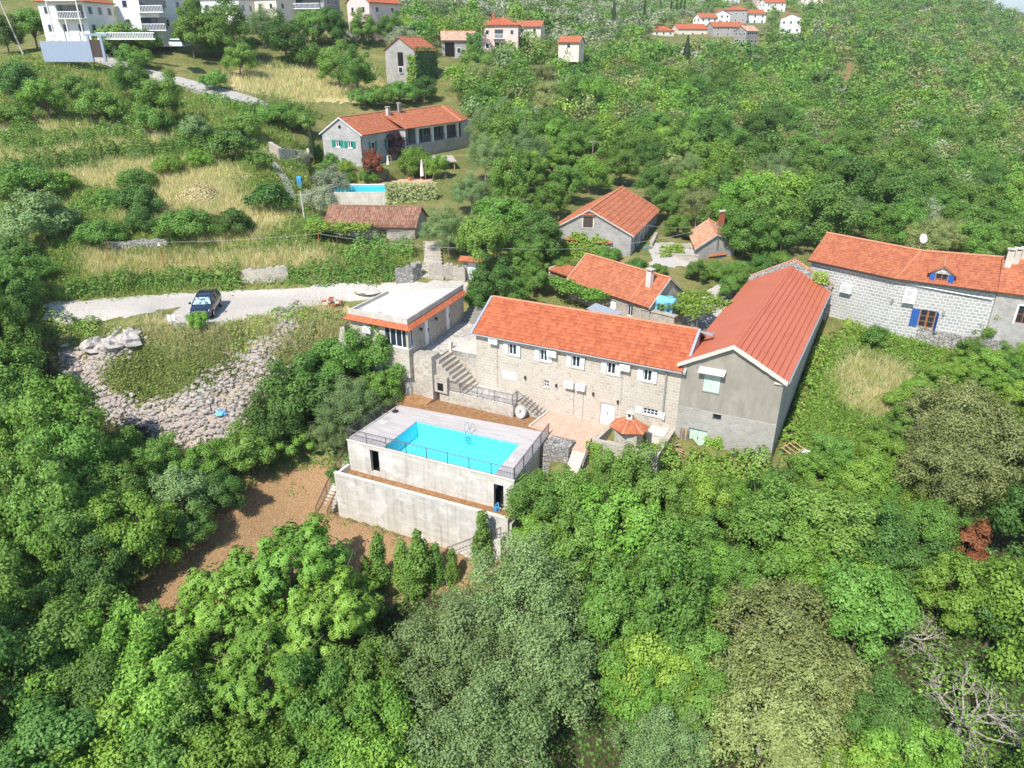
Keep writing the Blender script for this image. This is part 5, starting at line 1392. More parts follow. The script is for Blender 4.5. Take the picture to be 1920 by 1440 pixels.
# villa with pool up the slope
FV = Fr((-29.0, 114.6), -19.5, 64.7)
vi = thing('villa', 'grey stone villa with green shutters, white verges and orange roof', 'villa', FV(3.5, 4, 12.4))
Wv, Lv = 6.95, 13.0
w_ = [OWr(FV, 627, 263, 637, 276), OWr(FV, 650, 265, 660, 278)]
dv = OWr(FV, 639, 297, 648, 312)
m = MB(FV); m.wall(.2, Wv - .1, 10, 16.95, .15, w_ + [dv], .2); m.poly([(.2, .15, 16.95), (Wv - .1, .15, 16.95), (Wv / 2 + .05, .15, 19.15)])
m.q((Wv - .1, .15, 10), (Wv - .1, Lv, 10), (Wv - .1, Lv, 16.95), (Wv - .1, .15, 16.95)); m.q((.2, Lv, 10), (.2, .15, 10), (.2, .15, 16.95), (.2, Lv, 16.95)); m.q((Wv - .1, Lv, 10), (.2, Lv, 10), (.2, Lv, 16.95), (Wv - .1, Lv, 16.95))
m.build('wall', M['villa_stone'], vi)
for q in w_: add_window(vi, FV, *q, .15, 'white_paint', 2, 1, 'green_paint', sw=.55, sill='white_paint', bar=.1)
add_door(vi, FV, *dv, .15, 'green_paint', .1, 1, None, None)
m = MB(FV); q = OWr(FV, 633, 235, 638, 241); m.box(q[0], q[1], .1, .149, q[2], q[3]); m.build('attic_vent', M['interior_dark'], vi)
gable_roof(vi, FV, .2, Wv - .1, .15, Lv, 16.95, 19.15, .35, .2, 't', 'red_tiles', tw=.3, th=.42, verge='white_paint')
FVR = side_frame(FV, Wv - .1, .15, 'right')
for x in (2.4, 6.6):
    f = MB(FVR); f.box(x, x + .9, -.04, -.002, 14.2, 15.6); f = f.build('window', M['white_paint'], vi); g = MB(FVR); g.box(x + .12, x + .78, -.046, -.04, 14.3, 15.5); g.build('pane', M['window_glass'], f)
    for a in (x - .55, x + .95): g = MB(FVR); g.box(a, a + .5, -.06, -.02, 14.15, 15.65); g.build('shutter', M['green_paint'], f)
m = MB(FV); m.tube((Wv + .02, .0, 16.8), (Wv + .02, .0, 12), .06, 6); m.build('downpipe', M['black_plastic'], vi)
# porch wing
e3 = PZ(785, 237.5, 17.0)[:2]; e4 = PZ(862, 226.7, 17.0)[:2]
FG = Fr(e3, math.degrees(math.atan2(*(e4 - e3)[::-1])))
Lg = float(np.linalg.norm(e4 - e3))
wg = thing('villa_wing', 'open columned porch wing of the villa with dark shaded veranda', 'house wing', FG(Lg / 2, 2, 12.4))
m = MB(FG)
m.wall(-3.2, Lg + 4.5, 10, 14.35, .25, (), .2); m.wall(-3.2, Lg + 4.5, 14.35, 16.9, 3.6, [(.8, 1.7, 14.4, 16.3), (4.0, 5.0, 14.4, 16.4), (6.6, 7.6, 14.9, 16.2), (9.4, 10.3, 14.4, 16.4)], .2)
m.q((-3.2, .25, 14.35), (Lg + 4.5, .25, 14.35), (Lg + 4.5, 3.6, 14.35), (-3.2, 3.6, 14.35)); m.q((Lg + .3, .25, 10), (Lg + .3, 9, 10), (Lg + .3, 9, 16.9), (Lg + .3, 3.6, 16.9)); m.q((-3.2, 9, 10), (-3.2, .25, 10), (-3.2, .25, 16.9), (-3.2, 9, 16.9))
m.q((Lg + .3, 3.6, 14.3), (Lg + .3, 9, 14.3), (Lg + .3, 9, 16.9), (Lg + .3, 3.6, 16.9))
m.q((Lg + 4.5, .25, 10), (Lg + 4.5, 9, 10), (Lg + 4.5, 9, 16.9), (Lg + 4.5, .25, 16.9)); m.q((Lg + .6, .25, 14.35), (Lg + 4.5, .25, 14.35), (Lg + 4.5, .25, 16.9), (Lg + .6, .25, 16.9))
m.build('wall', M['villa_stone'], wg)
for a, b, c_, d in ((.8, 1.7, 14.4, 16.3), (4.0, 5.0, 14.4, 16.4), (6.6, 7.6, 14.9, 16.2), (9.4, 10.3, 14.4, 16.4)): add_window(wg, FG, a, b, c_, d, 3.6, 'white_paint', 2, 1, 'green_paint', sw=.45, sill=None, bar=.08)
for x in (.1, Lg * .36, Lg * .68, Lg - .1):
    m = MB(FG); m.box(x - .2, x + .2, .3, .7, 14.35, 16.6); m.build('column', M['white_render'], wg)
m = MB(FG); m.box(-.3, Lg + .3, .25, .75, 16.6, 16.95); m.build('beam', M['white_render'], wg)
m = MB(FG)
for i in range(40): x = .3 + i * (Lg - .6) / 39; m.tube((x, .5, 14.35), (x, .5, 15.2), .02, 4)
m.box(.1, Lg - .1, .46, .54, 15.2, 15.27); m.build('veranda_railing', M['rail_metal'], wg)
m = MB(FG)
ra, rb_ = (-3.5, 4.6, 19.0), (Lg + 1.0, 4.6, 19.3)
tile_slope(m, (-3.5, -.1, 16.95), (Lg + .3, -.1, 16.95), rb_, ra, .3, .42); tile_slope(m, (Lg + .3, -.1, 16.95), (Lg + 5.2, 1.6, 16.9), (Lg + 2.8, 4.6, 19.2), rb_, .3, .42)
tile_slope(m, (Lg + 5.2, 9.4, 16.9), (-3.5, 9.4, 16.95), ra, (Lg + 2.8, 4.6, 19.2), .3, .42); tile_slope(m, (Lg + 5.2, 1.6, 16.9), (Lg + 5.2, 9.4, 16.9), (Lg + 2.8, 4.7, 19.2), (Lg + 2.8, 4.6, 19.2), .3, .42)
ridge_caps(m, ra, rb_, .15, .5, 1); ridge_caps(m, (Lg + .3, -.1, 17), rb_, .14, .5, 1); m.build('roof', [M['red_tiles'], M['ridge_tile']], wg)
m = MB(FG); m.poly([(-3.5, -.1, 16.9), (Lg + .3, -.1, 16.9), (Lg + .3, 9.4, 16.9), (-3.5, 9.4, 16.9)]); m.build('ceiling', M['pale_wood'], wg)
chimney(wg, FG, -2.6, 4.0, 18.3, 19.8, .3, 'concrete'); chimney(wg, FG, .5, 4.2, 18.6, 20.2, .22, 'dark_concrete')
# villa pool and its terrace
pa = PZ(604, 359.5, 10.7); pb = PZ(724, 359.5, 10.7); FQ = Fr(pa[:2], 0)
Lq = float(pb[0] - pa[0])
vt = thing('villa_terrace', 'pale paved pool terrace of the villa on a stained concrete wall', 'terrace', FQ(Lq / 2, 2, 9))
m = MB(FQ); m.box(0, Lq + .3, -.25, 0, 6.5, 10.68); m.build('wall', M['stained_concrete'], vt)
m = MB(FQ); m.box(-.3, Lq + 6, 5.2, 10.5, 9.4, 10.72); m.box(Lq, Lq + 6, 0, 5.2, 8, 10.72); m.build('paving', M['terracotta_paving'], vt)
m = MB(FQ); m.box(-.3, Lq, 5.0, 5.5, 10.724, 10.78); m.box(Lq - .02, Lq + .4, 0.0, 5.0, 10.724, 10.78); m.build('coping', M['white_render'], vt)
vp = thing('swimming_pool', 'long narrow turquoise pool on the villa terrace above old barn', 'swimming pool', FQ(Lq / 2, 2, 9.4))
m = MB(FQ); m.poly([(0, 0, 9.3), (Lq, 0, 9.3), (Lq, 5, 9.3), (0, 5, 9.3)])
for a, b in (((0, 0), (Lq, 0)), ((Lq, 0), (Lq, 5)), ((Lq, 5), (0, 5)), ((0, 5), (0, 0))): m.q((*a, 9.3), (*a, 10.67), (*b, 10.67), (*b, 9.3))
m.build('basin', M['pool_tile'], vp)
m = MB(FQ); m.poly([(0, -.0, 10.66), (Lq, -.0, 10.66), (Lq, 5, 10.66), (0, 5, 10.66)]); m.build('water', M['pool_water'], vp)
def lounger(label, x, y, rot, z, group):
    fr = Fr(FQ(x, y, 0)[:2], rot); o = thing('sun_lounger', label, 'sun lounger', fr(0, 0, z), group)
    m = MB(fr); m.box(-.32, .32, -.9, .3, z + .28, z + .34); m.build('seat', M['lounger_grey'], o)
    m = MB(fr); m.prism([(-.32, .3, z + .28), (.32, .3, z + .28), (.32, .34, z + .34), (-.32, .34, z + .34)], [(-.32, .72, z + .88), (.32, .72, z + .88), (.32, .77, z + .9), (-.32, .77, z + .9)]); m.build('backrest', M['lounger_grey'], o)
    for a in (-.27, .27):
        for b in (-.8, .25): m = MB(fr); m.box(a - .03, a + .03, b - .03, b + .03, z, z + .28); m.build('leg', M['lounger_grey'], o)
for k, (px, lb) in enumerate(((617, 'leftmost grey sun lounger by the villa pool half behind tree'), (637, 'second grey sun lounger from left by the villa pool'), (668, 'middle grey sun lounger by the villa pool'), (688, 'grey sun lounger right of middle parasol by the villa pool'), (721, 'rightmost grey sun lounger by the villa pool'))):
    p_ = PZ(px, 340.5, 10.72); q = FQ.inv(p_); lounger(lb, q[0], q[1], -12, 10.72, 'grey sun loungers by the villa pool')
for px, py, lb in ((591, 320, 'leftmost closed white parasol left of villa pool'), (680, 325, 'closed white parasol in front of villa corner'), (729, 328, 'closed white parasol beside the red leaved shrub and purple tree'), (792, 337, 'rightmost closed white parasol in front of the reed pergola')):
    p_ = PZ(px, py, 10.75)
    o = thing('closed_parasol', lb, 'parasol', tuple(p_), 'closed parasols on the villa terrace')
    m = MB(); m.tube((p_[0] + .5, p_[1], 10.7), (p_[0] + .5, p_[1], 13.6), .05, 7); m.path([(p_[0] + .5, p_[1], 13.6), (p_[0], p_[1], 13.7), ], .04, 6); m.build('mast', M['pale_wood'], o)
    m = MB(); m.tube((p_[0], p_[1], 11.3), (p_[0], p_[1], 12.2), .30, 9, 0, .26); m.tube((p_[0], p_[1], 12.2), (p_[0], p_[1], 13.65), .26, 9, 0, .06); m.build('canopy', M['cloth_white'], o)
rp = thing('pergola', 'reed roofed pergola at right end of the villa pool terrace', 'pergola', tuple(PZ(812, 330, 11)))
a_ = PZ(812, 333, 10.75); fr = Fr(a_[:2], 15)
m = MB(fr); m.prism([(-2.2, -.6, 13.0), (3.6, -.6, 13.0), (3.6, 3.2, 13.4), (-2.2, 3.2, 13.4)], [(-2.2, -.6, 13.1), (3.6, -.6, 13.1), (3.6, 3.2, 13.5), (-2.2, 3.2, 13.5)]); m.build('roof', M['reed'], rp)
for x, y in ((-1.9, -.3), (3.3, -.3), (-1.9, 2.9), (3.3, 2.9)): m = MB(fr); m.tube((x, y, 9.8), (x, y, 13.0), .1, 7); m.build('post', M['pale_wood'], rp)
p_ = PZ(768, 338.5, 10.73); o = thing('plant_pot', 'terracotta pot with spiky plant near villa pool corner', 'plant pot', tuple(p_))
m = MB(); m.tube(p_, p_ + (0, 0, .5), .22, 10, 0, .32); m.build('pot', M['terracotta'], o)
m = MB(); rg = random.Random(4)
for i in range(46):
    a = rg.uniform(0, 6.28); r_ = rg.uniform(.2, .9); h_ = rg.uniform(.5, 1.3); q = p_ + (r_ * math.cos(a), r_ * math.sin(a), .5 + h_); c0 = p_ + (0, 0, .5)
    sd = np.array((-math.sin(a), math.cos(a), 0)) * .05; m.poly([c0 - sd, c0 + sd, q])
flat('spiky_leaf', (.12, .17, .06), .6, .3, .3, 6); m.build('spiky_leaves', M['spiky_leaf'], o)
o = MB(); p_ = PZ(742, 334, 10.73); o.box(p_[0] - .7, p_[0] + .5, p_[1] - .4, p_[1] + .4, 10.73, 11.5); o.box(p_[0] - .76, p_[0] + .56, p_[1] - .46, p_[1] + .46, 11.504, 11.58); o = o.build('storage_box', M['grey_wood']); tag(o, 'grey wooden storage box on the villa terrace', 'box')
o = MB(); p_ = np.array(hit(563, 350)); o.box(p_[0] - .3, p_[0] + .3, p_[1] - .3, p_[1] + .3, p_[2], p_[2] + 1.1); o.tube((p_[0] - .3, p_[1], p_[2] + 1.1), (p_[0] + .3, p_[1], p_[2] + 1.1), .3, 10); o = o.build('blue_cover', M['tarp_blue']); tag(o, 'blue cover beside wooden path left of the villa pool', 'cover')

# generic far houses
def far_house(label, px, py, Y, wd, dp, ht, rot, roof='gable_s', wall='white_render', rmat='red_tiles', rise=1.6, storeys=2, nwin=3, chim=True, balcony=None, name='house', group=None, below=2.5, cat='house', simple=False, over=.5):
    p_ = PY(px, py, Y); fr = Fr(p_[:2], rot); z0 = p_[2]
    o = thing(name, label, cat, tuple(p_), group)
    m = MB(fr); a, b = -wd / 2, wd / 2
    m.box(a, b, 0, dp, z0 - below, z0 + ht)
    ze = z0 + ht
    if roof == 'gable_s': m.poly([(b, 0, ze), (b, dp, ze), (b, dp / 2, ze + rise)]); m.poly([(a, dp, ze), (a, 0, ze), (a, dp / 2, ze + rise)])
    if roof == 'gable_t': m.poly([(a, 0, ze), (b, 0, ze), (0, 0, ze + rise)]); m.poly([(b, dp, ze), (a, dp, ze), (0, dp, ze + rise)])
    m.build('wall', M[wall], o)
    if roof == 'gable_s': gable_roof(o, fr, a, b, 0, dp, ze, ze + rise, over, .3, 's', rmat, tw=.6, th=.8, amp=.05, prof=3)
    elif roof == 'gable_t': gable_roof(o, fr, a, b, 0, dp, ze, ze + rise, over, .3, 't', rmat, tw=.6, th=.8, amp=.05, prof=3)
    elif roof == 'hip':
        m = MB(fr); e = ze + .02; q = min(wd, dp) / 2 * .98; A = [(a - over, -over, e), (b + over, -over, e), (b + over, dp + over, e), (a - over, dp + over, e)]
        if wd >= dp: r0, r1 = (a + q, dp / 2, ze + rise), (b - q + .02, dp / 2, ze + rise); ff = [(A[0], A[1], r1, r0), (A[1], A[2], r1, r1), (A[2], A[3], r0, r1), (A[3], A[0], r0, r0)]
        else: r0, r1 = (0, q, ze + rise), (0, dp - q + .02, ze + rise); ff = [(A[0], A[1], r0, r0), (A[1], A[2], r1, r0), (A[2], A[3], r1, r1), (A[3], A[0], r0, r1)]
        for x in ff: tile_slope(m, *x, .6, .8, .05, .03, prof=3)
        m.build('roof', M[rmat], o)
    else:
        m = MB(fr); m.box(a - .3, b + .3, -.3, dp + .3, ze + .003, ze + .2); m.build('roof', M['concrete'], o)
    sh = ht / storeys
    fl = side_frame(fr, a, dp, 'left'); frr = side_frame(fr, b, 0, 'right')
    for f_, L_ in ((fr, wd), (frr, dp), (fl, dp)):
        for k in range(storeys):
            nw = max(1, int(nwin * L_ / wd + .3))
            for i in range(nw):
                xx = L_ * (i + .5) / nw + (a if f_ is fr else 0); z = z0 + sh * k + sh * .32
                w1 = .5
                mm = MB(f_); mm.box(xx - w1, xx + w1, -.05, -.003, z, z + 1.2); wo = mm.build('window', M['white_paint'] if wall != 'white_render' else M['grey_blue_paint'], o)
                if not simple: mm = MB(f_); mm.box(xx - w1 + .1, xx + w1 - .1, -.06, -.05, z + .1, z + 1.1); mm.build('pane', M['window_glass'], wo)
    if chim: chimney(o, fr, a + wd * .3, dp * .5, ze + rise * .5, ze + rise + .8, .35, 'brick_red' if rmat != 'x' else 'concrete', False)
    for bal in (balcony or []):
        x0, x1, zb = bal; mm = MB(fr); mm.box(a + x0, a + x1, -1.4, -.003, z0 + zb - .15, z0 + zb); mm.box(a + x0, a + x1, -1.4, -1.32, z0 + zb + .95, z0 + zb + 1.05)
        nb_ = int((x1 - x0) / .3)
        for i in range(nb_ + 1): x = a + x0 + .05 + (x1 - x0 - .1) * i / nb_; mm.tube((x, -1.36, z0 + zb), (x, -1.36, z0 + zb + .95), .05, 5)
        mm.build('balcony', M['white_paint'], o)
        mm = MB(fr); mm.box(a + x0 + .4, a + x1 - .4, -.07, -.061, z0 + zb + .05, z0 + zb + 2.1); mm.build('balcony_door', M['window_glass'], o)
    return o, fr, z0
# ruins and buildings up the slope
ru, fru, zr0 = far_house('roofed stone ruin with broken openings and ivy on its right side', 753, 158, 158, 6.6, 10, 6.4, -20, 'gable_t', 'grey_stone', 'red_tiles', 2.2, 1, 0, False, name='stone_ruin', cat='ruin')
m = MB(fru); m.box(-.5, .7, -.02, -.004, zr0 + 3.4, zr0 + 5.9); m.box(-.2, .6, -.02, -.004, zr0 + 1.8, zr0 + 2.8); m.build('broken_opening', M['interior_dark'], ru)
ru2, fru2, zr2 = far_house('second stone ruin with faded streaky tile roof behind the ivy', 861, 112, 182, 7.5, 6.5, 4.2, 6, 'gable_s', 'grey_stone', 'pale_worn_tiles', 1.7, 1, 0, False, name='stone_ruin', cat='ruin')
m = MB(fru2); m.box(-3.2, -1.0, -.02, -.004, zr2 + .6, zr2 + 3.6); m.build('broken_opening', M['interior_dark'], ru2)
far_house('three storey pale pink apartment building with hipped orange roof', 937, 99, 212, 9.8, 9, 6.6, -3, 'hip', 'pink_render', 'orange_tiles', 2.0, 2, 3, True, [(3.2, 6.2, .3), (3.2, 6.2, 3.5)], name='apartment_building', cat='apartment building', below=5)
far_house('low cream house half hidden right of the pink apartment building', 990, 68, 232, 7.5, 7, 2.6, -12, 'gable_s', 'cream_render', 'red_tiles', 1.4, 1, 2, False)
far_house('small red roof among trees right below the pink apartment building', 1066, 96, 205, 5.5, 5, 2.2, -20, 'gable_s', 'cream_render', 'red_tiles', 1.2, 1, 1, False)
far_house('pink gabled house with balcony at top of the photo', 675, 63, 186, 7.5, 9.5, 6.6, -38, 'gable_t', 'pink_render', 'orange_tiles', 2.4, 2, 2, True, name='house')
far_house('grey three storey house with balcony rails beside pink gabled house', 578, 45, 188, 9, 8, 9.2, -14, 'flat', 'grey_render', 'red_tiles', 1.5, 3, 3, False, [(.5, 8.5, 3.2), (.5, 8.5, 6.3)])
far_house('small cream house with red roof top left of the grey house', 500, 28, 185, 7.0, 7, 3.6, -30, 'gable_s', 'cream_render', 'red_tiles', 1.6, 1, 2, False)
far_house('white house with flat canopy among trees at top edge', 415, 30, 178, 9, 7, 3.2, -8, 'flat', 'white_render', 'red_tiles', 1.5, 1, 3, False)
hA, fhA, zA = far_house('white two storey house with covered balcony and red roof at top left', 128, 70, 142, 8.6, 8.4, 5.6, -6, 'hip', 'white_render', 'red_tiles', 2.4, 2, 3, True, [(3.0, 8.6, 3.0)], below=2)
m = MB(fhA); m.box(-1.5, 4.4, -2.0, -.1, zA + 5.6, zA + 5.74); m.tube((4.2, -1.8, zA + .0), (4.2, -1.8, zA + 5.6), .12, 8); m.tube((-1.3, -1.8, zA), (-1.3, -1.8, zA + 5.6), .12, 8); m.tube((1.5, -1.8, zA), (1.5, -1.8, zA + 3.0), .12, 8); m.build('balcony_canopy', M['white_render'], hA)
hB, fhB, zB = far_house('white two storey house with balustrade terrace right of the balcony house', 264, 60, 150, 8.8, 8.6, 6.2, -10, 'hip', 'white_render', 'red_tiles', 2.2, 2, 2, True, [(4.5, 10.6, .3), (4.8, 10.6, 3.3)], below=2.5)
gA = PY(128, 104, 134); frg = Fr(gA[:2], -2)
o = thing('boundary_wall', 'long pale blue grey boundary wall with gateway at the lane head', 'wall', tuple(gA))
m = MB(frg); m.box(-4.4, 3.8, 0, .25, gA[2] - 1.0, gA[2] + 2.2); m.build('wall', M['grey_blue_paint'], o)
m = MB(frg); m.box(3.8, 4.2, -.05, .3, gA[2] - 1, gA[2] + 3.0); m.box(6.0, 6.4, -.05, .3, gA[2] - 1, gA[2] + 3.0); m.box(3.6, 7.4, -.05, .3, gA[2] + 3.0, gA[2] + 3.35); m.build('gate_pillar', M['grey_blue_paint'], o)
m = MB(frg); m.box(4.2, 6.0, .1, .16, gA[2] - .3, gA[2] + 2.4); m.build('gate', M['dark_wood'], o)
bA = PY(200, 72, 140); frb = Fr(bA[:2], -4); o = thing('balustrade', 'white balustrade between the two white houses at top left', 'balustrade', tuple(bA))
m = MB(frb)
for i in range(34): x = -1.5 + i * .3; m.tube((x, 0, bA[2]), (x, 0, bA[2] + .8), .08, 5)
m.box(-1.7, 8.8, -.12, .12, bA[2] + .8, bA[2] + .95); m.box(-1.7, 8.8, -.12, .12, bA[2] - .2, bA[2]); m.build('rail', M['white_paint'], o)
# the village on the far shoulder
vil = [  # px, base py, Y, w, d, h, rot, roof, wall, rmat, label
 (1243, 74, 372, 10, 8, 5.0, 10, 'hip', 'cream_render', 'orange_tiles', 'leftmost village house with two stepped red roofs and terrace'),
 (1298, 66, 385, 15, 9, 4.2, 12, 'gable_s', 'cream_render', 'orange_tiles', 'long low village house with red roof left of village centre'),
 (1364, 64, 380, 15, 9, 4.6, 8, 'gable_s', 'grey_stone', 'red_tiles', 'long village house with stone front and red roof'),
 (1328, 47, 420, 10, 8, 5.0, 15, 'gable_s', 'white_render', 'red_tiles', 'white village house behind the two long red roofs'),
 (1352, 40, 440, 9, 8, 5.0, 0, 'gable_t', 'white_render', 'red_tiles', 'white gabled village house behind the white one'),
 (1378, 38, 445, 12, 9, 6.5, -10, 'hip', 'grey_render', 'orange_tiles', 'tall hipped grey village house at village centre'),
 (1414, 40, 450, 15, 9, 5.5, 20, 'gable_s', 'white_render', 'orange_tiles', 'wide white village house with steep red roof'),
 (1480, 58, 400, 10, 9, 7.0, -15, 'gable_t', 'white_render', 'red_tiles', 'white village house with dark balcony standing apart on right'),
 (1452, 18, 520, 14, 9, 6.0, 10, 'gable_s', 'white_render', 'orange_tiles', 'white village house on upper slope with red roof'),
 (1435, 8, 540, 12, 9, 5.0, 5, 'gable_s', 'pink_render', 'red_tiles', 'pink village house near the top edge left of white one'),
 (1520, 10, 540, 14, 9, 6.0, 0, 'hip', 'cream_render', 'orange_tiles', 'cream village house with red roof right of upper white house'),
 (1372, 5, 560, 10, 8, 5.0, 5, 'gable_s', 'white_render', 'red_tiles', 'leftmost white house at the top edge above village'),
 (1594, 6, 560, 12, 8, 4.0, 5, 'gable_s', 'cream_render', 'red_tiles', 'low cream house among trees at top right'),
 (1700, 4, 580, 9, 8, 4.0, 5, 'flat', 'white_render', 'red_tiles', 'small white house on the ridge near the sky'),
 (1408, 78, 345, 7, 7, 5.5, 30, 'gable_s', 'dry_stone', 'pale_worn_tiles', 'roofless grey stone ruin below the village'),
 (1108, 20, 430, 6, 5, 3.0, 0, 'gable_s', 'brick_red', 'red_tiles', 'tiny brick house among cypresses at top centre')]
for (px, py, Y, a, b, c_, rt, rf, wl, rm, lb) in vil:
    far_house(lb, px, py + 6, Y, a, b, c_, rt, rf, wl, rm, 2.0, 2 if c_ > 4.5 else 1, 3, c_ > 4.4, None, below=6, group='houses of the far village' if wl != 'dry_stone' else None, cat='house' if wl != 'dry_stone' else 'ruin', simple=False)

# ------------------------------------------------------------------ lanes, paths, small walls
drape('lane', [(190, 99), (235, 116), (300, 136), (350, 149), (430, 170), (512, 199)], [(128, 104), (190, 121), (270, 146), (345, 164), (420, 185), (500, 207)], M['lane_concrete'], .08, 70, 6)
drape('garden_path', [(486, 282), (512, 318), (532, 348), (540, 376)], [(498, 280), (524, 314), (545, 346), (556, 378)], M['lane_concrete'], .06, 40, 5)
drape('stone_path', [(784, 522), (795, 490), (798, 455)], [(834, 522), (830, 490), (826, 455)], M['wall_stone'], .06, 40, 6)
sp_ = thing('path_steps', 'worn stone steps climbing between old barn and big trees', 'steps', hit(812, 490))
m = MB()
for k in range(11):
    u = k / 10; p_ = np.array(hit(809 + 6 * (1 - u), 520 - 64 * u)); m.box(p_[0] - .95, p_[0] + .95, p_[1] - .3, p_[1] + .3, p_[2] - .6, p_[2] + .18)
m.build('flight', M['wall_stone'], sp_)
drape('trail', [(1575, 168), (1588, 140), (1592, 118)], [(1583, 170), (1594, 142), (1596, 118)], M['dry_soil'], .3, 20, 4)
o = thing('garden_steps', 'line of dark slab steps climbing the dry grass slope on the left', 'steps', hit(180, 226))
m = MB()
for k in range(21):
    u = k / 20; p_ = np.array(hit(22 + 290 * u, 190 + 70 * u)); m.box(p_[0] - .75, p_[0] + .75, p_[1] - .22, p_[1] + .22, p_[2] - .3, p_[2] + .22)
m.build('slabs', M['dark_concrete'], o)
def px_wall(label, pts, h_, th, mat, name='dry_stone_wall', cat='stone wall', seed=1, n_=10, below=.8, var=.12):
    rg = random.Random(seed); P_ = [np.array(hit(*p)) for p in pts]
    m = MB(); 
    for a, b in zip(P_[:-1], P_[1:]):
        d_ = (b - a)[:2]; d_ = d_ / max(1e-6, np.linalg.norm(d_)); nn = np.array([-d_[1], d_[0]]) * th
        zs_ = [h_ * (1 + rg.uniform(-var, var)) for _ in range(n_ + 1)]
        for k in range(n_):
            p0 = a + (b - a) * k / n_; p1 = a + (b - a) * (k + 1) / n_; g0 = float(gz(p0[0], p0[1])); g1 = float(gz(p1[0], p1[1]))
            m.prism([(p0[0], p0[1], g0 - below), (p1[0], p1[1], g1 - below), (p1[0] + nn[0], p1[1] + nn[1], g1 - below), (p0[0] + nn[0], p0[1] + nn[1], g0 - below)],
                    [(p0[0], p0[1], g0 + zs_[k]), (p1[0], p1[1], g1 + zs_[k + 1]), (p1[0] + nn[0], p1[1] + nn[1], g1 + zs_[k + 1]), (p0[0] + nn[0], p0[1] + nn[1], g0 + zs_[k])])
    o = m.build(name, M[mat]); tag(o, label, cat); return o
px_wall('low stone wall holding the lower edge of the concrete lane', [(345, 168), (420, 189), (502, 211)], .3, .4, 'dry_stone', seed=2, below=1.2)
px_wall('pale dry stone wall piece in the hedge behind the gravel track', [(455, 533), (500, 531), (542, 526)], 1.5, .6, 'wall_stone', seed=3)
px_wall('dry stone wall at foot of stone path right of the hedge', [(742, 532), (775, 530), (792, 520)], 1.6, .7, 'dry_stone', seed=4)
px_wall('stone wall behind annex beside the little gate', [(806, 522), (850, 524), (872, 530)], 1.5, .5, 'wall_stone', seed=5)
px_wall('curved stone terrace wall left of villa', [(506, 290), (525, 302), (555, 304), (585, 300)], 1.7, .6, 'wall_stone', seed=6, var=.03)
px_wall('dry stone wall across the dry terrace near the street lamp', [(210, 472), (260, 466), (315, 466)], .9, .6, 'dry_stone', seed=7)
px_wall('grey garden wall below the pink gabled house', [(632, 72), (675, 74), (700, 72)], 1.6, .4, 'grey_stone', seed=8)
px_wall('short stone row in the woods beside sandy trail', [(1562, 168), (1600, 176), (1625, 180)], 1.6, 1.2, 'dry_stone', seed=9)
p_ = np.array(hit(884, 528)); gt = thing('gate_house', 'small white gate with orange tile cap behind the annex', 'gate', tuple(p_)); fr = Fr(p_[:2], -20)
m = MB(fr); m.box(-1.0, -.5, 0, .5, p_[2] - .5, p_[2] + 2.2); m.box(.7, 1.1, 0, .5, p_[2] - .5, p_[2] + 2.2); m.build('pillar', M['wall_stone'], gt)
m = MB(fr); m.box(-.5, .7, .15, .22, p_[2], p_[2] + 2.0); m.build('gate_leaf', M['white_paint'], gt)
m = MB(fr); tile_slope(m, (-1.3, -.4, p_[2] + 2.2), (1.4, -.4, p_[2] + 2.2), (1.4, .3, p_[2] + 2.6), (-1.3, .3, p_[2] + 2.6), .22, .4); tile_slope(m, (1.4, 1.0, p_[2] + 2.2), (-1.3, 1.0, p_[2] + 2.2), (-1.3, .3, p_[2] + 2.6), (1.4, .3, p_[2] + 2.6), .22, .4); m.build('roof', M['red_tiles'], gt)

# ------------------------------------------------------------------ car
cc = PZ(388, 584, 5.5)
FC = Fr(cc[:2], 8.0, 98.0, float(gz(cc[0], cc[1])) + .02)
FC.u = FC.u * 1.10; FC.n = FC.n * 1.12
_fc0 = Fr.__call__
class FrCar(Fr):
    def __call__(self, s, t, z): return _fc0(self, s, t, z * 1.16)
FC.__class__ = FrCar     # s across, t to the rear, z up
car = thing('parked_car', 'dark navy estate car parked on pale gravel behind a small fig bush', 'car', FC(0, 0, 0))
m = MB(FC)
# stations along the length: t, half width, bottom, shoulder height
st_ = [(-2.28, .62, .42, .66), (-2.2, .78, .30, .78), (-1.95, .88, .24, .86), (-1.2, .93, .22, .97), (-.6, .94, .22, 1.02), (.8, .94, .22, 1.05), (1.7, .93, .24, 1.06), (2.15, .88, .32, 1.04), (2.3, .80, .42, .98)]
def body_ring(t_, w_, zb, zs_):
    return [(-w_ * .92, t_, zb), (-w_, t_, zb + (zs_ - zb) * .35), (-w_ * .985, t_, zb + (zs_ - zb) * .75), (-w_ * .88, t_, zs_), (-w_ * .4, t_, zs_ + .035), (w_ * .4, t_, zs_ + .035), (w_ * .88, t_, zs_), (w_ * .985, t_, zb + (zs_ - zb) * .75), (w_, t_, zb + (zs_ - zb) * .35), (w_ * .92, t_, zb)]
rings = [body_ring(*x) for x in st_]
for A_, B_ in zip(rings[:-1], rings[1:]):
    for k in range(9): m.poly([A_[k], A_[k + 1], B_[k + 1], B_[k]], 0, True)
    m.q(A_[9], A_[0], B_[0], B_[9])
m.poly(rings[0]); m.poly(list(reversed(rings[-1])))
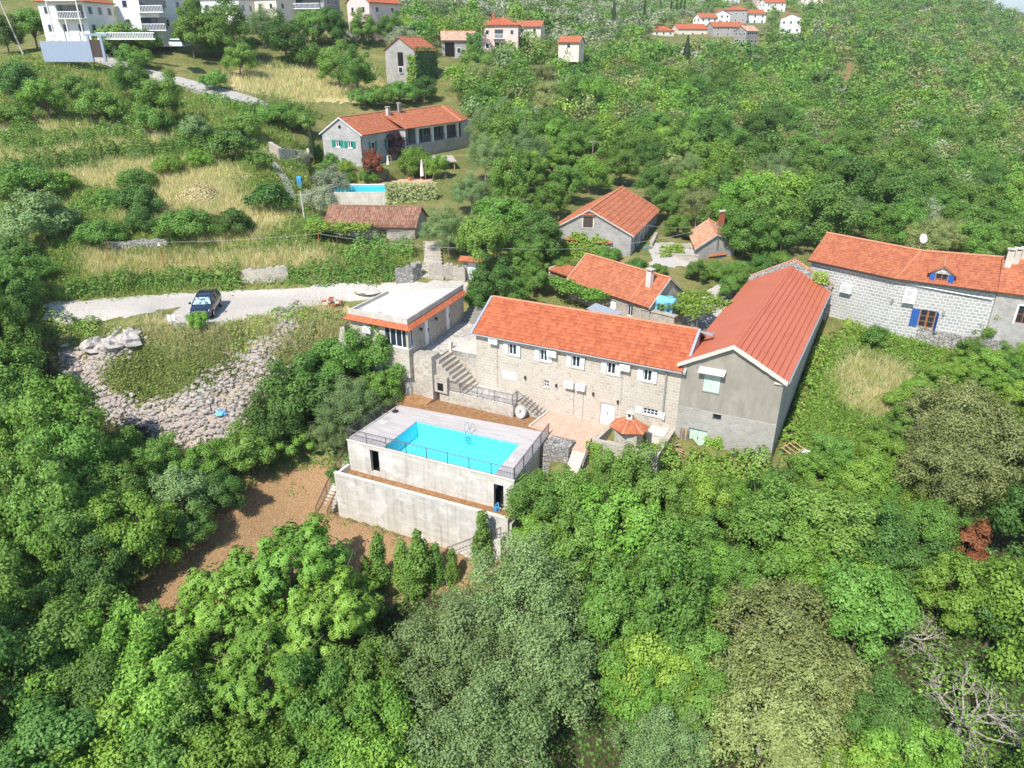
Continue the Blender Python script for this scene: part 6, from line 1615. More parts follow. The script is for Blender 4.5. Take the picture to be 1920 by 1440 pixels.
# roof
rf = [(-.42, .60, 1.42), (-.2, .64, 1.50), (.4, .66, 1.55), (1.2, .65, 1.53), (1.75, .60, 1.46)]
for (t0, w0, z0), (t1, w1, z1) in zip(rf[:-1], rf[1:]):
    m.q((-w0, t0, z0), (w0, t0, z0), (w1, t1, z1), (-w1, t1, z1)); m.q((-w0, t0, z0), (-w1, t1, z1), (-w1 - .03, t1, z1 - .06), (-w0 - .03, t0, z0 - .06)); m.q((w1, t1, z1), (w0, t0, z0), (w0 + .03, t0, z0 - .06), (w1 + .03, t1, z1 - .06))
for sgn in (-1, 1):     # pillars
    for (tb, wb, zb_), (tt, wt, zt_) in (((-1.12, .80, 1.0), (-.42, .63, 1.40)), ((.3, .86, 1.06), (.3, .69, 1.48)), ((1.25, .86, 1.07), (1.2, .68, 1.46)), ((2.12, .76, 1.06), (1.75, .62, 1.42))):
        m.tube((sgn * wb, tb, zb_), (sgn * wt, tt, zt_), .05, 5)
body = m.build('body', M['car_paint'], car)
m = MB(FC); m.q((-.74, -1.12, 1.03), (.74, -1.12, 1.03), (.58, -.44, 1.43), (-.58, -.44, 1.43)); m.build('windscreen', M['sunshade_glass'], car)
m = MB(FC); m.q((.72, 2.13, 1.06), (-.72, 2.13, 1.06), (-.56, 1.78, 1.44), (.56, 1.78, 1.44)); m.build('rear_window', M['car_glass'], car)
for sgn in (-1, 1):
    for pts in ([(-1.0, .81, 1.03), (.27, .86, 1.07), (.27, .70, 1.45), (-.38, .655, 1.41)], [(.33, .86, 1.07), (1.2, .86, 1.08), (1.17, .69, 1.44), (.33, .70, 1.45)], [(1.3, .86, 1.08), (2.05, .79, 1.07), (1.73, .64, 1.41), (1.25, .69, 1.43)]):
        m = MB(FC); q = [(sgn * w_, t_, z_) for t_, w_, z_ in pts]; m.poly(q if sgn < 0 else list(reversed(q))); m.build('side_window', M['car_glass'], car)
    m = MB(FC); m.tube((sgn * .58, -.1, 1.56), (sgn * .60, 1.55, 1.55), .02, 5); m.build('roof_rail', M['black_plastic'], car)
    m = MB(FC); m.box(sgn * .92, sgn * 1.10, -.95, -.82, 1.02, 1.16); m.build('mirror', M['car_paint'], car)
    m = MB(FC); m.prism([(sgn * .52, -2.26, .64), (sgn * .80, -2.12, .66), (sgn * .80, -1.95, .70), (sgn * .52, -2.1, .68)], [(sgn * .52, -2.24, .74), (sgn * .80, -2.1, .80), (sgn * .80, -1.93, .86), (sgn * .52, -2.08, .82)]); m.build('headlight', M['lamp_glass'], car)
    for t_ in (-1.4, 1.35):
        m = MB(FC); m.tube((sgn * .74, t_, .33), (sgn * .955, t_, .33), .33, 18); wh = m.build('tyre', M['rubber'], car)
        m = MB(FC); m.tube((sgn * .95, t_, .33), (sgn * .962, t_, .33), .21, 14); m.build('rim', M['steel'], wh)
m = MB(FC); m.box(-.45, .45, -2.31, -2.24, .46, .60); m.build('grille', M['black_plastic'], car)
m = MB(FC); m.box(-.26, .26, -2.33, -2.31, .36, .46); m.build('number_plate', M['white_paint'], car)
# a second car glimpsed at the top left
c2 = PY(330, 90, 139)
F_ = Fr(c2[:2], -60, 30, c2[2]); car2 = thing('parked_car', 'white car glimpsed behind bushes below the white houses', 'car', F_(0, 0, 0))
m = MB(F_); A_ = [(-2, -.85), (2, -.85), (2, .85), (-2, .85)]
m.prism([(*p, .3) for p in A_], [(p[0] * .98, p[1] * .96, .95) for p in A_]); m.prism([(p[0] * .72, p[1] * .9, .95) for p in A_], [(p[0] * .5, p[1] * .75, 1.45) for p in A_]); m.build('body', M['white_paint'], car2)
m = MB(F_); m.prism([(p[0] * .73, p[1] * .91, 1.0) for p in A_], [(p[0] * .57, p[1] * .81, 1.32) for p in A_]); m.build('window_band', M['car_glass'], car2)
for x in (-1.3, 1.3):
    for y in (-.8, .8): m = MB(F_); m.tube((x, y - .1, .33), (x, y + .1, .33), .33, 12); m.build('tyre', M['rubber'], car2)

# ------------------------------------------------------------------ signs, poles, wires, odds and ends
p_ = np.array(hit(325, 616)); sg = thing('sign_board', 'white two panel board on a thin post beside the gravel parking', 'sign', tuple(p_))
fr = Fr(p_[:2], 6)
m = MB(fr); m.tube((0, .03, p_[2]), (0, .03, p_[2] + 1.3), .03, 6); m.build('post', M['grey_wood'], sg)
for a in (-.34, .03): m = MB(fr); m.box(a, a + .31, -.02, .0, p_[2] + .75, p_[2] + 1.35); m.build('panel', M['white_paint'], sg)
def pole(label, px, pb, ptop, mat='concrete', r=.13, lean=0, arm=True, name='utility_pole', Y=None):
    b = np.array(PY(px, pb, Y)) if Y else np.array(hit(px, pb))
    dep = project(*b)[2]; h_ = (pb - ptop) * float(dep) / FPX * 1.06
    o = thing(name, label, 'pole', tuple(b))
    m = MB(); m.tube(b - (0, 0, 1), b + (lean, 0, h_), r, 8, 0, r * .65); m.build('shaft', M[mat], o)
    if arm: m = MB(); m.box(b[0] + lean - .7, b[0] + lean + .7, b[1] - .05, b[1] + .05, b[2] + h_ - .5, b[2] + h_ - .4); m.build('crossarm', M['dull_pipe'], o)
    return b + (lean, 0, h_)
t1 = pole('leaning pale concrete pole at far left below the houses', 46, 103, 17, 'concrete', .17, -1.9, False)
t2 = pole('concrete pole beside the slab path left of villa pool', 572, 413, 362, 'concrete', .13, -.15)
t3 = pole('old wooden pole standing among trees behind ivy clad house', 1109, 338, 268, 'grey_wood', .12)
t4 = pole('pale pole in front of pink gabled house', 713, 57, 26, 'concrete', .14)
t5 = pole('pale pole left of the first stone ruin', 729, 64, 32, 'concrete', .14)
t6 = pole('pale pole above the second stone ruin', 861, 72, 40, 'concrete', .14)
t7 = pole('pale pole below the small cream house', 522, 44, 17, 'concrete', .14)
t8 = pole('pale pole behind the pink apartment building', 916, 52, 39, 'concrete', .14, 0, True, Y=240)
t9 = pole('village pole left of the long low red roof', 1279, 54, 38, 'concrete', .16, 0, True, Y=392)
t10 = pole('village pole above the long low red roof', 1307, 50, 30, 'concrete', .16, 0, True, Y=392)
t11 = pole('village pole leftmost beside two stepped roofs', 1224, 72, 48, 'concrete', .16, 0, True, Y=374)
p_ = np.array(hit(311, 512)); sl_ = thing('street_lamp', 'thin rusty garden lamp post with white head beside the dry wall', 'street lamp', tuple(p_))
m = MB(); m.tube(p_, p_ + (-.1, 0, 3.0), .035, 6); m.build('post', M['brick_red'], sl_)
m = MB(); m.tube(p_ + (-.1, 0, 3.0), p_ + (-.1, 0, 3.25), .16, 9, 0, .07); m.build('lamp_shade', M['plastic_white'], sl_)
def wire(label, a, b, sag=.8, r=.016):
    a = np.array(a); b = np.array(b); m = MB(); n_ = 16
    P_ = [a + (b - a) * k / n_ - np.array((0, 0, sag * 4 * (k / n_) * (1 - k / n_))) for k in range(n_ + 1)]
    m.path(P_, r, 4); o = m.build('overhead_wire', M['dull_pipe']); tag(o, label, 'wire')
wa = np.array(hit(206, 492)) + (0, 0, 2.2); wb = np.array(hit(600, 470)) + (0, 0, 1.9); wc = np.array(PZ(960, 466, 9.5))
for p_, lb in ((wa, 'thin rusty post carrying left end of the wire over dry terrace'), (wb, 'rusty post holding wire beside the vine pergola')):
    o = MB(); o.tube(p_ - (0, 0, 2.4), p_ + (0, 0, .05), .04, 6); o = o.build('wire_post', M['brick_red']); tag(o, lb, 'post')
wire('pale wire strung over the dry terrace left of old barn', wa, wb, .35, .022); wire('pale wire from vine pergola past the stone path', wb, wc, .5, .022)
h4m = np.array(F4(3.1, -.05, 10.35))
wire('overhead wire from wooden mast to ivy clad house', h4m, F3(W3, 3, 10.4), .4); wire('overhead wire crossing in front of ivy clad house', h4m, wc, 1.0, .02)
o = thing('brick_pile', 'small pile of red bricks with white blocks in grass left of annex', 'brick pile', hit(622, 572)); p_ = np.array(hit(622, 572)); rg = random.Random(8); m = MB()
for i in range(26):
    x, y = rg.uniform(-.9, .9), rg.uniform(-.5, .5); z = p_[2] + rg.uniform(0, .7) * (1 - abs(x) * .6); m.box(p_[0] + x - .2, p_[0] + x + .2, p_[1] + y - .12, p_[1] + y + .12, z, z + .17, i % 3 == 0)
m.build('bricks', [M['brick_red'], M['pale_concrete']], o)
b_ = np.array(FB(.2, -1.7, -.5)); o = thing('firewood_heap', 'heap of brown broken boards left of the barn door', 'firewood', tuple(b_)); m = MB()
for i in range(60):
    r_ = rg.uniform(0, 1.2); a = rg.uniform(0, 6.28); c0 = b_ + (r_ * math.cos(a), r_ * math.sin(a), max(0, (1.1 - r_) * .8) + rg.uniform(-.2, .15)); d_ = np.array((math.cos(a * 3 + i), math.sin(a * 3 + i), rg.uniform(-.5, .3))) * rg.uniform(.4, .9); m.tube(c0 - d_, c0 + d_, rg.uniform(.03, .08), 4, i % 2)
for i in range(5):
    c0 = np.array(FB(.5 + i * .14, -.2, -.4)); m.tube(c0 + (-.2, -.5, 0), c0 + (rg.uniform(-.1, .1), .1, 1.7), .04, 5, i % 2)
m.build('boards', [M['grey_wood'], M['pale_wood']], o)
p_ = np.array(hit(1475, 858)); fr = Fr(p_[:2], 35, None, p_[2] + .45)
o = thing('bed_frame', 'yellow wooden frame lying tilted in grass by barn corner', 'wooden frame', tuple(p_)); m = MB(fr)
for k in range(4): m.tube((-.1 + k * .45, -.5, .05 * k), (-.1 + k * .45, .5, .25 + .05 * k), .045, 5)
for y, z in ((-.5, 0), (.5, .2)): m.tube((-.1, y, z), (1.25, y, z + .15), .045, 5)
m.build('slats', M['pale_wood'], o)
p_ = np.array(hit(1494, 866)); fr = Fr(p_[:2], -10, None, p_[2] + .35)
o = thing('crate', 'brown wooden crate of planks in the grass beside wooden frame', 'crate', tuple(p_)); m = MB(fr)
for k in range(7): m.box(-.6 + k * .17, -.47 + k * .17, -.45, .45, .2, .28)
m.box(-.62, .6, -.47, -.43, -.2, .2); m.box(-.62, .6, .43, .47, -.2, .2); m.tube((.4, -.5, .3), (.7, -1.1, -.2), .05, 5); m.tube((-.5, -.5, .3), (-.6, -.95, -.2), .05, 5); m.build('planks', M['grey_wood'], o)
def blob(label, name, px, py, r, mat, cat, seed=1, lift=.2, flat_=.6):
    rg = np.random.default_rng(seed); p_ = np.array(hit(px, py)) + (0, 0, lift)
    m = MB(); N_ = 13; Mr = 8; Rr = 1 + rg.uniform(-.3, .22, (Mr + 1, N_))
    pt = lambda i, j: tuple(p_ + r * Rr[i, j % N_] * np.array((math.sin(math.pi * i / Mr) * math.cos(2 * math.pi * j / N_) * 1.2, math.sin(math.pi * i / Mr) * math.sin(2 * math.pi * j / N_), flat_ * math.cos(math.pi * i / Mr))))
    for i in range(Mr):
        for j in range(N_): m.poly([pt(i, j), pt(i + 1, j), pt(i + 1, j + 1), pt(i, j + 1)])
    o = m.build(name, M[mat]); tag(o, label, cat); return o
blob('crumpled white sack beside the crate in the grass', 'sack', 1508, 855, .5, 'cloth_white', 'sack', 2)
blob('crumpled blue plastic sheet in undergrowth below barn corner', 'plastic_sheet', 1477, 903, .5, 'tarp_blue', 'plastic sheet', 3, .5)
blob('scrap of light blue plastic on the rubble slope', 'plastic_scrap', 415, 780, .42, 'tank_blue', 'plastic scrap', 4, .25)
blob('large pale limestone boulder left of three near the gravel', 'boulder', 178, 652, 1.05, 'rock', 'boulder', 5, .25, .7); blob('middle pale limestone boulder of three near the gravel', 'boulder', 214, 650, 1.0, 'rock', 'boulder', 6, .25, .7); blob('right pale limestone boulder of three near the gravel', 'boulder', 246, 640, 1.1, 'rock', 'boulder', 7, .25, .7)
blob('low grey heap of gravel by the track behind the annex', 'gravel_heap', 690, 546, 1.3, 'concrete', 'gravel heap', 8, .0, .25)

# ------------------------------------------------------------------ plants
RG = np.random.default_rng(77)
def leaf_mat(name, stops, trans=.3, vvar=.22, hvar=.012, rough=.55):
    n = NT(name, rough, .22)
    at = n.n.new("ShaderNodeAttribute"); at.attribute_name = 'tint'
    c = n.ramp(at.outputs["Fac"], [(i / (len(stops) - 1), s_) for i, s_ in enumerate(stops)])
    oi = n.n.new("ShaderNodeObjectInfo")
    a2 = n.n.new("ShaderNodeAttribute"); a2.attribute_name = 'rnd'
    rn = n.math('FRACT', n.math('ADD', oi.outputs["Random"], a2.outputs["Fac"]))
    hs = n.n.new("ShaderNodeHueSaturation")
    n.l(n.math('ADD', n.math('MULTIPLY', n.math('FRACT', n.math('MULTIPLY', rn, 7.3)), hvar * 2), .5 - hvar), hs.inputs["Hue"])
    n.l(n.math('ADD', n.math('MULTIPLY', rn, vvar * 2), 1.14 - vvar), hs.inputs["Value"])
    n.l(c, hs.inputs["Color"]); n.col(hs.outputs[0])
    tl = n.n.new("ShaderNodeBsdfTranslucent")
    mc = n.mix(.5, hs.outputs[0], (.9, 1.0, .25), 'MULTIPLY'); n.l(hs.outputs[0], tl.inputs[0])
    mx = n.n.new("ShaderNodeMixShader"); mx.inputs[0].default_value = trans
    n.l(n.b.outputs[0], mx.inputs[1]); n.l(tl.outputs[0], mx.inputs[2]); n.l(mx.outputs[0], n.n["Material Output"].inputs[0])
    return n.mat
leaf_mat('leaf_bright', [(0.125, 0.24, 0.03), (0.19, 0.335, 0.05), (0.275, 0.44, 0.09)])
leaf_mat('leaf_mid', [(0.095, 0.19, 0.03), (0.15, 0.275, 0.05), (0.23, 0.375, 0.092)])
leaf_mat('leaf_dark', [(0.058, 0.13, 0.026), (0.1, 0.2, 0.042), (0.16, 0.275, 0.075)])
leaf_mat('leaf_grey', [(0.145, 0.225, 0.072), (0.21, 0.305, 0.11), (0.3, 0.4, 0.165)])
leaf_mat('leaf_olive', [(0.22, 0.26, 0.15), (0.31, 0.36, 0.22), (0.42, 0.46, 0.31)])
leaf_mat('leaf_twig', [(0.185, 0.22, 0.072), (0.255, 0.295, 0.1), (0.35, 0.385, 0.145)])
leaf_mat('leaf_yellow', [(0.165, 0.275, 0.034), (0.235, 0.37, 0.054), (0.33, 0.47, 0.1)])
leaf_mat('leaf_cypress', [(0.035, 0.065, 0.024), (0.06, 0.1, 0.036), (0.09, 0.14, 0.055)])
leaf_mat('leaf_purple', [(.028, .015, .022), (.05, .025, .035), (.08, .045, .055)], hvar=.01)
leaf_mat('leaf_rust', [(.17, .055, .025), (.27, .095, .045), (.36, .15, .08)], hvar=.01)
leaf_mat('leaf_cream', [(.20, .24, .08), (.32, .34, .14), (.44, .44, .23)], hvar=.015)
leaf_mat('straw', [(.52, .44, .20), (.70, .62, .34), (.84, .78, .52)], .45, .15, .012)
leaf_mat('grass_blade', [(.20, .29, .05), (.32, .40, .085), (.52, .52, .20)], .45, .2, .02)

def unit_rows(v): return v / np.maximum(np.linalg.norm(v, axis=1, keepdims=True), 1e-9)
def leaves(P, N, size, rng, aspect=.62, spread=.75):
    """diamond leaf quads at P facing roughly N; returns V, F"""
    n = len(P)
    N = unit_rows(N + rng.normal(0, spread, (n, 3)) * .55)
    a = unit_rows(np.cross(N, rng.normal(0, 1, (n, 3)))); b = np.cross(N, a)
    s_ = (size * rng.uniform(.65, 1.35, n))[:, None]
    V = np.empty((n, 4, 3)); V[:, 0] = P - a * s_; V[:, 1] = P + b * s_ * aspect; V[:, 2] = P + a * s_; V[:, 3] = P - b * s_ * aspect
    V[:, 1] -= N * s_ * .12; V[:, 3] -= N * s_ * .12
    return V.reshape(-1, 3), np.arange(4 * n).reshape(n, 4)
def puff_crown(rng, rx, rz, hc, npuff, pr, nleaf, ls, low=-.45, top=1.0, star=0, ry=None, shellp=.3, lumpy=.22):
    ry = ry or rx
    d = unit_rows(rng.normal(0, 1, (npuff * 4, 3))); d = d[d[:, 2] > low][:npuff]
    k = len(d)
    rad = rng.uniform(.46, .98, k) + rng.normal(0, lumpy * .3, k)
    C_ = d * rad[:, None] * np.array((rx, ry, rz)) + np.array((0, 0, hc))
    pr_ = rx * pr * rng.uniform(.7, 1.3, k)
    w_ = pr_ ** 2; w_ /= w_.sum()
    idx = rng.choice(k, nleaf, p=w_)
    if star:
        ng = nleaf // star; idx = rng.choice(k, ng, p=w_)
    q = unit_rows(rng.normal(0, 1, (len(idx), 3)) + np.array((0, 0, .35)))
    rr = rng.uniform(0, 1, len(idx)) ** shellp * (1 + np.abs(rng.normal(0, .17, len(idx)))) * (1 + .28 * np.sin(q[:, 0] * 7 + idx) * np.sin(q[:, 1] * 7 + idx * 2) * np.sin(q[:, 2] * 6 + idx * 3))
    P = C_[idx] + q * (rr * pr_[idx])[:, None] * np.array((1, 1, .85))
    N = q * .8 + (P - np.array((0, 0, hc))) / rx * .35 + np.array((0, 0, .25))
    tint = np.clip(.5 + (idx % 7 - 3) * .055 + rng.normal(0, .2, len(idx)), 0, 1)
    if star:      # whorls of long leaves
        ang = rng.uniform(0, 6.28, len(idx))
        Vs, Fs, T_ = [], [], []
        Nn = unit_rows(N); a0 = unit_rows(np.cross(Nn, rng.normal(0, 1, Nn.shape))); b0 = np.cross(Nn, a0)
        for j in range(star):
            th = 2 * math.pi * j / star + ang
            dr = a0 * np.cos(th)[:, None] + b0 * np.sin(th)[:, None]; sd = np.cross(Nn, dr)
            L = ls * rng.uniform(.8, 1.3, len(idx))[:, None]
            V = np.empty((len(idx), 4, 3)); V[:, 0] = P; V[:, 1] = P + dr * L * .55 + sd * L * .22 + Nn * L * .05; V[:, 2] = P + dr * L - Nn * L * .22; V[:, 3] = P + dr * L * .55 - sd * L * .22 + Nn * L * .05
            Fs.append(np.arange(4 * len(idx)).reshape(-1, 4) + 4 * len(idx) * j); Vs.append(V.reshape(-1, 3)); T_.append(np.clip(tint + rng.normal(0, .1, len(idx)), 0, 1))
        return np.concatenate(Vs), np.concatenate(Fs), np.concatenate(T_), C_
    V, F = leaves(P, N, np.full(len(P), ls), rng)
    return V, F, tint, C_
def trunk_mb(rng, hc, rx, C_, r0, nl=18):
    m = MB(); top = np.array((rng.normal(0, .15), rng.normal(0, .15), hc * .75))
    mid = np.array((rng.normal(0, .08), rng.normal(0, .08), hc * .4))
    m.tube((0, 0, -1.2), mid, r0, 8, 0, r0 * .8); m.tube(mid, top, r0 * .8, 7, 0, r0 * .5)
    for i in rng.choice(len(C_), min(nl, len(C_)), replace=False):
        st = mid + (top - mid) * rng.uniform(.1, 1); k_ = st + (C_[i] - st) * .5 + np.array((0, 0, rx * .08))
        m.tube(st, k_, r0 * .42, 5, 0, r0 * .26); m.tube(k_, C_[i], r0 * .26, 4, 0, r0 * .1); e_ = C_[i] + (C_[i] - np.array((0, 0, hc))) * .38 + rng.normal(0, .12 * rx, 3); m.tube(C_[i], e_, r0 * .1, 4, 0, r0 * .03)
    return m
PROTO = {}    # species -> list of (crown mesh, trunk mesh, rx, hc)
def mesh_of(mb, name, mats):
    o = mb.build(name, mats); me = o.data; off = np.array(o.location); me.transform(Matrix.Translation(Vector(off))); bpy.data.objects.remove(o); return me
def proto(sp, seed, mat, rx, rz, hc, npuff, pr, nleaf, ls, r0=.16, bark='bark', **kw):
    rng = np.random.default_rng(seed)
    V, F, t_, C_ = puff_crown(rng, rx, rz, hc, npuff, pr, nleaf, ls, **kw)
    me = np_mesh('crown', V, F, M[mat], fattrs={'tint': t_})
    tm = mesh_of(trunk_mb(rng, hc, rx, C_, r0), 'trunk', M[bark])
    PROTO.setdefault(sp, []).append((me, tm, rx, hc))
for k in range(4): proto('broad', 10 + k, 'leaf_bright', 3.0, 3.1, 3.0, 36 + 4 * k, .235, 17000, .105, low=-.45, lumpy=.35)
for k in range(4): proto('mid', 20 + k, 'leaf_mid', 3.0, 3.2, 3.1, 38 + 4 * k, .225, 17000, .10, low=-.45, lumpy=.35)
for k in range(2): proto('dark', 30 + k, 'leaf_dark', 3.0, 3.3, 3.2, 46, .24, 16000, .105, low=-.5, lumpy=.3)
for k in range(2): proto('grey', 40 + k, 'leaf_grey', 4.6, 4.3, 4.6, 110, .17, 30000, .088, low=-.45, bark='grey_bark', r0=.22, lumpy=.3)
for k in range(2): proto('olive', 50 + k, 'leaf_olive', 2.8, 2.2, 2.4, 40, .24, 9000, .09, bark='grey_bark', low=-.4)
for k in range(2): proto('twig', 60 + k, 'leaf_twig', 4.2, 3.2, 3.3, 120, .18, 32000, .085, bark='grey_bark', low=-.4, shellp=.6)
for k in range(2): proto('yellow', 65 + k, 'leaf_yellow', 3.0, 2.6, 2.7, 40, .25, 14000, .10, low=-.45, lumpy=.35)
for k in range(2): proto('walnut', 70 + k, 'leaf_bright', 4.0, 3.0, 3.8, 90, .19, 17000, .27, star=6, r0=.2, bark='grey_bark', low=-.3, shellp=1.0, lumpy=.35)
for k in range(2): proto('fig', 75 + k, 'leaf_bright', 2.4, 1.9, 2.0, 36, .2, 5500, .24, star=5, r0=.1, low=-.3, shellp=.6)
for k in range(3): proto('shrub', 80 + k, 'leaf_mid', 1.5, 1.25, .95, 20, .34, 4200, .09, r0=.06, low=-.2)
for k in range(2): proto('darkshrub', 85 + k, 'leaf_dark', 1.5, 1.3, 1.0, 20, .34, 4200, .09, r0=.06, low=-.2)
for k in range(2): proto('yellowshrub', 90 + k, 'leaf_yellow', 1.5, 1.1, .85, 18, .34, 4000, .085, r0=.06, low=-.2)
for nm, mt, sd in (('midbush', 'leaf_mid', 110), ('darkbush', 'leaf_dark', 120), ('broadbush', 'leaf_bright', 130), ('greybush', 'leaf_grey', 140)):
    for k in range(2): proto(nm, sd + k, mt, 3.0, 2.5, 1.5, 44, .25, 13000, .115, low=-.12, lumpy=.35)
proto('purple', 95, 'leaf_purple', 2.4, 2.2, 2.2, 30, .28, 8000, .11, r0=.12)
proto('rust', 96, 'leaf_rust', 1.6, 2.2, 2.0, 26, .3, 6000, .12, r0=.1)
# columns: cypress and young laurels
def column(sp, seed, mat, R_, H_, nleaf, ls, lump=.18):
    rng = np.random.default_rng(seed)
    z = rng.uniform(.02, 1, nleaf) ** .85; a = rng.uniform(0, 2 * math.pi, nleaf)
    prf = np.sin(np.clip(z * .93 + .07, 0, 1) * math.pi) ** .55 * (1 - z ** 2.2 * .72)
    lob = 1 + lump * np.sin(a * 3 + z * 17 + seed) * np.sin(z * 29 + a * 2) + rng.normal(0, .07, nleaf)
    r = R_ * prf * lob * rng.uniform(.45, 1, nleaf) ** .35
    P = np.stack([r * np.cos(a), r * np.sin(a), z * H_], 1); N = np.stack([np.cos(a), np.sin(a), np.full(nleaf, .55)], 1)
    V, F = leaves(P, N, np.full(nleaf, ls), rng)
    me = np_mesh('crown', V, F, M[mat], fattrs={'tint': np.clip(rng.normal(.5, .22, nleaf), 0, 1)})
    m = MB(); m.tube((0, 0, -.6), (0, 0, H_ * .8), R_ * .09, 6, 0, R_ * .02); tm = mesh_of(m, 'trunk', M['bark'])
    PROTO.setdefault(sp, []).append((me, tm, R_, H_))
column('cypress', 1, 'leaf_cypress', 1.0, 9.0, 4200, .15); column('cypress', 2, 'leaf_cypress', 1.1, 9.0, 4200, .15)
def spire(sp, seed, mat, R_, H_, nleaf, ls):
    rng = np.random.default_rng(seed); k = 26
    z = np.linspace(.05, .97, k) + rng.normal(0, .02, k); env = np.clip(1.05 - z, .08, 1) ** .7 * np.clip(z * 5, .4, 1)
    a = rng.uniform(0, 6.28, k); C_ = np.stack([np.cos(a) * R_ * .55 * env, np.sin(a) * R_ * .55 * env, z * H_], 1); pr_ = R_ * (.28 + .42 * env) * rng.uniform(.75, 1.2, k)
    idx = rng.choice(k, nleaf, p=pr_ ** 2 / (pr_ ** 2).sum()); q = unit_rows(rng.normal(0, 1, (nleaf, 3)))
    P = C_[idx] + q * (rng.uniform(0, 1, nleaf) ** .5 * pr_[idx])[:, None] * np.array((1, 1, 1.5)); P[:, 2] = np.clip(P[:, 2], 0, H_ * 1.03)
    V, F = leaves(P, q + np.array((0, 0, .4)), np.full(nleaf, ls), rng)
    me = np_mesh('crown', V, F, M[mat], fattrs={'tint': np.clip(rng.normal(.5, .22, nleaf), 0, 1)})
    m = MB(); m.tube((0, 0, -.6), (0, 0, H_ * .8), R_ * .09, 6, 0, R_ * .02); tm = mesh_of(m, 'trunk', M['bark'])
    PROTO.setdefault(sp, []).append((me, tm, R_, H_))
for k in range(4): spire('laurel', 5 + k, 'leaf_mid', .95, 5.0, 5200, .10)
for k in range(0): column('laurel', 5 + k, 'leaf_mid', .95, 5.0, 5200, .10, .42)
# bare tree with few leaves
def bare_tree(seed, n_=9, R_=4.5):
    rg = np.random.default_rng(seed); m = MB(); tips = []
    def br(p, d, L, r, lev):
        q = p + d * L; k_ = p + d * L * .5 + rg.normal(0, .06 * L, 3)
        m.tube(p, k_, r, 6, 0, r * .8); m.tube(k_, q, r * .8, 5, 0, r * .55)
        tips.append(q)
        if lev < 4:
            for _ in range(3 if lev < 3 else 2):
                nd = d + rg.normal(0, .55, 3); nd[2] = nd[2] * .6 + .12; nd /= np.linalg.norm(nd); br(q if rg.uniform() < .6 else k_, nd, L * rg.uniform(.55, .8), r * .55, lev + 1)
    for i in range(n_):
        a = 2 * math.pi * i / n_ + rg.uniform(-.3, .3); d = np.array((math.cos(a), math.sin(a), rg.uniform(.25, .8))); d /= np.linalg.norm(d); br(np.array((0, 0, 1.2)), d, R_ * .38, .10, 0)
    m.tube((0, 0, -1), (0, 0, 1.3), .3, 8, 0, .2)
    return m, np.array(tips)
for sd_ in (3, 4):
    bm_, tips_ = bare_tree(sd_); rng = np.random.default_rng(sd_)
    tm = mesh_of(bm_, 'trunk', M['grey_bark'])
    P = tips_[rng.integers(0, len(tips_), 900)] + rng.normal(0, .35, (900, 3)); V, F = leaves(P, np.tile((0, 0, 1.), (900, 1)), np.full(900, .11), rng)
    PROTO.setdefault('bare', []).append((np_mesh('crown', V, F, M['leaf_yellow'], fattrs={'tint': rng.uniform(0, 1, 900)}), tm, 4.0, 2.6))
def plant(sp, X, Y, z, scale, label, group=None, name='tree', cat='tree', rot=None, zs=1.0, v=None):
    L = PROTO[sp]; me, tm, rx, hc = L[int(RG.integers(0, len(L))) if v is None else v]
    o = bpy.data.objects.new(name, None); C.objects.link(o); o.empty_display_size = .3
    o.location = (X, Y, z); o.rotation_euler = (0, 0, RG.uniform(0, 6.28) if rot is None else rot); o.scale = (scale, scale, scale * zs)
    tag(o, label, cat, group)
    for nm, md in (('crown', me), ('trunk', tm)):
        c = bpy.data.objects.new(nm, md); C.objects.link(c); c.parent = o
    return o
def solve(px, py, rpx, hrel):
    """stand a crown of photo radius rpx, whose centre shows at (px,py), on the land -> X, Y, ground z, radius"""
    d = pray(px, py); f = np.array([0, _c, -_s]); dep = _TS * float(d @ f)
    X, Y, Z = d[0] * _TS, d[1] * _TS, CAMH + d[2] * _TS; rw = rpx * dep / FPX
    b = Z < gz(X, Y) + rw * hrel
    k = int(b.argmax()) if b.any() else len(_TS) - 1
    return X[k], Y[k], float(gz(X[k], Y[k])), rw[k], dep[k]
PLACED = []
def at(sp, px, py, rpx, label, group=None, name='tree', cat='tree', zs=1.0, v=None):
    PLACED.append((px, py, rpx))
    me, tm, rx, hc = PROTO[sp][0]
    X, Y, z, rw, dep = solve(px, py, rpx, hc / rx * zs)
    return plant(sp, X, Y, z, rw / rx, label, group, name, cat, zs=zs, v=v)
def col_at(sp, px, ptip, pbase, label, name='cypress', group=None, Y=None, fat=1.0):
    b = np.array(PY(px, pbase, Y)) if Y else np.array(hit(px, pbase)); dep = float(project(*b)[2]); h_ = (pbase - ptip) * dep / FPX * 1.08
    me, tm, rx, H_ = PROTO[sp][0]; o = plant(sp, b[0], b[1], b[2], h_ / H_, label, group, name, 'tree'); o.scale = (h_ / H_ * fat, h_ / H_ * fat, h_ / H_); return o

